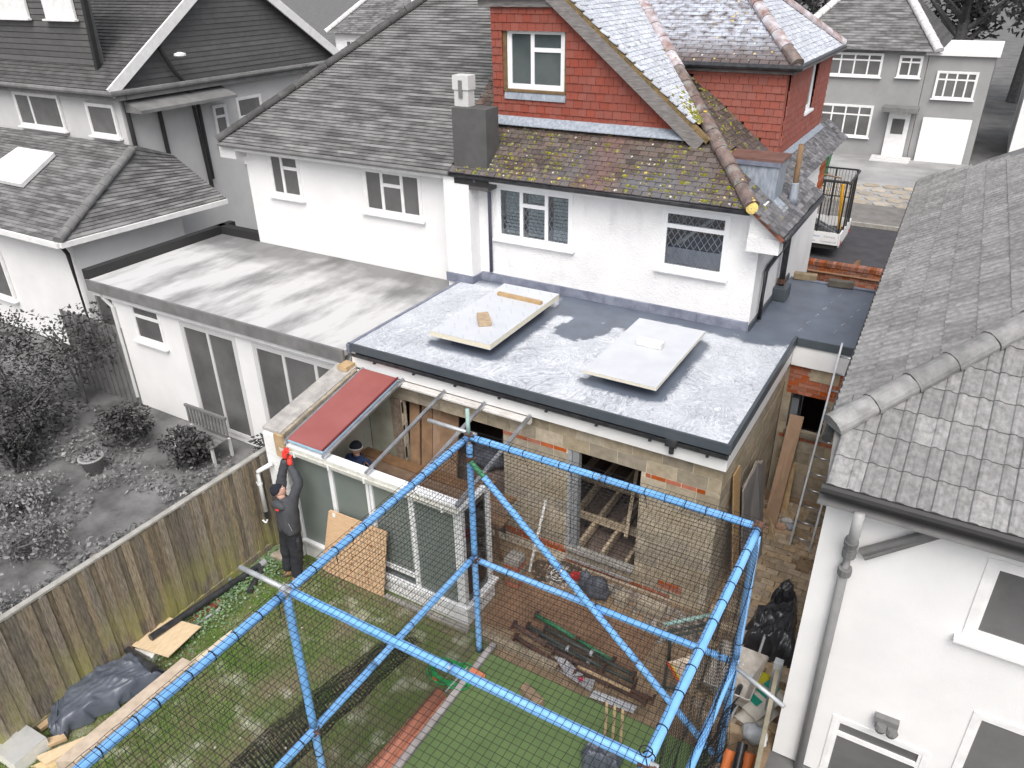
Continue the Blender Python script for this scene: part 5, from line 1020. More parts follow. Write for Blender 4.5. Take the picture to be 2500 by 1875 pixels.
# black sheet, barrow, bags at the right
drape('black_sheet', [Pr(1890,300,.1), Pr(2200,220,.1), Pr(2170,640,.05), Pr(1840,520,.02)], .34, M('black_polythene', (.022,.023,.027), .22, (.04,.04,.045), 5, spec=.6, bump=.3, bscale=10), 'glossy black polythene sheet heaped in the passage mouth', 'sheet', seed=12, amp=.05)
drape('black_sheet_peak', [Pr(2030,180,.1), Pr(2150,110,.1), Pr(2200,270,.05), Pr(1990,290,.02)], .48, bpy.data.materials['black_polythene'], 'upright peak of black polythene behind the heaped sheet', 'sheet', n=24, seed=15, amp=.05, edge=.35)
wb = thing('wheelbarrow', 'mortar-stained pale wheelbarrow parked by the cage corner', 'wheelbarrow', Pr(1790,900)); c = Pr(1800,870)
b = bm_(); o_ = Pr(1800,690,.5); o_ = V((o_.x,o_.y,0)); hv = hexa(b, [o_+V((-.2,-.28,.3)),o_+V((.16,-.28,.3)),o_+V((.16,.25,.28)),o_+V((-.2,.25,.28)),o_+V((-.34,-.42,.62)),o_+V((.26,-.42,.62)),o_+V((.28,.42,.6)),o_+V((-.34,.42,.6))]); bmesh.ops.delete(b, geom=[f for f in b.faces if all(v in hv[4:] for v in f.verts)], context='FACES_ONLY'); o2 = ob('tray', b, M('dirty_white_tray', (.52,.49,.45), .8, (.34,.30,.26), 7), wb); sm = o2.modifiers.new('s', 'SOLIDIFY'); sm.thickness = .02; bv = o2.modifiers.new('b', 'BEVEL'); bv.width = .03; bv.segments = 3
for s_ in (-.2, .14): b = bm_(); tube(b, [o_+V((s_,.75,.58)), o_+V((s_,.2,.30)), o_+V((s_*.5,-.45,.2))], .017, 8); ob('handle', b, galv, wb)
b = bm_(); tube(b, [V((c.x+.0,c.y-.12,.19))+V((.02*0,.17*math.cos(k*.42),.17*math.sin(k*.42))) for k in range(15)], .035, 8, closed=True); wh = ob('tyre', b, blackpl, wb, smooth=True)
b = bm_(); tube(b, [(c.x-.04,c.y-.12,.19),(c.x+.04,c.y-.12,.19)], .10, 12); ob('rim', b, galv, wh)
for s_ in (-.18,.12): b = bm_(); tube(b, [o_+V((s_,.2,.3)), o_+V((s_,.3,.0))], .015, 8); ob('leg', b, galv, wb)
def sack(name, c, a, l, w_, h, mat, label, print_=None, tilt=0.):
    t = thing(name, label, 'sack', c); b = bm_(); n_ = 12; vs_, fs = [], []; d = V((math.cos(a), math.sin(a), tilt)).normalized(); s_ = V((-math.sin(a), math.cos(a), 0))
    for lay in (1, -1):
        for j in range(n_+1):
            for i in range(n_+1):
                u, v = i/n_*2-1, j/n_*2-1; e = (1-u**4)*(1-v**4); vs_.append(V(c)+d*u*l/2+s_*v*w_/2+V((0,0,h*(.5+lay*.5*e**.5)+.012*noise.noise(V((u*3, v*3, lay+c[0]))))))
    m_ = (n_+1)**2
    for lay in (0, 1):
        for j in range(n_):
            for i in range(n_): k = lay*m_+j*(n_+1)+i; fs.append((k, k+1, k+n_+2, k+n_+1) if not lay else (k, k+n_+1, k+n_+2, k+1))
    me = bpy.data.meshes.new(name); me.from_pydata(vs_, [], fs); ob('bag', me, mat, t, smooth=True); return t, d, s_
yel = M('yellow_sack', (.68,.62,.02), .5, (.5,.46,.05), 6); ws = M('white_sack', (.66,.64,.58), .7, (.50,.46,.40), 6)
c = Pr(1940,750,.15); sack('yellow_sack', (c.x,c.y,.08), R(100), .36, .26, .16, yel, 'bright yellow plastic sack by the white wall', tilt=.2)
c = Pr(1960,870,.2); t, d, s_ = sack('cement_sack', (c.x,c.y,.16), R(62), .55, .34, .15, ws, 'white cement sack printed in green lying by the boundary fence', tilt=.1)
grn = M('green_print', (.01,.28,.20), .6)
for k, off in enumerate((-.12, .06, .2)): b = bm_(); obx(b, V((c.x,c.y,.318))+d*off+s_*.03, d*.055, s_*.09, (0,0,.002)); ob('green_print', b, grn, t)
def text(body, size, mat, parent, mw, name='lettering', ext_=.0012):
    cu = bpy.data.curves.new(name, 'FONT'); cu.body = body; cu.size = size; cu.extrude = ext_; cu.align_x = 'LEFT'; to = bpy.data.objects.new('tmp', cu); COL.objects.link(to)
    dg = bpy.context.evaluated_depsgraph_get(); me = bpy.data.meshes.new_from_object(to.evaluated_get(dg)); bpy.data.objects.remove(to); me.transform(mw); return ob(name, me, mat, parent)
text('AST', .09, fasciaw, t, frame_m(V((c.x,c.y,.3225))+d*.11-s_*.04, s_, -d, (0,0,1)))
c = Pr(1925,985,.0); sack('cement_sack', (c.x,c.y,.03), R(70), .5, .36, .13, ws, 'plain dusty white sack on the ground beyond the printed one')
c = Pr(1905,1130,.0); lump_bag('polythene_bag', (c.x,c.y,.02), (.16,.13,.13), M('clear_polybag', (.62,.65,.68), .3, (.5,.53,.56), 8), 'crumpled translucent polythene bag beside the drain pipes', 'bag', 21)
op = M('orange_drain', (.62,.17,.045), .45, (.55,.14,.035), 6)
for a, q, r, mt, nm in (((1750,1195),(1690,1400),.055,op,'orange drain pipe next to the pebbles'), ((1835,1150),(1780,1400),.055,blackpl,'black drain pipe lying between two orange ones'), ((1885,1215),(1840,1400),.055,op,'orange drain pipe next to the boundary fence')):
    pipe('drain_pipe', [Pr(*q, .06), Pr(*a, .3)], r, mt, nm, seg=18)
slab('pallet_board', [Pr(1640,1140,.0),Pr(1880,1030,.0),Pr(1860,1120,.0),Pr(1660,1200,.0)], .02, dirt, 'muddy flat board on the ground near the drain pipes', 'board')
bf = thing('boundary_fence', 'low grey timber boundary fence by the white wall', 'fence', (4.0,-3.6,0))
p, q = Pr(2070,640,1.0), Pr(1930,1313,1.0); q = p+(q-p)*1.6
b = bm_(); beam(b, p, q, .05, .07); ob('top_rail', b, M('mossy_rail', (.30,.27,.20), .85, (.20,.18,.13), 5), bf)
for k in range(14):
    m_ = p.lerp(q, (k+.5)/14); b = bm_(); dd = (q-p).normalized(); obx(b, (m_.x,m_.y,.5), dd*((q-p).length/28-.004), dd.cross(V((0,0,1)))*.01, (0,0,.47)); ob('panel_board', b, M('dark_panel', (.09,.085,.08), .85, (.06,.055,.05), 4) if k == 0 else bpy.data.materials['dark_panel'], bf)
b = bm_(); bx(b, p.x-.05, p.y-.05, 0, p.x+.05, p.y+.05, 1.12); ob('post', b, galv, bf)
# ================================================================ neighbouring buildings (grey in the photograph)
gw_ = M('grey_white_render', (.80,.80,.80), .85, (.74,.74,.74), 1.2, bump=.2)
gl_ = M('light_grey_render', (.60,.60,.60), .85, (.54,.54,.54), 1.2)
gh_ = M('street_grey_render', (.32,.32,.32), .85, (.28,.28,.28), 1.2); gwin = M('white_frame', (.84,.84,.84), .5); gglass = M('grey_glass', (.10,.10,.10), .12, (.16,.16,.16), .9, spec=.7)
gtile = M('grey_roof_tile', (.105,.105,.105), .85, (.055,.055,.055), 3.2, rand=.18, bump=.3); gtile2 = M('grey_frosted_tile', (.22,.22,.22), .85, (.085,.085,.085), 1.4, rand=.12, contrast=(.4,.62))
ghang = M('grey_hung_tile', (.125,.125,.125), .85, (.10,.10,.10), 4, rand=.15); gdark = M('dark_grey_paint', (.03,.03,.03), .5); gridge = M('frosted_white_ridge', (.66,.66,.66), .8, (.5,.5,.5), 6)
gmid = M('mid_grey', (.20,.20,.20), .8, (.14,.14,.14), 3)
def strip_slope(name, parent, A, B_, C_, D_, gauge, mat, th=.018):
    """roof slope A-B eave, D-C top; each course a stepped strip"""
    A, B_, C_, D_ = V(A), V(B_), V(C_), V(D_); n_ = max(2, int(max((D_-A).length, (C_-B_).length)/gauge)); b = bm_(); nn = (B_-A).cross(D_-A).normalized()
    if nn.z < 0: nn = -nn
    for k in range(n_):
        f0, f1 = k/n_, (k+1.25)/n_; f1 = min(f1, 1)
        p, q, r_, s_ = A.lerp(D_, f0), B_.lerp(C_, f0), B_.lerp(C_, f1), A.lerp(D_, f1)
        v = [b.verts.new(x) for x in (p, q, r_, s_, p+nn*(th+.012), q+nn*(th+.012), r_+nn*.006, s_+nn*.006)]
        for f in ((4,5,6,7),(0,1,5,4),(1,2,6,5),(3,0,4,7)): b.faces.new([v[i] for i in f])
    return ob(name, b, mat, parent)
# ---- attached half on the left
nb = thing('attached_house', 'grey toned attached house with streaky roof and white rear wall', 'house', (-6.6, 6, 0)); NP = Pl('y', 3.45, -1)
b = bm_(); wall_holes(b, 'y', 3.452, -9.6, -3.724, 0, 5.28, .25, [(-8.88,-7.95,4.16,5.12),(-6.18,-4.68,4.14,5.07)]); ob('rear_wall', b, gw_, nb)
b = bm_(); bx(b, -9.6, 3.71, 0, -9.4, 8.3, 5.28); bx(b, -9.6, 8.31, 0, -3.73, 8.5, 5.28); ob('outer_wall', b, gw_, nb)
window(nb, NP, -8.88, -7.95, 4.16, 5.12, [(0,.42,0,1),(.42,1,0,.68),(.42,1,.68,1)], mat=gwin, pane=gglass, sillm=gw_); window(nb, NP, -6.18, -4.68, 4.14, 5.07, [(0,.33,0,1),(.33,.67,0,.66),(.33,.67,.66,1),(.67,1,0,1)], mat=gwin, pane=gglass, sillm=gw_)
strip_slope('roof_slope', nb, (-9.95,EY,EZ), (-3.72,EY,EZ), (-3.72,EY+5,zr(EY+5)), (-4.95,EY+5,zr(EY+5)), .1, gtile2)
strip_slope('roof_slope', nb, (-9.95,EY+8,EZ), (-9.95,EY,EZ), (-4.95,EY+5,zr(EY+5)), (-4.95,EY+5.2,zr(EY+5)), .1, gtile)
halfpipe_run('hip_tile', [(-9.95,EY,EZ+.04), (-4.95,EY+5,zr(EY+5)+.04)], .11, .42, [gtile], nb)
b = bm_(); tube(b, [(-9.95,3.09,5.26),(-3.74,3.09,5.26)], .055, 8); ob('gutter', b, gmid, nb); b = bm_(); bx(b, -9.9, 3.16, 5.13, -3.74, 3.19, 5.28); ob('fascia', b, gwin, nb)
b = bm_(); bx(b, -10.05, 3.15, 4.95, -9.55, 3.449, 5.25); ob('eave_bracket', b, gl_, nb)
a, c = yp(1108,262,3.15), yp(1192,440,3.15); b = bm_(); bx(b, a.x-.04, 3.13, 5.0, c.x, 3.55, a.z); ob('chimney_shoulder', b, stackm, nb); b = bm_(); bx(b, a.x-.05, 3.11, c.z-.12, c.x+.01, 3.129, c.z); ob('shoulder_edge', b, gdark, nb)
f0 = yp(1135,215,3.4); b = bm_(); bx(b, f0.x-.17, 3.3, a.z, f0.x+.13, 3.5, a.z+.28); bx(b, f0.x-.19, 3.28, a.z+.281, f0.x+.15, 3.52, a.z+.52); ob('flue_terminal', b, gl_, nb); b = bm_(); bx(b, f0.x-.06, 3.27, a.z+.15, f0.x+.02, 3.279, a.z+.44); ob('flue_slot', b, gmid, nb)
# its flat-roofed extension
ne = thing('flat_roof_extension', 'grey toned flat-roofed extension with patio doors beyond the fence', 'extension', (-7, 1.5, 0)); EP = Pl('y', 0., -1)
nbm = M('streaked_felt', (.52,.52,.52), .8, (.22,.22,.22), .9, stretch=(1.6,.5,1), detail=7, contrast=(.36,.56))
overlay(nbm, (.10,.10,.10), lambda N, L: mth(N, L, 'MULTIPLY', ramp(N, L, mth(N, L, 'ADD', pos_s(N, L, 1), mth(N, L, 'MULTIPLY', noise_s(N, L, 1.2, 4), 2.4)), 3.2, 4.2), .75))
b = bm_(); bx(b, -10.9, -.15, 2.86, -3.80, 3.44, 2.96); ob('roof_felt', b, nbm, ne)
b = bm_(); bx(b, -10.92, -.20, 2.74, -3.80, -.152, 2.98); ob('roof_edge', b, gmid, ne); b = bm_(); bx(b, -10.9, -.12, 2.62, -3.8, -.09, 2.739); ob('fascia', b, gwin, ne)
b = bm_(); bx(b, -11.1, -.1, 2.85, -10.91, 3.9, 3.15); bx(b, -11.1, 3.45, 2.85, -9.62, 3.65, 3.15); ob('dark_upstand', b, gdark, ne)
hl = [(-9.9,-8.95,1.75,2.6), (-8.35,-6.75,.1,2.5), (-6.3,-3.95,.1,2.5)]
b = bm_(); wall_holes(b, 'y', 0., -10.5, -3.82, 0, 2.86, .2, hl); bx(b, -10.5, .2, 0, -10.3, 3.4, 2.86); ob('front_wall', b, gw_, ne)
b = bm_(); bx(b, -10.2, 2.9, 0, -3.9, 3.0, 2.8); ob('room_back', b, gdark, ne)
window(ne, EP, -9.9, -8.95, 1.75, 2.6, [(0,1,0,.68),(0,1,.68,1)], mat=gwin, pane=gglass, sillm=gw_)
window(ne, EP, -8.35, -6.75, .1, 2.5, [(0,.5,0,1),(.5,1,0,1)], mat=gl_, pane=gglass, sill=False, name='patio_door', fr=.07); window(ne, EP, -6.3, -3.95, .1, 2.5, [(0,.34,0,1),(.34,.68,0,1),(.68,1,0,1)], mat=gl_, pane=gglass, sill=False, name='patio_door', fr=.07)
for k in range(7): b = bm_(); bx(b, -6.2+k*.11, .10, .15, -6.13+k*.11, .14, 2.4); ob('curtain_fold', b, gl_, ne)
b = bm_(); tube(b, [(-10.6,-.13,2.8),(-10.6,-.1,2.6),(-10.45,-.04,2.4),(-10.45,-.04,.2)], .04, 8); ob('downpipe', b, gl_, ne)
# ---- house further left
lh = thing('tile_hung_house', 'grey toned house with white barge boards beyond the attached house', 'house', (-19, 8, 0)); LP = Pl('y', 4.19, -1); LX, LZ, LH = -14.6, 6.0, 2.95
b = bm_(); bx(b, -30, 4.25, 0, -14.95, 4.5, LZ); bx(b, -15.2, 4.501, 0, -14.95, 12.4, LZ); ob('walls', b, gl_, lh)
strip_slope('roof_slope', lh, (-32,3.9,LZ), (LX,3.9,LZ), (LX,8.25,LZ+LH), (-32,8.25,LZ+LH), .13, gtile); strip_slope('roof_slope', lh, (LX,12.6,LZ), (-32,12.6,LZ), (-32,8.27,LZ+LH), (LX,8.27,LZ+LH), .2, gtile)

for k in range(22):
    f0, f1 = k/22, min(1, (k+1.2)/22); b = bm_(); hexa(b, [(LX-.3,3.9+4.35*f0,LZ+LH*f0),(LX-.27,3.9+4.35*f0,LZ+LH*f0),(LX-.27,12.6-4.35*f0,LZ+LH*f0),(LX-.3,12.6-4.35*f0,LZ+LH*f0),(LX-.31,3.9+4.35*f1,LZ+LH*f1),(LX-.29,3.9+4.35*f1,LZ+LH*f1),(LX-.29,12.6-4.35*f1,LZ+LH*f1),(LX-.31,12.6-4.35*f1,LZ+LH*f1)]); ob('gable_tile_course', b, ghang, lh)

for ya in (3.85, 12.65): b = bm_(); beam(b, (LX-.02,ya,LZ-.05), (LX-.02,8.25,LZ+LH-.02), .06, .26, up=(0,0,1)); ob('barge_board', b, gwin, lh)
b = bm_(); tube(b, [(LX-.1,5.6,LZ+.9),(LX-.1,5.9,LZ+.3),(LX-.1,6.3,LZ-.2),(LX-.1,6.4,3.0)], .06, 8); ob('soil_stack', b, gdark, lh); b = bm_(); lathe(b, [(.06,0),(.16,.03),(.16,.08),(.04,.12)], 10, (LX+.05,6.1,LZ+.62)); ob('flue_cap', b, gwin, lh)
b = bm_(); tube(b, [(-31,3.86,LZ-.06),(LX+.04,3.86,LZ-.06),(LX+.04,12.6,LZ-.06)], .07, 8); ob('gutter', b, gmid, lh); b = bm_(); bx(b, -31, 3.95, LZ-.25, LX, 4.24, LZ-.13); bx(b, -14.94, 4.26, LZ-.25, LX, 12.5, LZ-.13); ob('soffit', b, gmid, lh)
# tile-hung wall of its loft with two white windows
b = bm_(); bx(b, -32, 4.6, LZ+.1, -15.9, 4.75, LZ+4); ob('loft_wall', b, ghang, lh)
for k in range(24): b = bm_(); bx(b, -32, 4.57, LZ+.2+k*.15, -15.88, 4.598, LZ+.2+k*.15+.13); ob('tile_course', b, ghang, lh)
b = bm_(); beam(b, (-15.9,4.5,LZ+.0), (-15.6,4.5,LZ+4), .12, .12); ob('downpipe', b, gdark, lh)
LP2 = Pl('y', 4.50, -1)
for x0, x1 in ((-20.6,-18.4), (-17.6,-16.3)): window(lh, LP2, x0, x1, 7.6, 9.0, [(0,.5,0,1),(.5,1,0,1)], mat=gwin, pane=gwin, sillm=gwin)
for x0, x1, z0, z1 in ((-19.8,-17.6,4.75,5.7), (-16.4,-15.2,4.75,5.6)): window(lh, LP, x0, x1, z0, z1, [(0,.35,0,1),(.35,1,0,1)] if x0 < -17 else [(0,1,0,1)], mat=gwin, pane=gglass, sillm=gwin)
for y0 in (4.35, 5.3, 6.6): b = bm_(); tube(b, [(-14.85,y0,LZ-.2),(-14.85,y0,3.2)], .06, 8); ob('waste_pipe', b, gdark, lh)
b = bm_(); prism(b, [(-14.94,4.3,5.75),(-14.2,4.3,5.5),(-14.2,4.3,5.42),(-14.94,4.3,5.42)], (0,3.2,0)); ob('porch_roof', b, gmid, lh)
SP = Pl('x', -14.89, 1)
for y0, y1, z0, z1 in ((7.1,7.6,4.1,5.2), (8.0,9.0,3.4,5.3), (10.6,11.2,4.4,5.3)): window(lh, SP, y0, y1, z0, z1, [(0,1,0,.7),(0,1,.7,1)], mat=gwin, pane=gglass, sillm=gwin)
le = thing('hipped_extension', 'grey toned low extension with hipped tile roof and bright skylight', 'extension', (-16, 2.5, 0))
b = bm_(); bx(b, -30, 1.1, 0, -13.4, 4.2, 3.1); ob('walls', b, gw_, le)
strip_slope('roof_slope', le, (-30,.66,3.2), (-13.1,.66,3.2), (-14.53,4.2,4.6), (-30,4.2,4.6), .12, gtile2); strip_slope('roof_slope', le, (-13.1,.66,3.2), (-12.7,5.2,3.2), (-14.6,5.2,4.2), (-14.53,4.2,4.6), .2, gtile2)
halfpipe_run('hip_tile', [(-13.1,.66,3.25),(-14.5,4.1,4.65)], .12, .42, [gmid], le)
b = bm_(); beam(b, (-30,.63,3.14), (-13.06,.63,3.14), .1, .12); beam(b, (-13.07,.66,3.13), (-12.68,5.2,3.13), .1, .12); ob('white_gutter', b, gwin, le); b = bm_(); tube(b, [(-13.3,.8,3.05),(-13.4,.95,2.8),(-13.4,.98,.3)], .05, 8); ob('downpipe', b, gdark, le)
a = yp(0,420,2.6); b = bm_(); q = [V((-18.6,2.0,3.78)),V((-16.5,2.0,3.78)),V((-16.9,3.3,4.3)),V((-18.6,3.3,4.3))]; prism(b, q, (0,-.03,.1)); ob('skylight', b, gwin, le)
b = bm_(); bx(b, -12.7, .9, 0, -12.62, 5, 1.9); tag(ob('side_fence', b, gmid), 'grey toned panel fence between the two extensions', 'fence')
b = bm_(); bx(b, -11.4, 4.2, 0, -11.3, 9, 2.0); bx(b, -11.3, 5.6, 0, -9.7, 5.7, 2.0); tag(ob('alley_gate', b, gl_), 'pale gate closing the alley between the houses', 'gate')
LGP = Pl('y', 1.04, -1); window(le, LGP, -19.5, -16.8, .9, 2.3, [(0,.5,0,1),(.5,1,0,1)], mat=gwin, pane=gglass)
# ---- neighbour on the right
rn = thing('white_neighbour_house', 'large white rendered neighbour house with interlocking tile roof beside the passage', 'house', (7, 4, 0)); RP = Pl('y', -1.8, -1)
b = bm_(); wall_holes(b, 'y', -1.8, 4.17, 13, 0, 4.15, .25, [(5.62,6.9,2.75,3.75),(4.72,5.72,-.0,1.02),(5.95,7,.3,1.85)]); ob('rear_wall', b, gw_, rn)
b = bm_(); prism(b, [(4.17,-1.549,0),(4.42,-1.549,0),(4.1,11.5,0),(3.85,9.7,0)], (0,0,4.34)); ob('side_wall', b, gw_, rn)
window(rn, RP, 5.62, 6.9, 2.75, 3.75, [(0,.5,0,1),(.5,1,0,1)], mat=gwin, pane=gglass, sillm=gw_, fr=.08); window(rn, RP, 4.72, 5.72, -.05, 1.02, [(0,1,0,.75),(0,1,.75,1)], mat=gwin, pane=gglass, sill=False); window(rn, RP, 5.95, 7, .3, 1.85, [(0,1,0,1)], mat=gwin, pane=gglass, sill=False)
HC = V((4.07,-1.5,4.5)); FC = zp(2250,440,4.5); SLR = .6; aR = math.atan(SLR)
rtm = M('grey_interlocking_tile', (.28,.28,.28), .85, (.15,.15,.15), 6, rand=.16, bump=.3, contrast=(.3,.65))
b = bm_(); prof = [(-.5,0),(-.46,.35),(-.36,.5),(-.26,.35),(-.2,.1),(.1,.08),(.14,.3),(.22,.42),(.3,.3),(.36,.05),(.5,0)]
vsA = [b.verts.new((p, -.5, h*.06+.012)) for p, h in prof]; vsB = [b.verts.new((p, .5, h*.06)) for p, h in prof]; vsC = [b.verts.new((p, -.5, -.015)) for p, h in prof]
for i in range(len(prof)-1): b.faces.new((vsA[i], vsA[i+1], vsB[i+1], vsB[i])); b.faces.new((vsC[i], vsC[i+1], vsA[i+1], vsA[i]))
itm = mk(b, 'interlocking_tile', rtm)
def bigtiles(O, u, v, inside, nu, nv, tw=.30, g_=.33):
    O, u, v = V(O), V(u).normalized(), V(v).normalized(); n_ = u.cross(v).normalized()
    for j in range(nv):
        for i in range(nu):
            cu, cv = (i+.5)*tw, (j+.5)*g_
            if inside(cu, cv): inst('interlocking_tile', itm, frame_m(O+u*cu+v*cv+n_*.02, u*tw, (v-n_*.03).normalized()*(g_+.06), n_), rn)
csr, snr = math.cos(aR), math.sin(aR)
b = bm_(); E0 = V((4.14,-2.02,4.21)); poly(b, [E0,(13,-2.02,4.19),(13,4.98,4.19+7*SLR),HC+V((5.85,5.85,5.85*SLR)),HC]); sdir = (FC-HC).normalized(); poly(b, [HC,HC+V((5.85,5.85,5.85*SLR)),FC+V((5.85,-3,5.85*SLR)),FC]); ob('roof_deck', b, gmid, rn)
def rin(u, v): x = E0.x+u; y = -2.02+v*csr; return x > HC.x-.05+max(0, y-HC.y)-.1
bigtiles(E0, (1,0,0), (0,csr,snr), rin, 10, 10)
perp = V((sdir.y,-sdir.x,0)); vdir = (perp*csr+V((0,0,snr)))
LN = (FC-HC).length
def sin_(u, v): p = v*csr; return u > p*1.02-.05 and u < LN-p
bigtiles(FC-vdir*.03, -sdir, vdir, lambda u, v: sin_(LN-u, v), 44, 6)
halfpipe_run('hip_tile', [HC+V((-.03,-.03,.06)), HC+V((4,4,4*SLR+.06))], .13, .45, [rtm], rn)
b = bm_(); tube(b, [(4.11,-2.07,4.17),(13,-2.07,4.17)], .06, 10); ob('gutter', b, gdark, rn); b = bm_(); tube(b, [HC+V((-.05,-.1,-.06)), FC+V((-.05,0,-.06))], .05, 10); ob('side_gutter', b, gdark, rn)
b = bm_(); prism(b, [(4.13,-2.0,4.16),(4.10,-1.5,4.46),(4.10,-1.5,4.2),(4.13,-1.8,4.05),(4.13,-2.0,4.05)], (.03,0,0)); bx(b, 4.1, -2.1, 4.0, 13, -1.802, 4.03); ob('verge_soffit', b, gmid, rn)
b = bm_(); tube(b, [(4.49,-2.16,4.06),(4.49,-2.14,3.78),(4.47,-1.92,3.55),(4.47,-1.88,3.45),(4.47,-1.87,3.1),(4.5,-1.87,.0)], .05, 10); ob('downpipe', b, M('grey_pipe', (.36,.36,.36), .5), rn, smooth=True)
for z in (3.62, 3.42, 3.18): b = bm_(); tube(b, [(4.475,-1.89 if z < 3.6 else -2.0,z),(4.475,-1.88 if z < 3.6 else -1.96,z-.09)], .068, 10); ob('pipe_collar', b, gmid, rn)
b = bm_(); tube(b, [(5.25,-1.87,3.98),(4.58,-1.87,3.42)], .045, 8); tube(b, [(5.25,-1.87,3.93),(4.62,-1.87,3.36)], .03, 8); ob('branch_pipe', b, gmid, rn)
b = bm_(); bx(b, 5.12, -1.88, 1.22, 5.36, -1.802, 1.32); lathe(b, [(.05,0),(.07,.05),(.05,.1)], 10, (5.2,-1.9,1.16)); lathe(b, [(.05,0),(.07,.05),(.05,.1)], 10, (5.31,-1.9,1.15)); ob('wall_light', b, gmid, rn)
# ---- across the street
def far_house(name, label, x0, x1, y, ez, wins, doors, garage=None, hip=3.2, wm=gl_, annex=None, seed=0):
    t = thing(name, label, 'house', ((x0+x1)/2, y+4, 0)); P = Pl('y', y-.06, -1); b = bm_(); bx(b, x0, y, 0, x1, y+8, ez); ob('walls', b, wm, t)
    strip_slope('roof_slope', t, (x0-.4,y-.4,ez), (x1+.4,y-.4,ez), (x1+.4-hip,y+4,ez+3.5), (x0-.4+hip,y+4,ez+3.5), .2, gtile2 if seed % 2 else gtile); strip_slope('roof_slope', t, (x1+.4,y-.4,ez), (x1+.4,y+8.4,ez), (x1+.4-hip,y+4.02,ez+3.5), (x1+.4-hip,y+4,ez+3.5), .2, gtile); strip_slope('roof_slope', t, (x0-.4,y+8.4,ez), (x0-.4,y-.4,ez), (x0-.4+hip,y+4,ez+3.5), (x0-.4+hip,y+4.02,ez+3.5), .2, gtile)
    halfpipe_run('hip_tile', [(x1+.4,y-.4,ez+.06),(x1+.4-hip,y+4,ez+3.56)], .2, .5, [gridge], t); halfpipe_run('hip_tile', [(x0-.4,y-.4,ez+.06),(x0-.4+hip,y+4,ez+3.56)], .2, .5, [gridge], t)
    for a0, a1, z0, z1, n_ in wins: window(t, P, a0, a1, z0, z1, [(i/n_,(i+1)/n_,0,.7) for i in range(n_)]+[(i/n_,(i+1)/n_,.7,1) for i in range(n_)], mat=gwin, pane=gglass, fr=.07)
    for a0, a1, z1 in doors:
        b = bm_(); P.box(b, a0, a1, .05, z1, .0, .08); d_ = ob('front_door', b, gwin, t); b = bm_(); P.box(b, a0+.2, a1-.2, 1.2, 1.9, .081, .09); ob('door_pane', b, gglass, d_); b = bm_(); P.box(b, a0-.3, a1+.3, z1+.1, z1+.3, 0, .9); ob('porch_hood', b, gmid, t)
        for k in range(3): b = bm_(); P.box(b, a0-.4, a1+.4, .02, .16-.05*k, .09+.3*k, .39+.3*k); ob('step', b, gl_, t)
    if garage: b = bm_(); P.box(b, garage[0], garage[1], .03, garage[2], 0, .06); ob('garage_door', b, gw_, t)
    if annex: b = bm_(); bx(b, annex[0], y+.02, 0, annex[1], y+7, annex[2]); ob('annex', b, wm, t); b = bm_(); bx(b, annex[0]-.15, y-.15, annex[2]+.002, annex[1]+.15, y+7.1, annex[2]+.12); ob('annex_roof', b, gw_, t)
    return t
far_house('street_house', 'grey toned house across the road with bay windows and white garage door', -4.5, 1.7, 34, 4.9, [(-2.7,-.2,3.7,4.75,4), (.5,1.5,3.75,4.7,2), (-2.7,-.2,.9,2.4,4), (2.2,3.9,2.9,4.1,4)], [(.55,1.5,2.2)], (2.05,4.1,2.05), annex=(1.72,4.4,4.75), seed=1, wm=gh_)
far_house('street_house', 'pale house across the road next to the white garage door', 5.9, 13, 35, 5.2, [(6.8,8.6,3.5,4.8,3), (6.8,8.6,.9,2.4,3)], [(9.3,10.2,2.2)], wm=gw_, seed=2)
far_house('street_house', 'distant white house seen between the two hipped roofs', -33.5, -27, 33, 5.0, [(-32.6,-30.8,3.2,4.6,4), (-32.6,-30.8,.8,2.3,4)], [(-30,-29.1,2.2)], wm=gw_, seed=1)
far_house('street_house', 'distant grey house partly hidden behind the attached roof', -25.5, -19, 33, 5.0, [(-24.6,-22.6,3.2,4.6,3), (-24.6,-22.6,.8,2.3,3)], [(-21.6,-20.7,2.2)], seed=3)
far_house('street_house', 'distant grey house behind the red tile-hung gable', -16, -8, 34, 5.0, [(-15,-13,3.2,4.6,3)], [(-11.6,-10.7,2.2)], seed=2)
for (x, y, bl) in ((-1.25,28.6,'green wheelie bin by the brick corner of the house across the road'), (-2.0,28.9,'green wheelie bin half hidden behind the brick house corner')):
    t = thing('wheelie_bin', bl, 'bin', (x,y,.03), 'green bins across the road'); b = bm_(); hexa(b, [(x-.22,y-.28,.1),(x+.22,y-.28,.1),(x+.22,y+.25,.1),(x-.22,y+.25,.1),(x-.29,y-.36,1.0),(x+.29,y-.36,1.0),(x+.29,y+.36,1.0),(x-.29,y+.36,1.0)]); ob('bin_body', b, M('bin_green%g' % x, (.02,.13,.045), .5), t, bevel=.02)
    b = bm_(); hexa(b, [(x-.31,y-.4,1.005),(x+.31,y-.4,1.005),(x+.31,y+.38,1.005),(x-.31,y+.38,1.005),(x-.28,y-.36,1.06),(x+.28,y-.36,1.06),(x+.28,y+.3,1.12),(x-.28,y+.3,1.12)]); ob('bin_lid', b, M('bin_lid%g' % x, (.03,.12,.07), .5), t)
    for s_ in (-.22,.22): b = bm_(); tube(b, [(x+s_-.03,y+.28,.13),(x+s_+.03,y+.28,.13)], .1, 10); ob('wheel', b, blackpl, t)
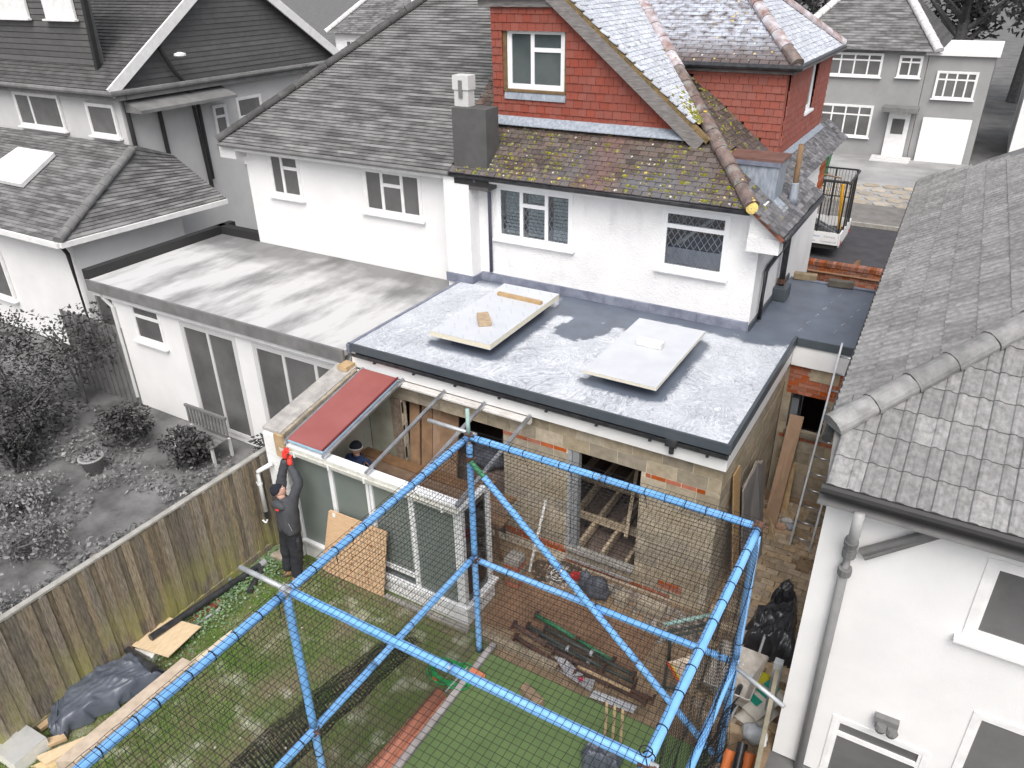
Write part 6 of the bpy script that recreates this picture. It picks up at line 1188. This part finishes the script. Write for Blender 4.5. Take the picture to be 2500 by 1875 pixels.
# crazy paving in the opposite front garden
cpv = bpy.data.objects.new('crazy_paving', None); COL.objects.link(cpv); cpv['kind'] = 'structure'; cpv.location = (0,26.5,.03); XF[cpv.name] = Matrix.Translation((0,26.5,.03)); cpm = M('paving_stone', (.42,.37,.30), .9, (.32,.28,.23), 4, rand=.2)
for j in range(5):
    for i in range(9):
        x, y = -3+i*.8+(.4 if j % 2 else 0), 24.9+j*.75; b = bm_(); prism(b, [(x+.36*math.cos(k*1.047+j)*rnd.uniform(.85,1.1), y+.34*math.sin(k*1.047+j)*rnd.uniform(.85,1.1), .031) for k in range(6)], (0,0,.03)); ob('paving_stone', b, cpm, cpv)
# ---- front brick wall, truck
bw = thing('front_brick_wall', 'low red brick garden wall with brick-on-edge coping by the road', 'wall', (2.5,14.3,0)); BP = Pl('y', 14.2, -1)
b = bm_(); bx(b, -.5, 14.208, 0, 4.6, 14.42, .8); ob('mortar_core', b, brickmortar, bw)
redb = M('street_brick', (.30,.10,.05), .85, (.20,.075,.04), 8, rand=.3)
courses(bw, BP, .3, 4.4, [(.05+.075*i, .075) for i in range(10)], .225, redb, .01, [], th=.01, name='brick')
for k in range(52): b = bm_(); bx(b, .3+k*.078, 14.17, .802, .3+k*.078+.068, 14.44, .915); ob('coping_brick', b, redb, bw)
b = bm_(); bx(b, .3, 14.15, .62, 4.4, 14.188, .655); ob('string_course', b, M('tile_string', (.36,.20,.12), .8), bw)
a = zp(1950+385*.27125, 380+995*.27125, .0); b = bm_(); prism(b, [(1.75,15.0,.1),(2.35,15.4,.1),(2.35,15.4,.75),(2.3,15.38,.75)], (.03,-.02,0)); tag(ob('timber_offcut', b, oldwood), 'triangular brown timber offcut standing behind the brick wall', 'board')
tr = thing('tipper_truck', 'white cage-sided tipper truck with lettered side panel parked in the road', 'truck', (-1.5,18.2,0)); TY = 17.25; trm = M('truck_white', (.78,.78,.78), .4, (.70,.70,.70), 4)
TX = yp(2047,580,TY).x; zb, zt_ = yp(2010,596,TY).z, yp(2010,566,TY).z
b = bm_(); bx(b, TX-4.2, TY, zb, TX, TY+.04, zt_); side = ob('drop_side', b, trm, tr, bevel=.006); b = bm_(); bx(b, TX-4.2, TY+1.98, zb, TX, TY+2.02, zt_); ob('drop_side', b, trm, tr); b = bm_(); bx(b, TX+.01, TY, zb, TX+.05, TY+2.0, zt_); ob('tailgate', b, trm, tr)
b = bm_(); bx(b, TX-4.2, TY+.041, zb, TX, TY+1.979, zb+.08); bx(b, TX-4.2, TY+.06, zb-.16, TX, TY+1.94, zb-.002); ob('bed', b, gdark, tr)
H_ = yp(2075,450,TY).z
for x in (TX-.04, TX-.7, TX-1.4, TX-2.1, TX-2.8, TX-3.5, TX-4.18):
    for yy in (TY+.02, TY+1.98): b = bm_(); beam(b, (x,yy,zt_), (x,yy,H_), .05, .05, up=(0,1,0)); ob('cage_post', b, gdark, tr)
for yy in (TY+.02, TY+1.98):
    b = bm_(); beam(b, (TX,yy,H_+.026), (TX-4.2,yy,H_+.026), .05, .05); ob('cage_rail', b, gdark, tr)
    for k in range(40): b = bm_(); tube(b, [(TX-.1-k*.1,yy,zt_),(TX-.1-k*.1,yy,H_)], .006, 4); ob('cage_wire', b, gdark, tr)
for yy in (TY+.5, TY+1.0, TY+1.5): b = bm_(); beam(b, (TX+.03,yy,zt_), (TX+.03,yy,H_), .05, .05, up=(0,1,0)); ob('cage_post', b, gdark, tr)
b = bm_(); beam(b, (TX+.03,TY+.01,H_-.0), (TX+.03,TY+2,H_), .05, .06); ob('cage_rail', b, gdark, tr)
ink = M('blue_ink', (.05,.25,.50), .6); inkg = M('grey_ink', (.33,.35,.40), .6)
mh = (zt_-zb)*.26
for body, mt, xx, zz in (('Bathrooms', ink, TX-1.02, zb+(zt_-zb)*.56), ('Kitchens', inkg, TX-.45, zb+(zt_-zb)*.56), ('Basements', inkg, TX-1.12, zb+(zt_-zb)*.16), ('Commercial', inkg, TX-.54, zb+(zt_-zb)*.16)): text(body, mh*.95, mt, side, frame_m((xx,TY-.003,zz), (1,0,0), (0,0,1), (0,-1,0)))
for x in (TX-1.15, TX-5.2):
    for yy in (TY+.12, TY+1.65):
        b = bm_(); tube(b, [(x,yy,.37),(x,yy+.24,.37)], .37, 20); wh = ob('tyre', b, blackpl, tr); b = bm_(); tube(b, [(x,yy-.012,.37),(x,yy+.252,.37)], .2, 14); ob('rim', b, galv, wh)
b = bm_(); tube(b, [(TX-1.15+.46*math.cos(R(a_)),TY+.22,.42+.46*math.sin(R(a_))) for a_ in range(0,181,15)], .05, 6); ob('mudguard', b, gmid, tr)
b = bm_(); bx(b, TX-.05, TY+.1, .42, TX+.04, TY+1.9, .62); ob('rear_bumper', b, gl_, tr)
for yy in (TY+.2, TY+1.75): b = bm_(); bx(b, TX+.041, yy, .46, TX+.06, yy+.2, .58); ob('tail_light', b, M('tail_red%g' % yy, (.5,.03,.02), .3), tr)
b = bm_(); prism(b, [(TX-6.3,TY+.05,.35),(TX-4.3,TY+.05,.35),(TX-4.3,TY+.05,2.2),(TX-5.3,TY+.05,2.2),(TX-5.8,TY+.05,1.3),(TX-6.3,TY+.05,1.15)], (0,1.9,0)); cab = ob('cab', b, trm, tr, bevel=.04); b = bm_(); bx(b, TX-5.3, TY+.03, 1.3, TX-4.55, TY+.049, 1.95); ob('cab_window', b, gglass, cab)
t = thing('truck_ladder', 'aluminium ladder lying inside the caged truck bed', 'ladder', (TX-1,TY+1,zb+.1))
for yy in (TY+.75, TY+1.05): b = bm_(); beam(b, (TX-.15,yy,zb+.15), (TX-2.6,yy+.2,zb+1.15), .04, .07); ob('stile', b, alu, t)
for k in range(9): f_ = (k+.5)/9; b = bm_(); tube(b, [(TX-.15-2.45*f_,TY+.75+.2*f_,zb+.15+f_),(TX-.15-2.45*f_,TY+1.05+.2*f_,zb+.15+f_)], .018, 6); ob('rung', b, alu, t)
lump_bag('rubble_bag', (TX-1.7,TY+.6,zb+.09), (.4,.3,.25), dbag, 'black sack lying in the truck bed', 'sack', 30)
t = thing('yellow_strimmer', 'yellow long-handled machine hung on the truck cage', 'machine', (TX-.2,TY+1.2,zb+.2)); b = bm_(); beam(b, (TX-.15,TY+.9,zb+.3), (TX-.3,TY+1.0,H_-.25), .09, .09); ob('casing', b, M('machine_yellow', (.75,.38,.02), .5), t, bevel=.02); b = bm_(); tube(b, [(TX-.3,TY+1.0,H_-.25),(TX-.4,TY+1.05,H_-.08),(TX-1.0,TY+1.1,H_-.02)], .025, 8); ob('shaft', b, oldwood, t)
# ================================================================ vegetation
def leaves(name, blobs, n, size, mat, parent=None, kind=None):
    vs_, fs = [], []; tot = sum(b_[1][0]*b_[1][1]*b_[1][2] for b_ in blobs)
    for c, r, in blobs:
        for k in range(int(n*r[0]*r[1]*r[2]/tot)):
            d = V((rnd.gauss(0,1), rnd.gauss(0,1), rnd.gauss(0,1))).normalized()*(rnd.random()**.45); p = V(c)+V((d.x*r[0], d.y*r[1], d.z*r[2]))
            if noise.noise(p*(1.6/max(r))+V((3,1,2))) < -.16 or p.z < .01: continue
            a = V((rnd.gauss(0,1), rnd.gauss(0,1), rnd.gauss(0,.6))).normalized(); q = a.orthogonal().normalized(); s_ = size*rnd.uniform(.5,1.3); i = len(vs_)
            vs_ += [p-a*s_, p+q*s_*.5, p+a*s_, p-q*s_*.5]; fs.append((i,i+1,i+2,i+3))
    me = bpy.data.meshes.new(name); me.from_pydata(vs_, [], fs); o = ob(name, me, mat, parent)
    if kind: o['kind'] = kind
    return o
lg = M('grey_leaf', (.075,.075,.075), .8, (.035,.035,.035), 1.4, rand=.5); lgl = M('pale_grey_leaf', (.24,.24,.24), .8, (.12,.12,.12), 1.4, rand=.4); bark = M('grey_bark', (.14,.14,.14), .9, (.08,.08,.08), 8)
def shrub(x, y, r, h, label, n=2600, mat=None, size=.05, name='shrub'):
    t = thing(name, label, 'shrub', (x,y,0)); leaves('foliage', [((x+rnd.uniform(-.35,.35)*r, y+rnd.uniform(-.35,.35)*r, h*f_), (r*rnd.uniform(.5,.8), r*rnd.uniform(.5,.8), h*.32)) for f_ in (.3,.45,.6,.72)], n, size, mat or lg, t)
    for k in range(4): b = bm_(); tube(b, [(x,y,0),(x+rnd.uniform(-.3,.3)*r,y+rnd.uniform(-.3,.3)*r,h*.5),(x+rnd.uniform(-.6,.6)*r,y+rnd.uniform(-.6,.6)*r,h*.9)], [.03,.02,.008], 5); ob('stem', b, bark, t)
    return t
sh_ = [(-11.6,-.6,1.3,2.3,'tall dark shrub at the corner of the flat-roofed extension'), (-12.8,-1.4,1.4,2.4,'broad dark shrub next to the tall one by the extension'), (-11.0,-2.0,1.1,1.6,'rounded dark bush in front of the tall shrubs'), (-13.6,-3.0,1.5,1.9,'wide dark bush in the far garden corner'), (-11.8,-3.6,1.2,1.3,'low dark bush beside the garden path'), (-10.2,-3.0,.8,1.0,'small dark bush by the pale plant pot'), (-9.2,-1.1,.7,.9,'small bush under the extension window'), (-7.4,-1.2,.6,.8,'leafy pot plant bush by the patio doors'), (-5.2,-1.0,.8,1.1,'bushy plant against the patio by the parapet'), (-4.8,-1.9,.55,.8,'low bush behind the parapet wall')]
for s_ in sh_: shrub(*s_)
for x, y, r, h, lb in ((-9.0,-3.6,.9,.5,'pale frosted low plant in the middle of the neighbour garden'), (-7.6,-4.2,1.0,.45,'pale frosted ground plant near the fence middle'), (-10.6,-4.8,1.1,.5,'pale frosted mound at the garden edge'), (-6.2,-3.4,.9,.4,'pale low plant just behind the fence'), (-8.0,-5.6,1.0,.4,'pale frosted mound beyond the fence end'), (-6.0,-5.0,.9,.35,'grey low plant beside the fence capping')): shrub(x, y, r, h, lb, 1500, lgl, .04)
b = bm_(); poly(b, [(-40,-30,-.012),(-4.27,-30,-.012),(-4.27,0,-.012),(-40,0,-.012)]); struct('neighbour_garden', b, M('grey_garden_soil', (.20,.20,.20), .95, (.08,.08,.08), 1.3, bump=.6, bscale=12, detail=9))
vs_, fs = [], []
for k in range(14000):
    x, y = -4.4-rnd.random()**1.3*9, rnd.uniform(-7.5,-.6); s_ = rnd.uniform(.02,.06); i = len(vs_); a = rnd.uniform(0,6.28); z = rnd.uniform(.0,.12)*(1+noise.noise(V((x,y,0))))
    if noise.noise(V((x*.9, y*.9, 4))) < -.1: continue
    vs_ += [(x+math.cos(a+q*1.57)*s_*(1 if q % 2 else .5), y+math.sin(a+q*1.57)*s_*(1 if q % 2 else .5), z+rnd.uniform(-.03,.03)) for q in range(4)]; fs.append((i,i+1,i+2,i+3))
me = bpy.data.meshes.new('ground_cover'); me.from_pydata(vs_, [], fs); tag(ob('ground_cover', me, M('grey_ground_leaf', (.24,.24,.24), .85, (.09,.09,.09), 1.1, rand=.5)), 'grey toned leaf litter and ground cover in the neighbour garden', 'ground cover', kind='stuff')
pf = thing('garden_panel_fence', 'grey toned slatted panel fence behind the dark shrubs', 'fence', (-11.5,.3,0))
for k in range(22): b = bm_(); bx(b, -12.6+k*.1, -.05+.02*(k % 2), 0, -12.51+k*.1, -.02+.02*(k % 2), 1.9+rnd.uniform(-.02,.02)); ob('slat', b, gmid, pf)
for x, y, r, h, lb in ((-8.9,-2.2,.22,.35,'pale round plant pot under the extension window'), (-9.9,-4.0,.28,.4,'dark plant pot among the low bushes'), (-10.4,-5.2,.25,.42,'pale ring-shaped planter in the neighbour garden')):
    t = thing('plant_pot', lb, 'pot', (x,y,0)); b = bm_(); lathe(b, [(r*.7,0),(r,h*.9),(r*1.1,h*.92),(r*1.1,h),(r*.9,h),(r*.85,h*.9),(.02,h*.88)], 16, (x,y,0)); ob('pot', b, M('pale_pot', (.34,.34,.34), .8) if 'pale' in lb else gdark, t, smooth=True); leaves('plant', [((x,y,h*1.15),(r,r,h*.4))], 160, .04, lg, t)
gb = thing('garden_bench', 'slatted grey bench outside the patio doors', 'bench', (-7.6,-.7,0))
for k in range(4): b = bm_(); bx(b, -8.1, -.95+k*.11, .42, -6.9, -.86+k*.11, .45); ob('slat', b, gmid, gb)
for k in range(12): b = bm_(); bx(b, -8.08+k*.1, -.5, .48, -8.03+k*.1, -.47, .85); ob('back_slat', b, gmid, gb)
b = bm_(); bx(b, -8.1, -.51, .851, -6.9, -.46, .91); ob('top_rail', b, gmid, gb)
for x in (-8.08,-6.97): 
    for yy in (-.93,-.5): b = bm_(); bx(b, x, yy, 0, x+.05, yy+.05, .418); ob('leg', b, gl_, gb)
b = bm_(); beam(b, (-5.6,-2.4,.4), (-4.6,-1.3,.7), .06, .06); tag(ob('garden_pole', b, gl_), 'pale pole lying across plants behind the parapet', 'pole')
def tree(x, y, h, r, label, n=3500, bare=False):
    t = thing('tree', label, 'tree', (x,y,0), 'trees behind the houses'); b = bm_(); tube(b, [(x,y,0),(x+.1,y,h*.4),(x-.1,y+.1,h*.75)], [r*.09,r*.07,r*.03], 8); tk = ob('trunk', b, bark, t)
    for k in range(9):
        a_ = k*.7+rnd.random(); z0 = h*rnd.uniform(.3,.6); b = bm_(); tube(b, [(x,y,z0),(x+math.cos(a_)*r*.45,y+math.sin(a_)*r*.45,z0+h*.18),(x+math.cos(a_)*r*.85,y+math.sin(a_)*r*.85,z0+h*.36)], [r*.04,r*.025,r*.008], 6); ob('branch', b, bark, tk)
    leaves('crown', [((x+math.cos(k*1.1)*r*.5*rnd.uniform(.5,1.2), y+math.sin(k*1.1)*r*.5, h*rnd.uniform(.5,.85)), (r*rnd.uniform(.35,.55), r*rnd.uniform(.35,.55), h*.16)) for k in range(8)], n, .22, lg, t)
for x, y, h, r, lb in ((-34,46,10,4,'dark tree standing behind the distant white house'), (-26,48,11,4.5,'dark tree between the distant roofs'), (-20,44,10,4,'dark tree behind the attached roof'), (-40,50,12,5,'tall dark tree at the far end of the street'), (8,48,10,5,'dark tree behind the pale house across the road'), (2,50,11,5,'dark tree behind the white garage roof'), (14,52,12,6,'broad dark tree behind the pale house across the road'), (6,56,13,6,'tall dark tree furthest beyond the garage roof'), (-6,52,11,5,'dark tree behind the bay-windowed house')): tree(x, y, h, r, lb)
shrub(-1.2, 25.0, .8, .9, 'clipped green bush by the pavement across the road', 1500, M('hedge_green', (.07,.09,.05), .8, (.04,.055,.03), 3, rand=.4), .06)
rl = thing('garden_railing', 'low dark metal railing along the front garden across the road', 'railing', (-1,24.6,0))
for z in (.25,.85): b = bm_(); bx(b, -5, 24.5, z, .6, 24.54, z+.04); ob('rail', b, gdark, rl)
for k in range(40): b = bm_(); tube(b, [(-4.9+k*.138,24.52,.05),(-4.9+k*.138,24.52,.9)], .012, 5); ob('baluster', b, gdark, rl)
# ================================================================ the two workers
def skinned(name, J, E_, mat, parent, sub=2, root=None, inf=1.):
    me = bpy.data.meshes.new(name); keys = list(J); me.from_pydata([J[k][0] for k in keys], [(keys.index(a), keys.index(b)) for a, b in E_], [])
    o = bpy.data.objects.new('tmp', me); COL.objects.link(o); sk = o.modifiers.new('s', 'SKIN'); sk.use_smooth_shade = True; sk.branch_smoothing = .6; ss = o.modifiers.new('u', 'SUBSURF'); ss.levels = sub; ss.render_levels = sub
    for k, d in zip(keys, me.skin_vertices[0].data): r = J[k][1]; d.radius = tuple(x*inf for x in r) if isinstance(r, tuple) else (r*inf, r*inf); d.use_root = (k == (root or keys[0]))
    dg = bpy.context.evaluated_depsgraph_get(); out = bpy.data.meshes.new_from_object(o.evaluated_get(dg)); bpy.data.objects.remove(o)
    for p in out.polygons: p.use_smooth = True
    return ob(name, out, mat, parent, smooth=True)
def clothe(name, body, J, E_, keep, mat, parent, t, folds=.010):
    """a garment: the body's own surface over the chosen bones, pushed outwards; keep: {bone: (from, to)}"""
    b = bm_(); b.from_mesh(body.data); b.normal_update(); kill = []
    for f in b.faces:
        c = f.calc_center_median(); best = None
        for a, q in E_:
            A, Q = V(J[a][0]), V(J[q][0]); d = Q-A; k = max(0, min(1, (c-A).dot(d)/d.length_squared)); r = J[a][1]; r = max(r) if isinstance(r, tuple) else r; r2 = J[q][1]; r2 = max(r2) if isinstance(r2, tuple) else r2
            e = (c-(A+d*k)).length/(r+(r2-r)*k)
            if best is None or e < best[0]: best = (e, (a, q), k)
        w_ = keep.get(best[1])
        if not w_ or not (w_[0] <= best[2] <= w_[1]): kill.append(f)
    nn = {v: v.normal.copy() for v in b.verts}
    for v in b.verts:
        p = v.co; v.co = p+nn[v]*(t+folds*noise.noise(p*11)+folds*.6*noise.noise(V((p.x*9, p.y*9, p.z*26))))
    bmesh.ops.delete(b, geom=kill, context='FACES'); me = bpy.data.meshes.new(name); b.to_mesh(me); b.free(); me.materials.clear(); o = ob(name, me, mat, parent, smooth=True); sm = o.modifiers.new('s', 'SOLIDIFY'); sm.thickness = .006; sm.offset = -1; return o
JK = {('sp','ch'): (0,1), ('ch','nk'): (0,1), ('nk','hd'): (0,.25), ('ch','sl'): (0,1), ('sl','el'): (0,1), ('el','wl'): (0,.96), ('ch','sr'): (0,1), ('sr','er'): (0,1), ('er','wr'): (0,.96), ('hip','sp'): (.12,1)}
TK = {('hip','hl'): (0,1), ('hl','kl'): (0,1), ('kl','al'): (0,.98), ('hip','hr'): (0,1), ('hr','kr'): (0,1), ('kr','ar'): (0,.98), ('hip','sp'): (0,.5)}
jackm = M('charcoal_jacket', (.045,.048,.056), .75, (.065,.068,.078), 5, bump=.5, bscale=18); trom = M('black_trousers', (.018,.020,.026), .85, (.036,.038,.046), 6, bump=.5, bscale=16); bootm = M('tan_boot', (.36,.21,.11), .75, (.26,.15,.08), 12); beanm = M('navy_beanie', (.010,.012,.022), .9, (.02,.022,.03), 30, bump=.5, bscale=120); glovem = M('red_glove', (.72,.045,.03), .6, (.6,.03,.02), 9); navym = M('navy_fleece', (.018,.035,.095), .85, (.03,.05,.12), 6, bump=.4, bscale=20)
def hand(parent, wrist, d, side, palm_n, mat, sc=1., curl=.5, name='glove'):
    w_, d, s_, n_ = V(wrist), V(d).normalized(), V(side).normalized(), V(palm_n).normalized(); J = {'w': (w_, .030*sc), 'p': (w_+d*.055*sc, (.040*sc, .024*sc)), 'k': (w_+d*.09*sc, (.040*sc, .020*sc))}; E_ = [('w','p'), ('p','k')]
    for i, (off, ln) in enumerate(((-.032,.060), (-.011,.072), (.011,.068), (.032,.052))):
        a = w_+d*.09*sc+s_*off*sc; b_ = a+(d*(1-curl*.4)+n_*curl*.6).normalized()*ln*.5*sc; c = b_+(d*(1-curl)+n_*curl*1.2).normalized()*ln*.5*sc
        J['f%d' % i] = (a, .0115*sc); J['g%d' % i] = (b_, .0105*sc); J['h%d' % i] = (c, .009*sc); E_ += [('k','f%d' % i), ('f%d' % i,'g%d' % i), ('g%d' % i,'h%d' % i)]
    t0 = w_+d*.035*sc-s_*.035*sc; J['t0'] = (t0, .015*sc); J['t1'] = (t0+(d*.5-s_*.6+n_*.4)*.05*sc, .012*sc); J['t2'] = (J['t1'][0]+(d*.8-s_*.1+n_*.4)*.035*sc, .010*sc); E_ += [('p','t0'), ('t0','t1'), ('t1','t2')]
    return skinned(name, J, E_, mat, parent, 2, 'w')
def head(parent, c, fw, up, mat_hat, hat_name='beanie', beard=False):
    c, fw, up = V(c), V(fw).normalized(), V(up).normalized(); s_ = fw.cross(up).normalized(); up = s_.cross(fw)
    def L_(x, y, z): return c+s_*x+fw*y+up*z
    b = bm_(); bmesh.ops.create_icosphere(b, subdivisions=4, radius=1)
    for v in b.verts:
        x, y, z = v.co; X, Y, Z = x*.076, y*.098, z*.118
        if z < -.2 and y < .2: Y *= 1-.35*(-.2-z)
        if z < -.3: X *= 1-.28*(-.3-z)/.7
        if y > .75 and abs(x) < .22 and -.25 < z < .12: Y += .018*(1-abs(x)/.22)*(1-abs(z+.12)/.24)
        if y > .7 and .05 < z < .22 and .2 < abs(x) < .55: Y -= .008
        if y > .7 and -.52 < z < -.42 and abs(x) < .35: Y -= .005
        v.co = L_(X, Y, Z)
    h = ob('head', b, skin, parent, smooth=True)
    for sg in (-1, 1):
        b = bm_(); bmesh.ops.create_icosphere(b, subdivisions=2, radius=1)
        for v in b.verts: v.co = L_(sg*(.076+v.co.x*.010), -.005+v.co.y*.018, -.01+v.co.z*.03)
        ob('ear', b, skin, h, smooth=True)
        b = bm_(); bmesh.ops.create_icosphere(b, subdivisions=2, radius=1)
        for v in b.verts: v.co = L_(sg*.030+v.co.x*.011, .083+v.co.y*.010, .016+v.co.z*.008)
        ob('eye', b, fasciaw, h, smooth=True)
    b = bm_(); obx(b, L_(0,.092,-.055), s_*.022, fw*.006, up*.004); ob('mouth', b, M('lips_%s' % parent.name, (.42,.18,.15), .6), h)
    b = bm_(); bmesh.ops.create_icosphere(b, subdivisions=4, radius=1)
    for v in b.verts:
        x, y, z = v.co; z = max(z, -.12+.28*max(0, y)); v.co = L_(x*.088, y*.110-.006, z*.112+.030+.004*math.sin(z*30))
    ob(hat_name, b, mat_hat, parent, smooth=True)
    return L_
# ---- man reaching up at the parapet end
m1 = thing('person', 'worker in charcoal jacket, black beanie and red gloves reaching up to the parapet', 'person', (-3.27,-2.42,0))
fl, fr_ = V((-3.40,-2.46,.0)), V((-3.17,-2.50,.0))
J = {'hip': ((-3.22,-2.42,.97), (.145,.115)), 'sp': ((-3.21,-2.42,1.14), (.145,.11)), 'ch': ((-3.22,-2.43,1.36), (.165,.115)), 'nk': ((-3.26,-2.42,1.54), .05), 'hd': ((-3.31,-2.42,1.64), .06),
     'hl': ((-3.32,-2.42,.90), .095), 'kl': ((-3.38,-2.42,.50), .074), 'al': ((-3.40,-2.46,.09), .058), 'hr': ((-3.13,-2.43,.90), .095), 'kr': ((-3.15,-2.44,.50), .074), 'ar': ((-3.17,-2.50,.09), .058),
     'sl': ((-3.38,-2.38,1.50), .055), 'el': ((-3.40,-2.24,1.80), .042), 'wl': ((-3.35,-2.16,2.08), .030), 'sr': ((-3.09,-2.38,1.54), .055), 'er': ((-3.03,-2.25,1.83), .042), 'wr': ((-3.24,-2.17,2.00), .030)}
BE = [('hip','sp'),('sp','ch'),('ch','nk'),('nk','hd'),('hip','hl'),('hl','kl'),('kl','al'),('hip','hr'),('hr','kr'),('kr','ar'),('ch','sl'),('sl','el'),('el','wl'),('ch','sr'),('sr','er'),('er','wr')]
bd = skinned('body', J, BE, skin, m1, 2, 'hip', 1.22)
jo = clothe('jacket', bd, J, BE, JK, jackm, m1, .026, .014)
b = bm_(); bmesh.ops.create_icosphere(b, subdivisions=3, radius=1)
for v in b.verts: v.co = V((-3.27,-2.51,1.50))+V((v.co.x*.14, v.co.y*.07, v.co.z*.075-.03*abs(v.co.x)))
ob('hood', b, jackm, jo, smooth=True)
b = bm_(); tube(b, [(-3.08,-2.54,1.22),(-3.06,-2.53,1.14),(-3.055,-2.52,1.08)], .005, 5); ob('zip', b, galv, jo)
b = bm_(); obx(b, (-3.22,-2.585,1.46), (.03,0,.0), (0,.002,0), (0,.006,.008)); ob('red_tab', b, glovem, jo)
to_ = clothe('trousers', bd, J, BE, TK, trom, m1, .018, .012)
b = bm_(); obx(b, (-3.02,-2.47,.82), (.02,.02,0), (.05,-.05,0), (0,0,.10)); ob('holster_pocket', b, trom, to_, bevel=.02)
for f_, dr in ((fl, V((.25,1,0))), (fr_, V((.8,.55,0)))):
    dr = dr.normalized(); sd_ = V((dr.y,-dr.x,0)); b = bm_(); bmesh.ops.create_icosphere(b, subdivisions=3, radius=1)
    for v in b.verts: v.co = f_+dr*(v.co.x*.15+.05)+sd_*v.co.y*.052+V((0,0,max(0,(v.co.z*.065*(1-.35*max(0,v.co.x))+.055))))
    bt = ob('boot', b, bootm, m1, smooth=True); b = bm_(); prism(b, [f_+dr*(.05+.15*math.cos(k*.52))+sd_*.055*math.sin(k*.52)+V((0,0,.003)) for k in range(12)], (0,0,.02)); ob('sole', b, rust, bt)
head(m1, (-3.325,-2.40,1.655), (.55,.55,.62), (-.45,-.35,.82), beanm)
hand(m1, J['wl'][0], (.05,.25,1), (1,0,-.1), (0,1,.0), glovem, 1.3, .6)
hand(m1, J['wr'][0], (-.35,.35,.75), (.7,-.1,.4), (0,1,.1), glovem, 1.35, .7)
# ---- man inside the lean-to, seen from behind
m2 = thing('person', 'worker in navy fleece with red print and black beanie inside the lean-to', 'person', (-3.05,-1.0,0)); ox, oy = -3.06, -.98
J = {k: ((p[0]+ox, p[1]+oy, p[2]+.02), r) for k, (p, r) in {'hip': ((0,0,.95), (.145,.115)), 'sp': ((0,.0,1.12), (.145,.11)), 'ch': ((.01,.02,1.36), (.175,.12)), 'nk': ((.0,.03,1.52), .05), 'hd': ((0,.04,1.62), .06), 'hl': ((-.10,0,.88), .085), 'kl': ((-.11,.03,.5), .058), 'al': ((-.11,-.02,.1), .04), 'hr': ((.10,0,.88), .085), 'kr': ((.11,.03,.5), .058), 'ar': ((.11,-.02,.1), .04), 'sl': ((-.17,.03,1.45), .055), 'el': ((-.22,.14,1.18), .042), 'wl': ((-.12,.36,1.15), .03), 'sr': ((.18,.03,1.45), .055), 'er': ((.24,.14,1.18), .042), 'wr': ((.13,.36,1.15), .03)}.items()}
bd = skinned('body', J, BE, skin, m2, 2, 'hip', 1.22)
jo = clothe('fleece', bd, J, BE, JK, navym, m2, .03, .012)
b = bm_(); obx(b, (ox-.03,oy-.165,1.36), (.075,0,.0), (0,.01,0), (0,.0,.012)); obx(b, (ox-.06,oy-.168,1.32), (.055,0,0), (0,.01,0), (0,0,.010)); ob('red_print', b, glovem, jo)
clothe('trousers', bd, J, BE, TK, trom, m2, .018, .012)
for sx in (-.11, .11):
    b = bm_(); bmesh.ops.create_icosphere(b, subdivisions=3, radius=1)
    for v in b.verts: v.co = V((ox+sx,oy+.02,0))+V((v.co.y*.05, v.co.x*.14+.03, max(.005,v.co.z*.06+.05)))
    ob('boot', b, bootm, m2, smooth=True)
Lm = head(m2, (ox+.0,oy+.05,1.675), (.35,.9,-.15), (0,.1,1), beanm)
b = bm_(); tube(b, [Lm(.094*math.cos(k*.26), .116*math.sin(k*.26)-.004, .022) for k in range(24)], .008, 5, closed=True); ob('pale_band', b, fasciaw, m2)
hand(m2, J['wl'][0], (.2,1,0), (0,0,1), (1,0,0), skin, 1.0, .6, 'hand'); hand(m2, J['wr'][0], (-.2,1,0), (0,0,1), (-1,0,0), skin, 1.0, .6, 'hand')
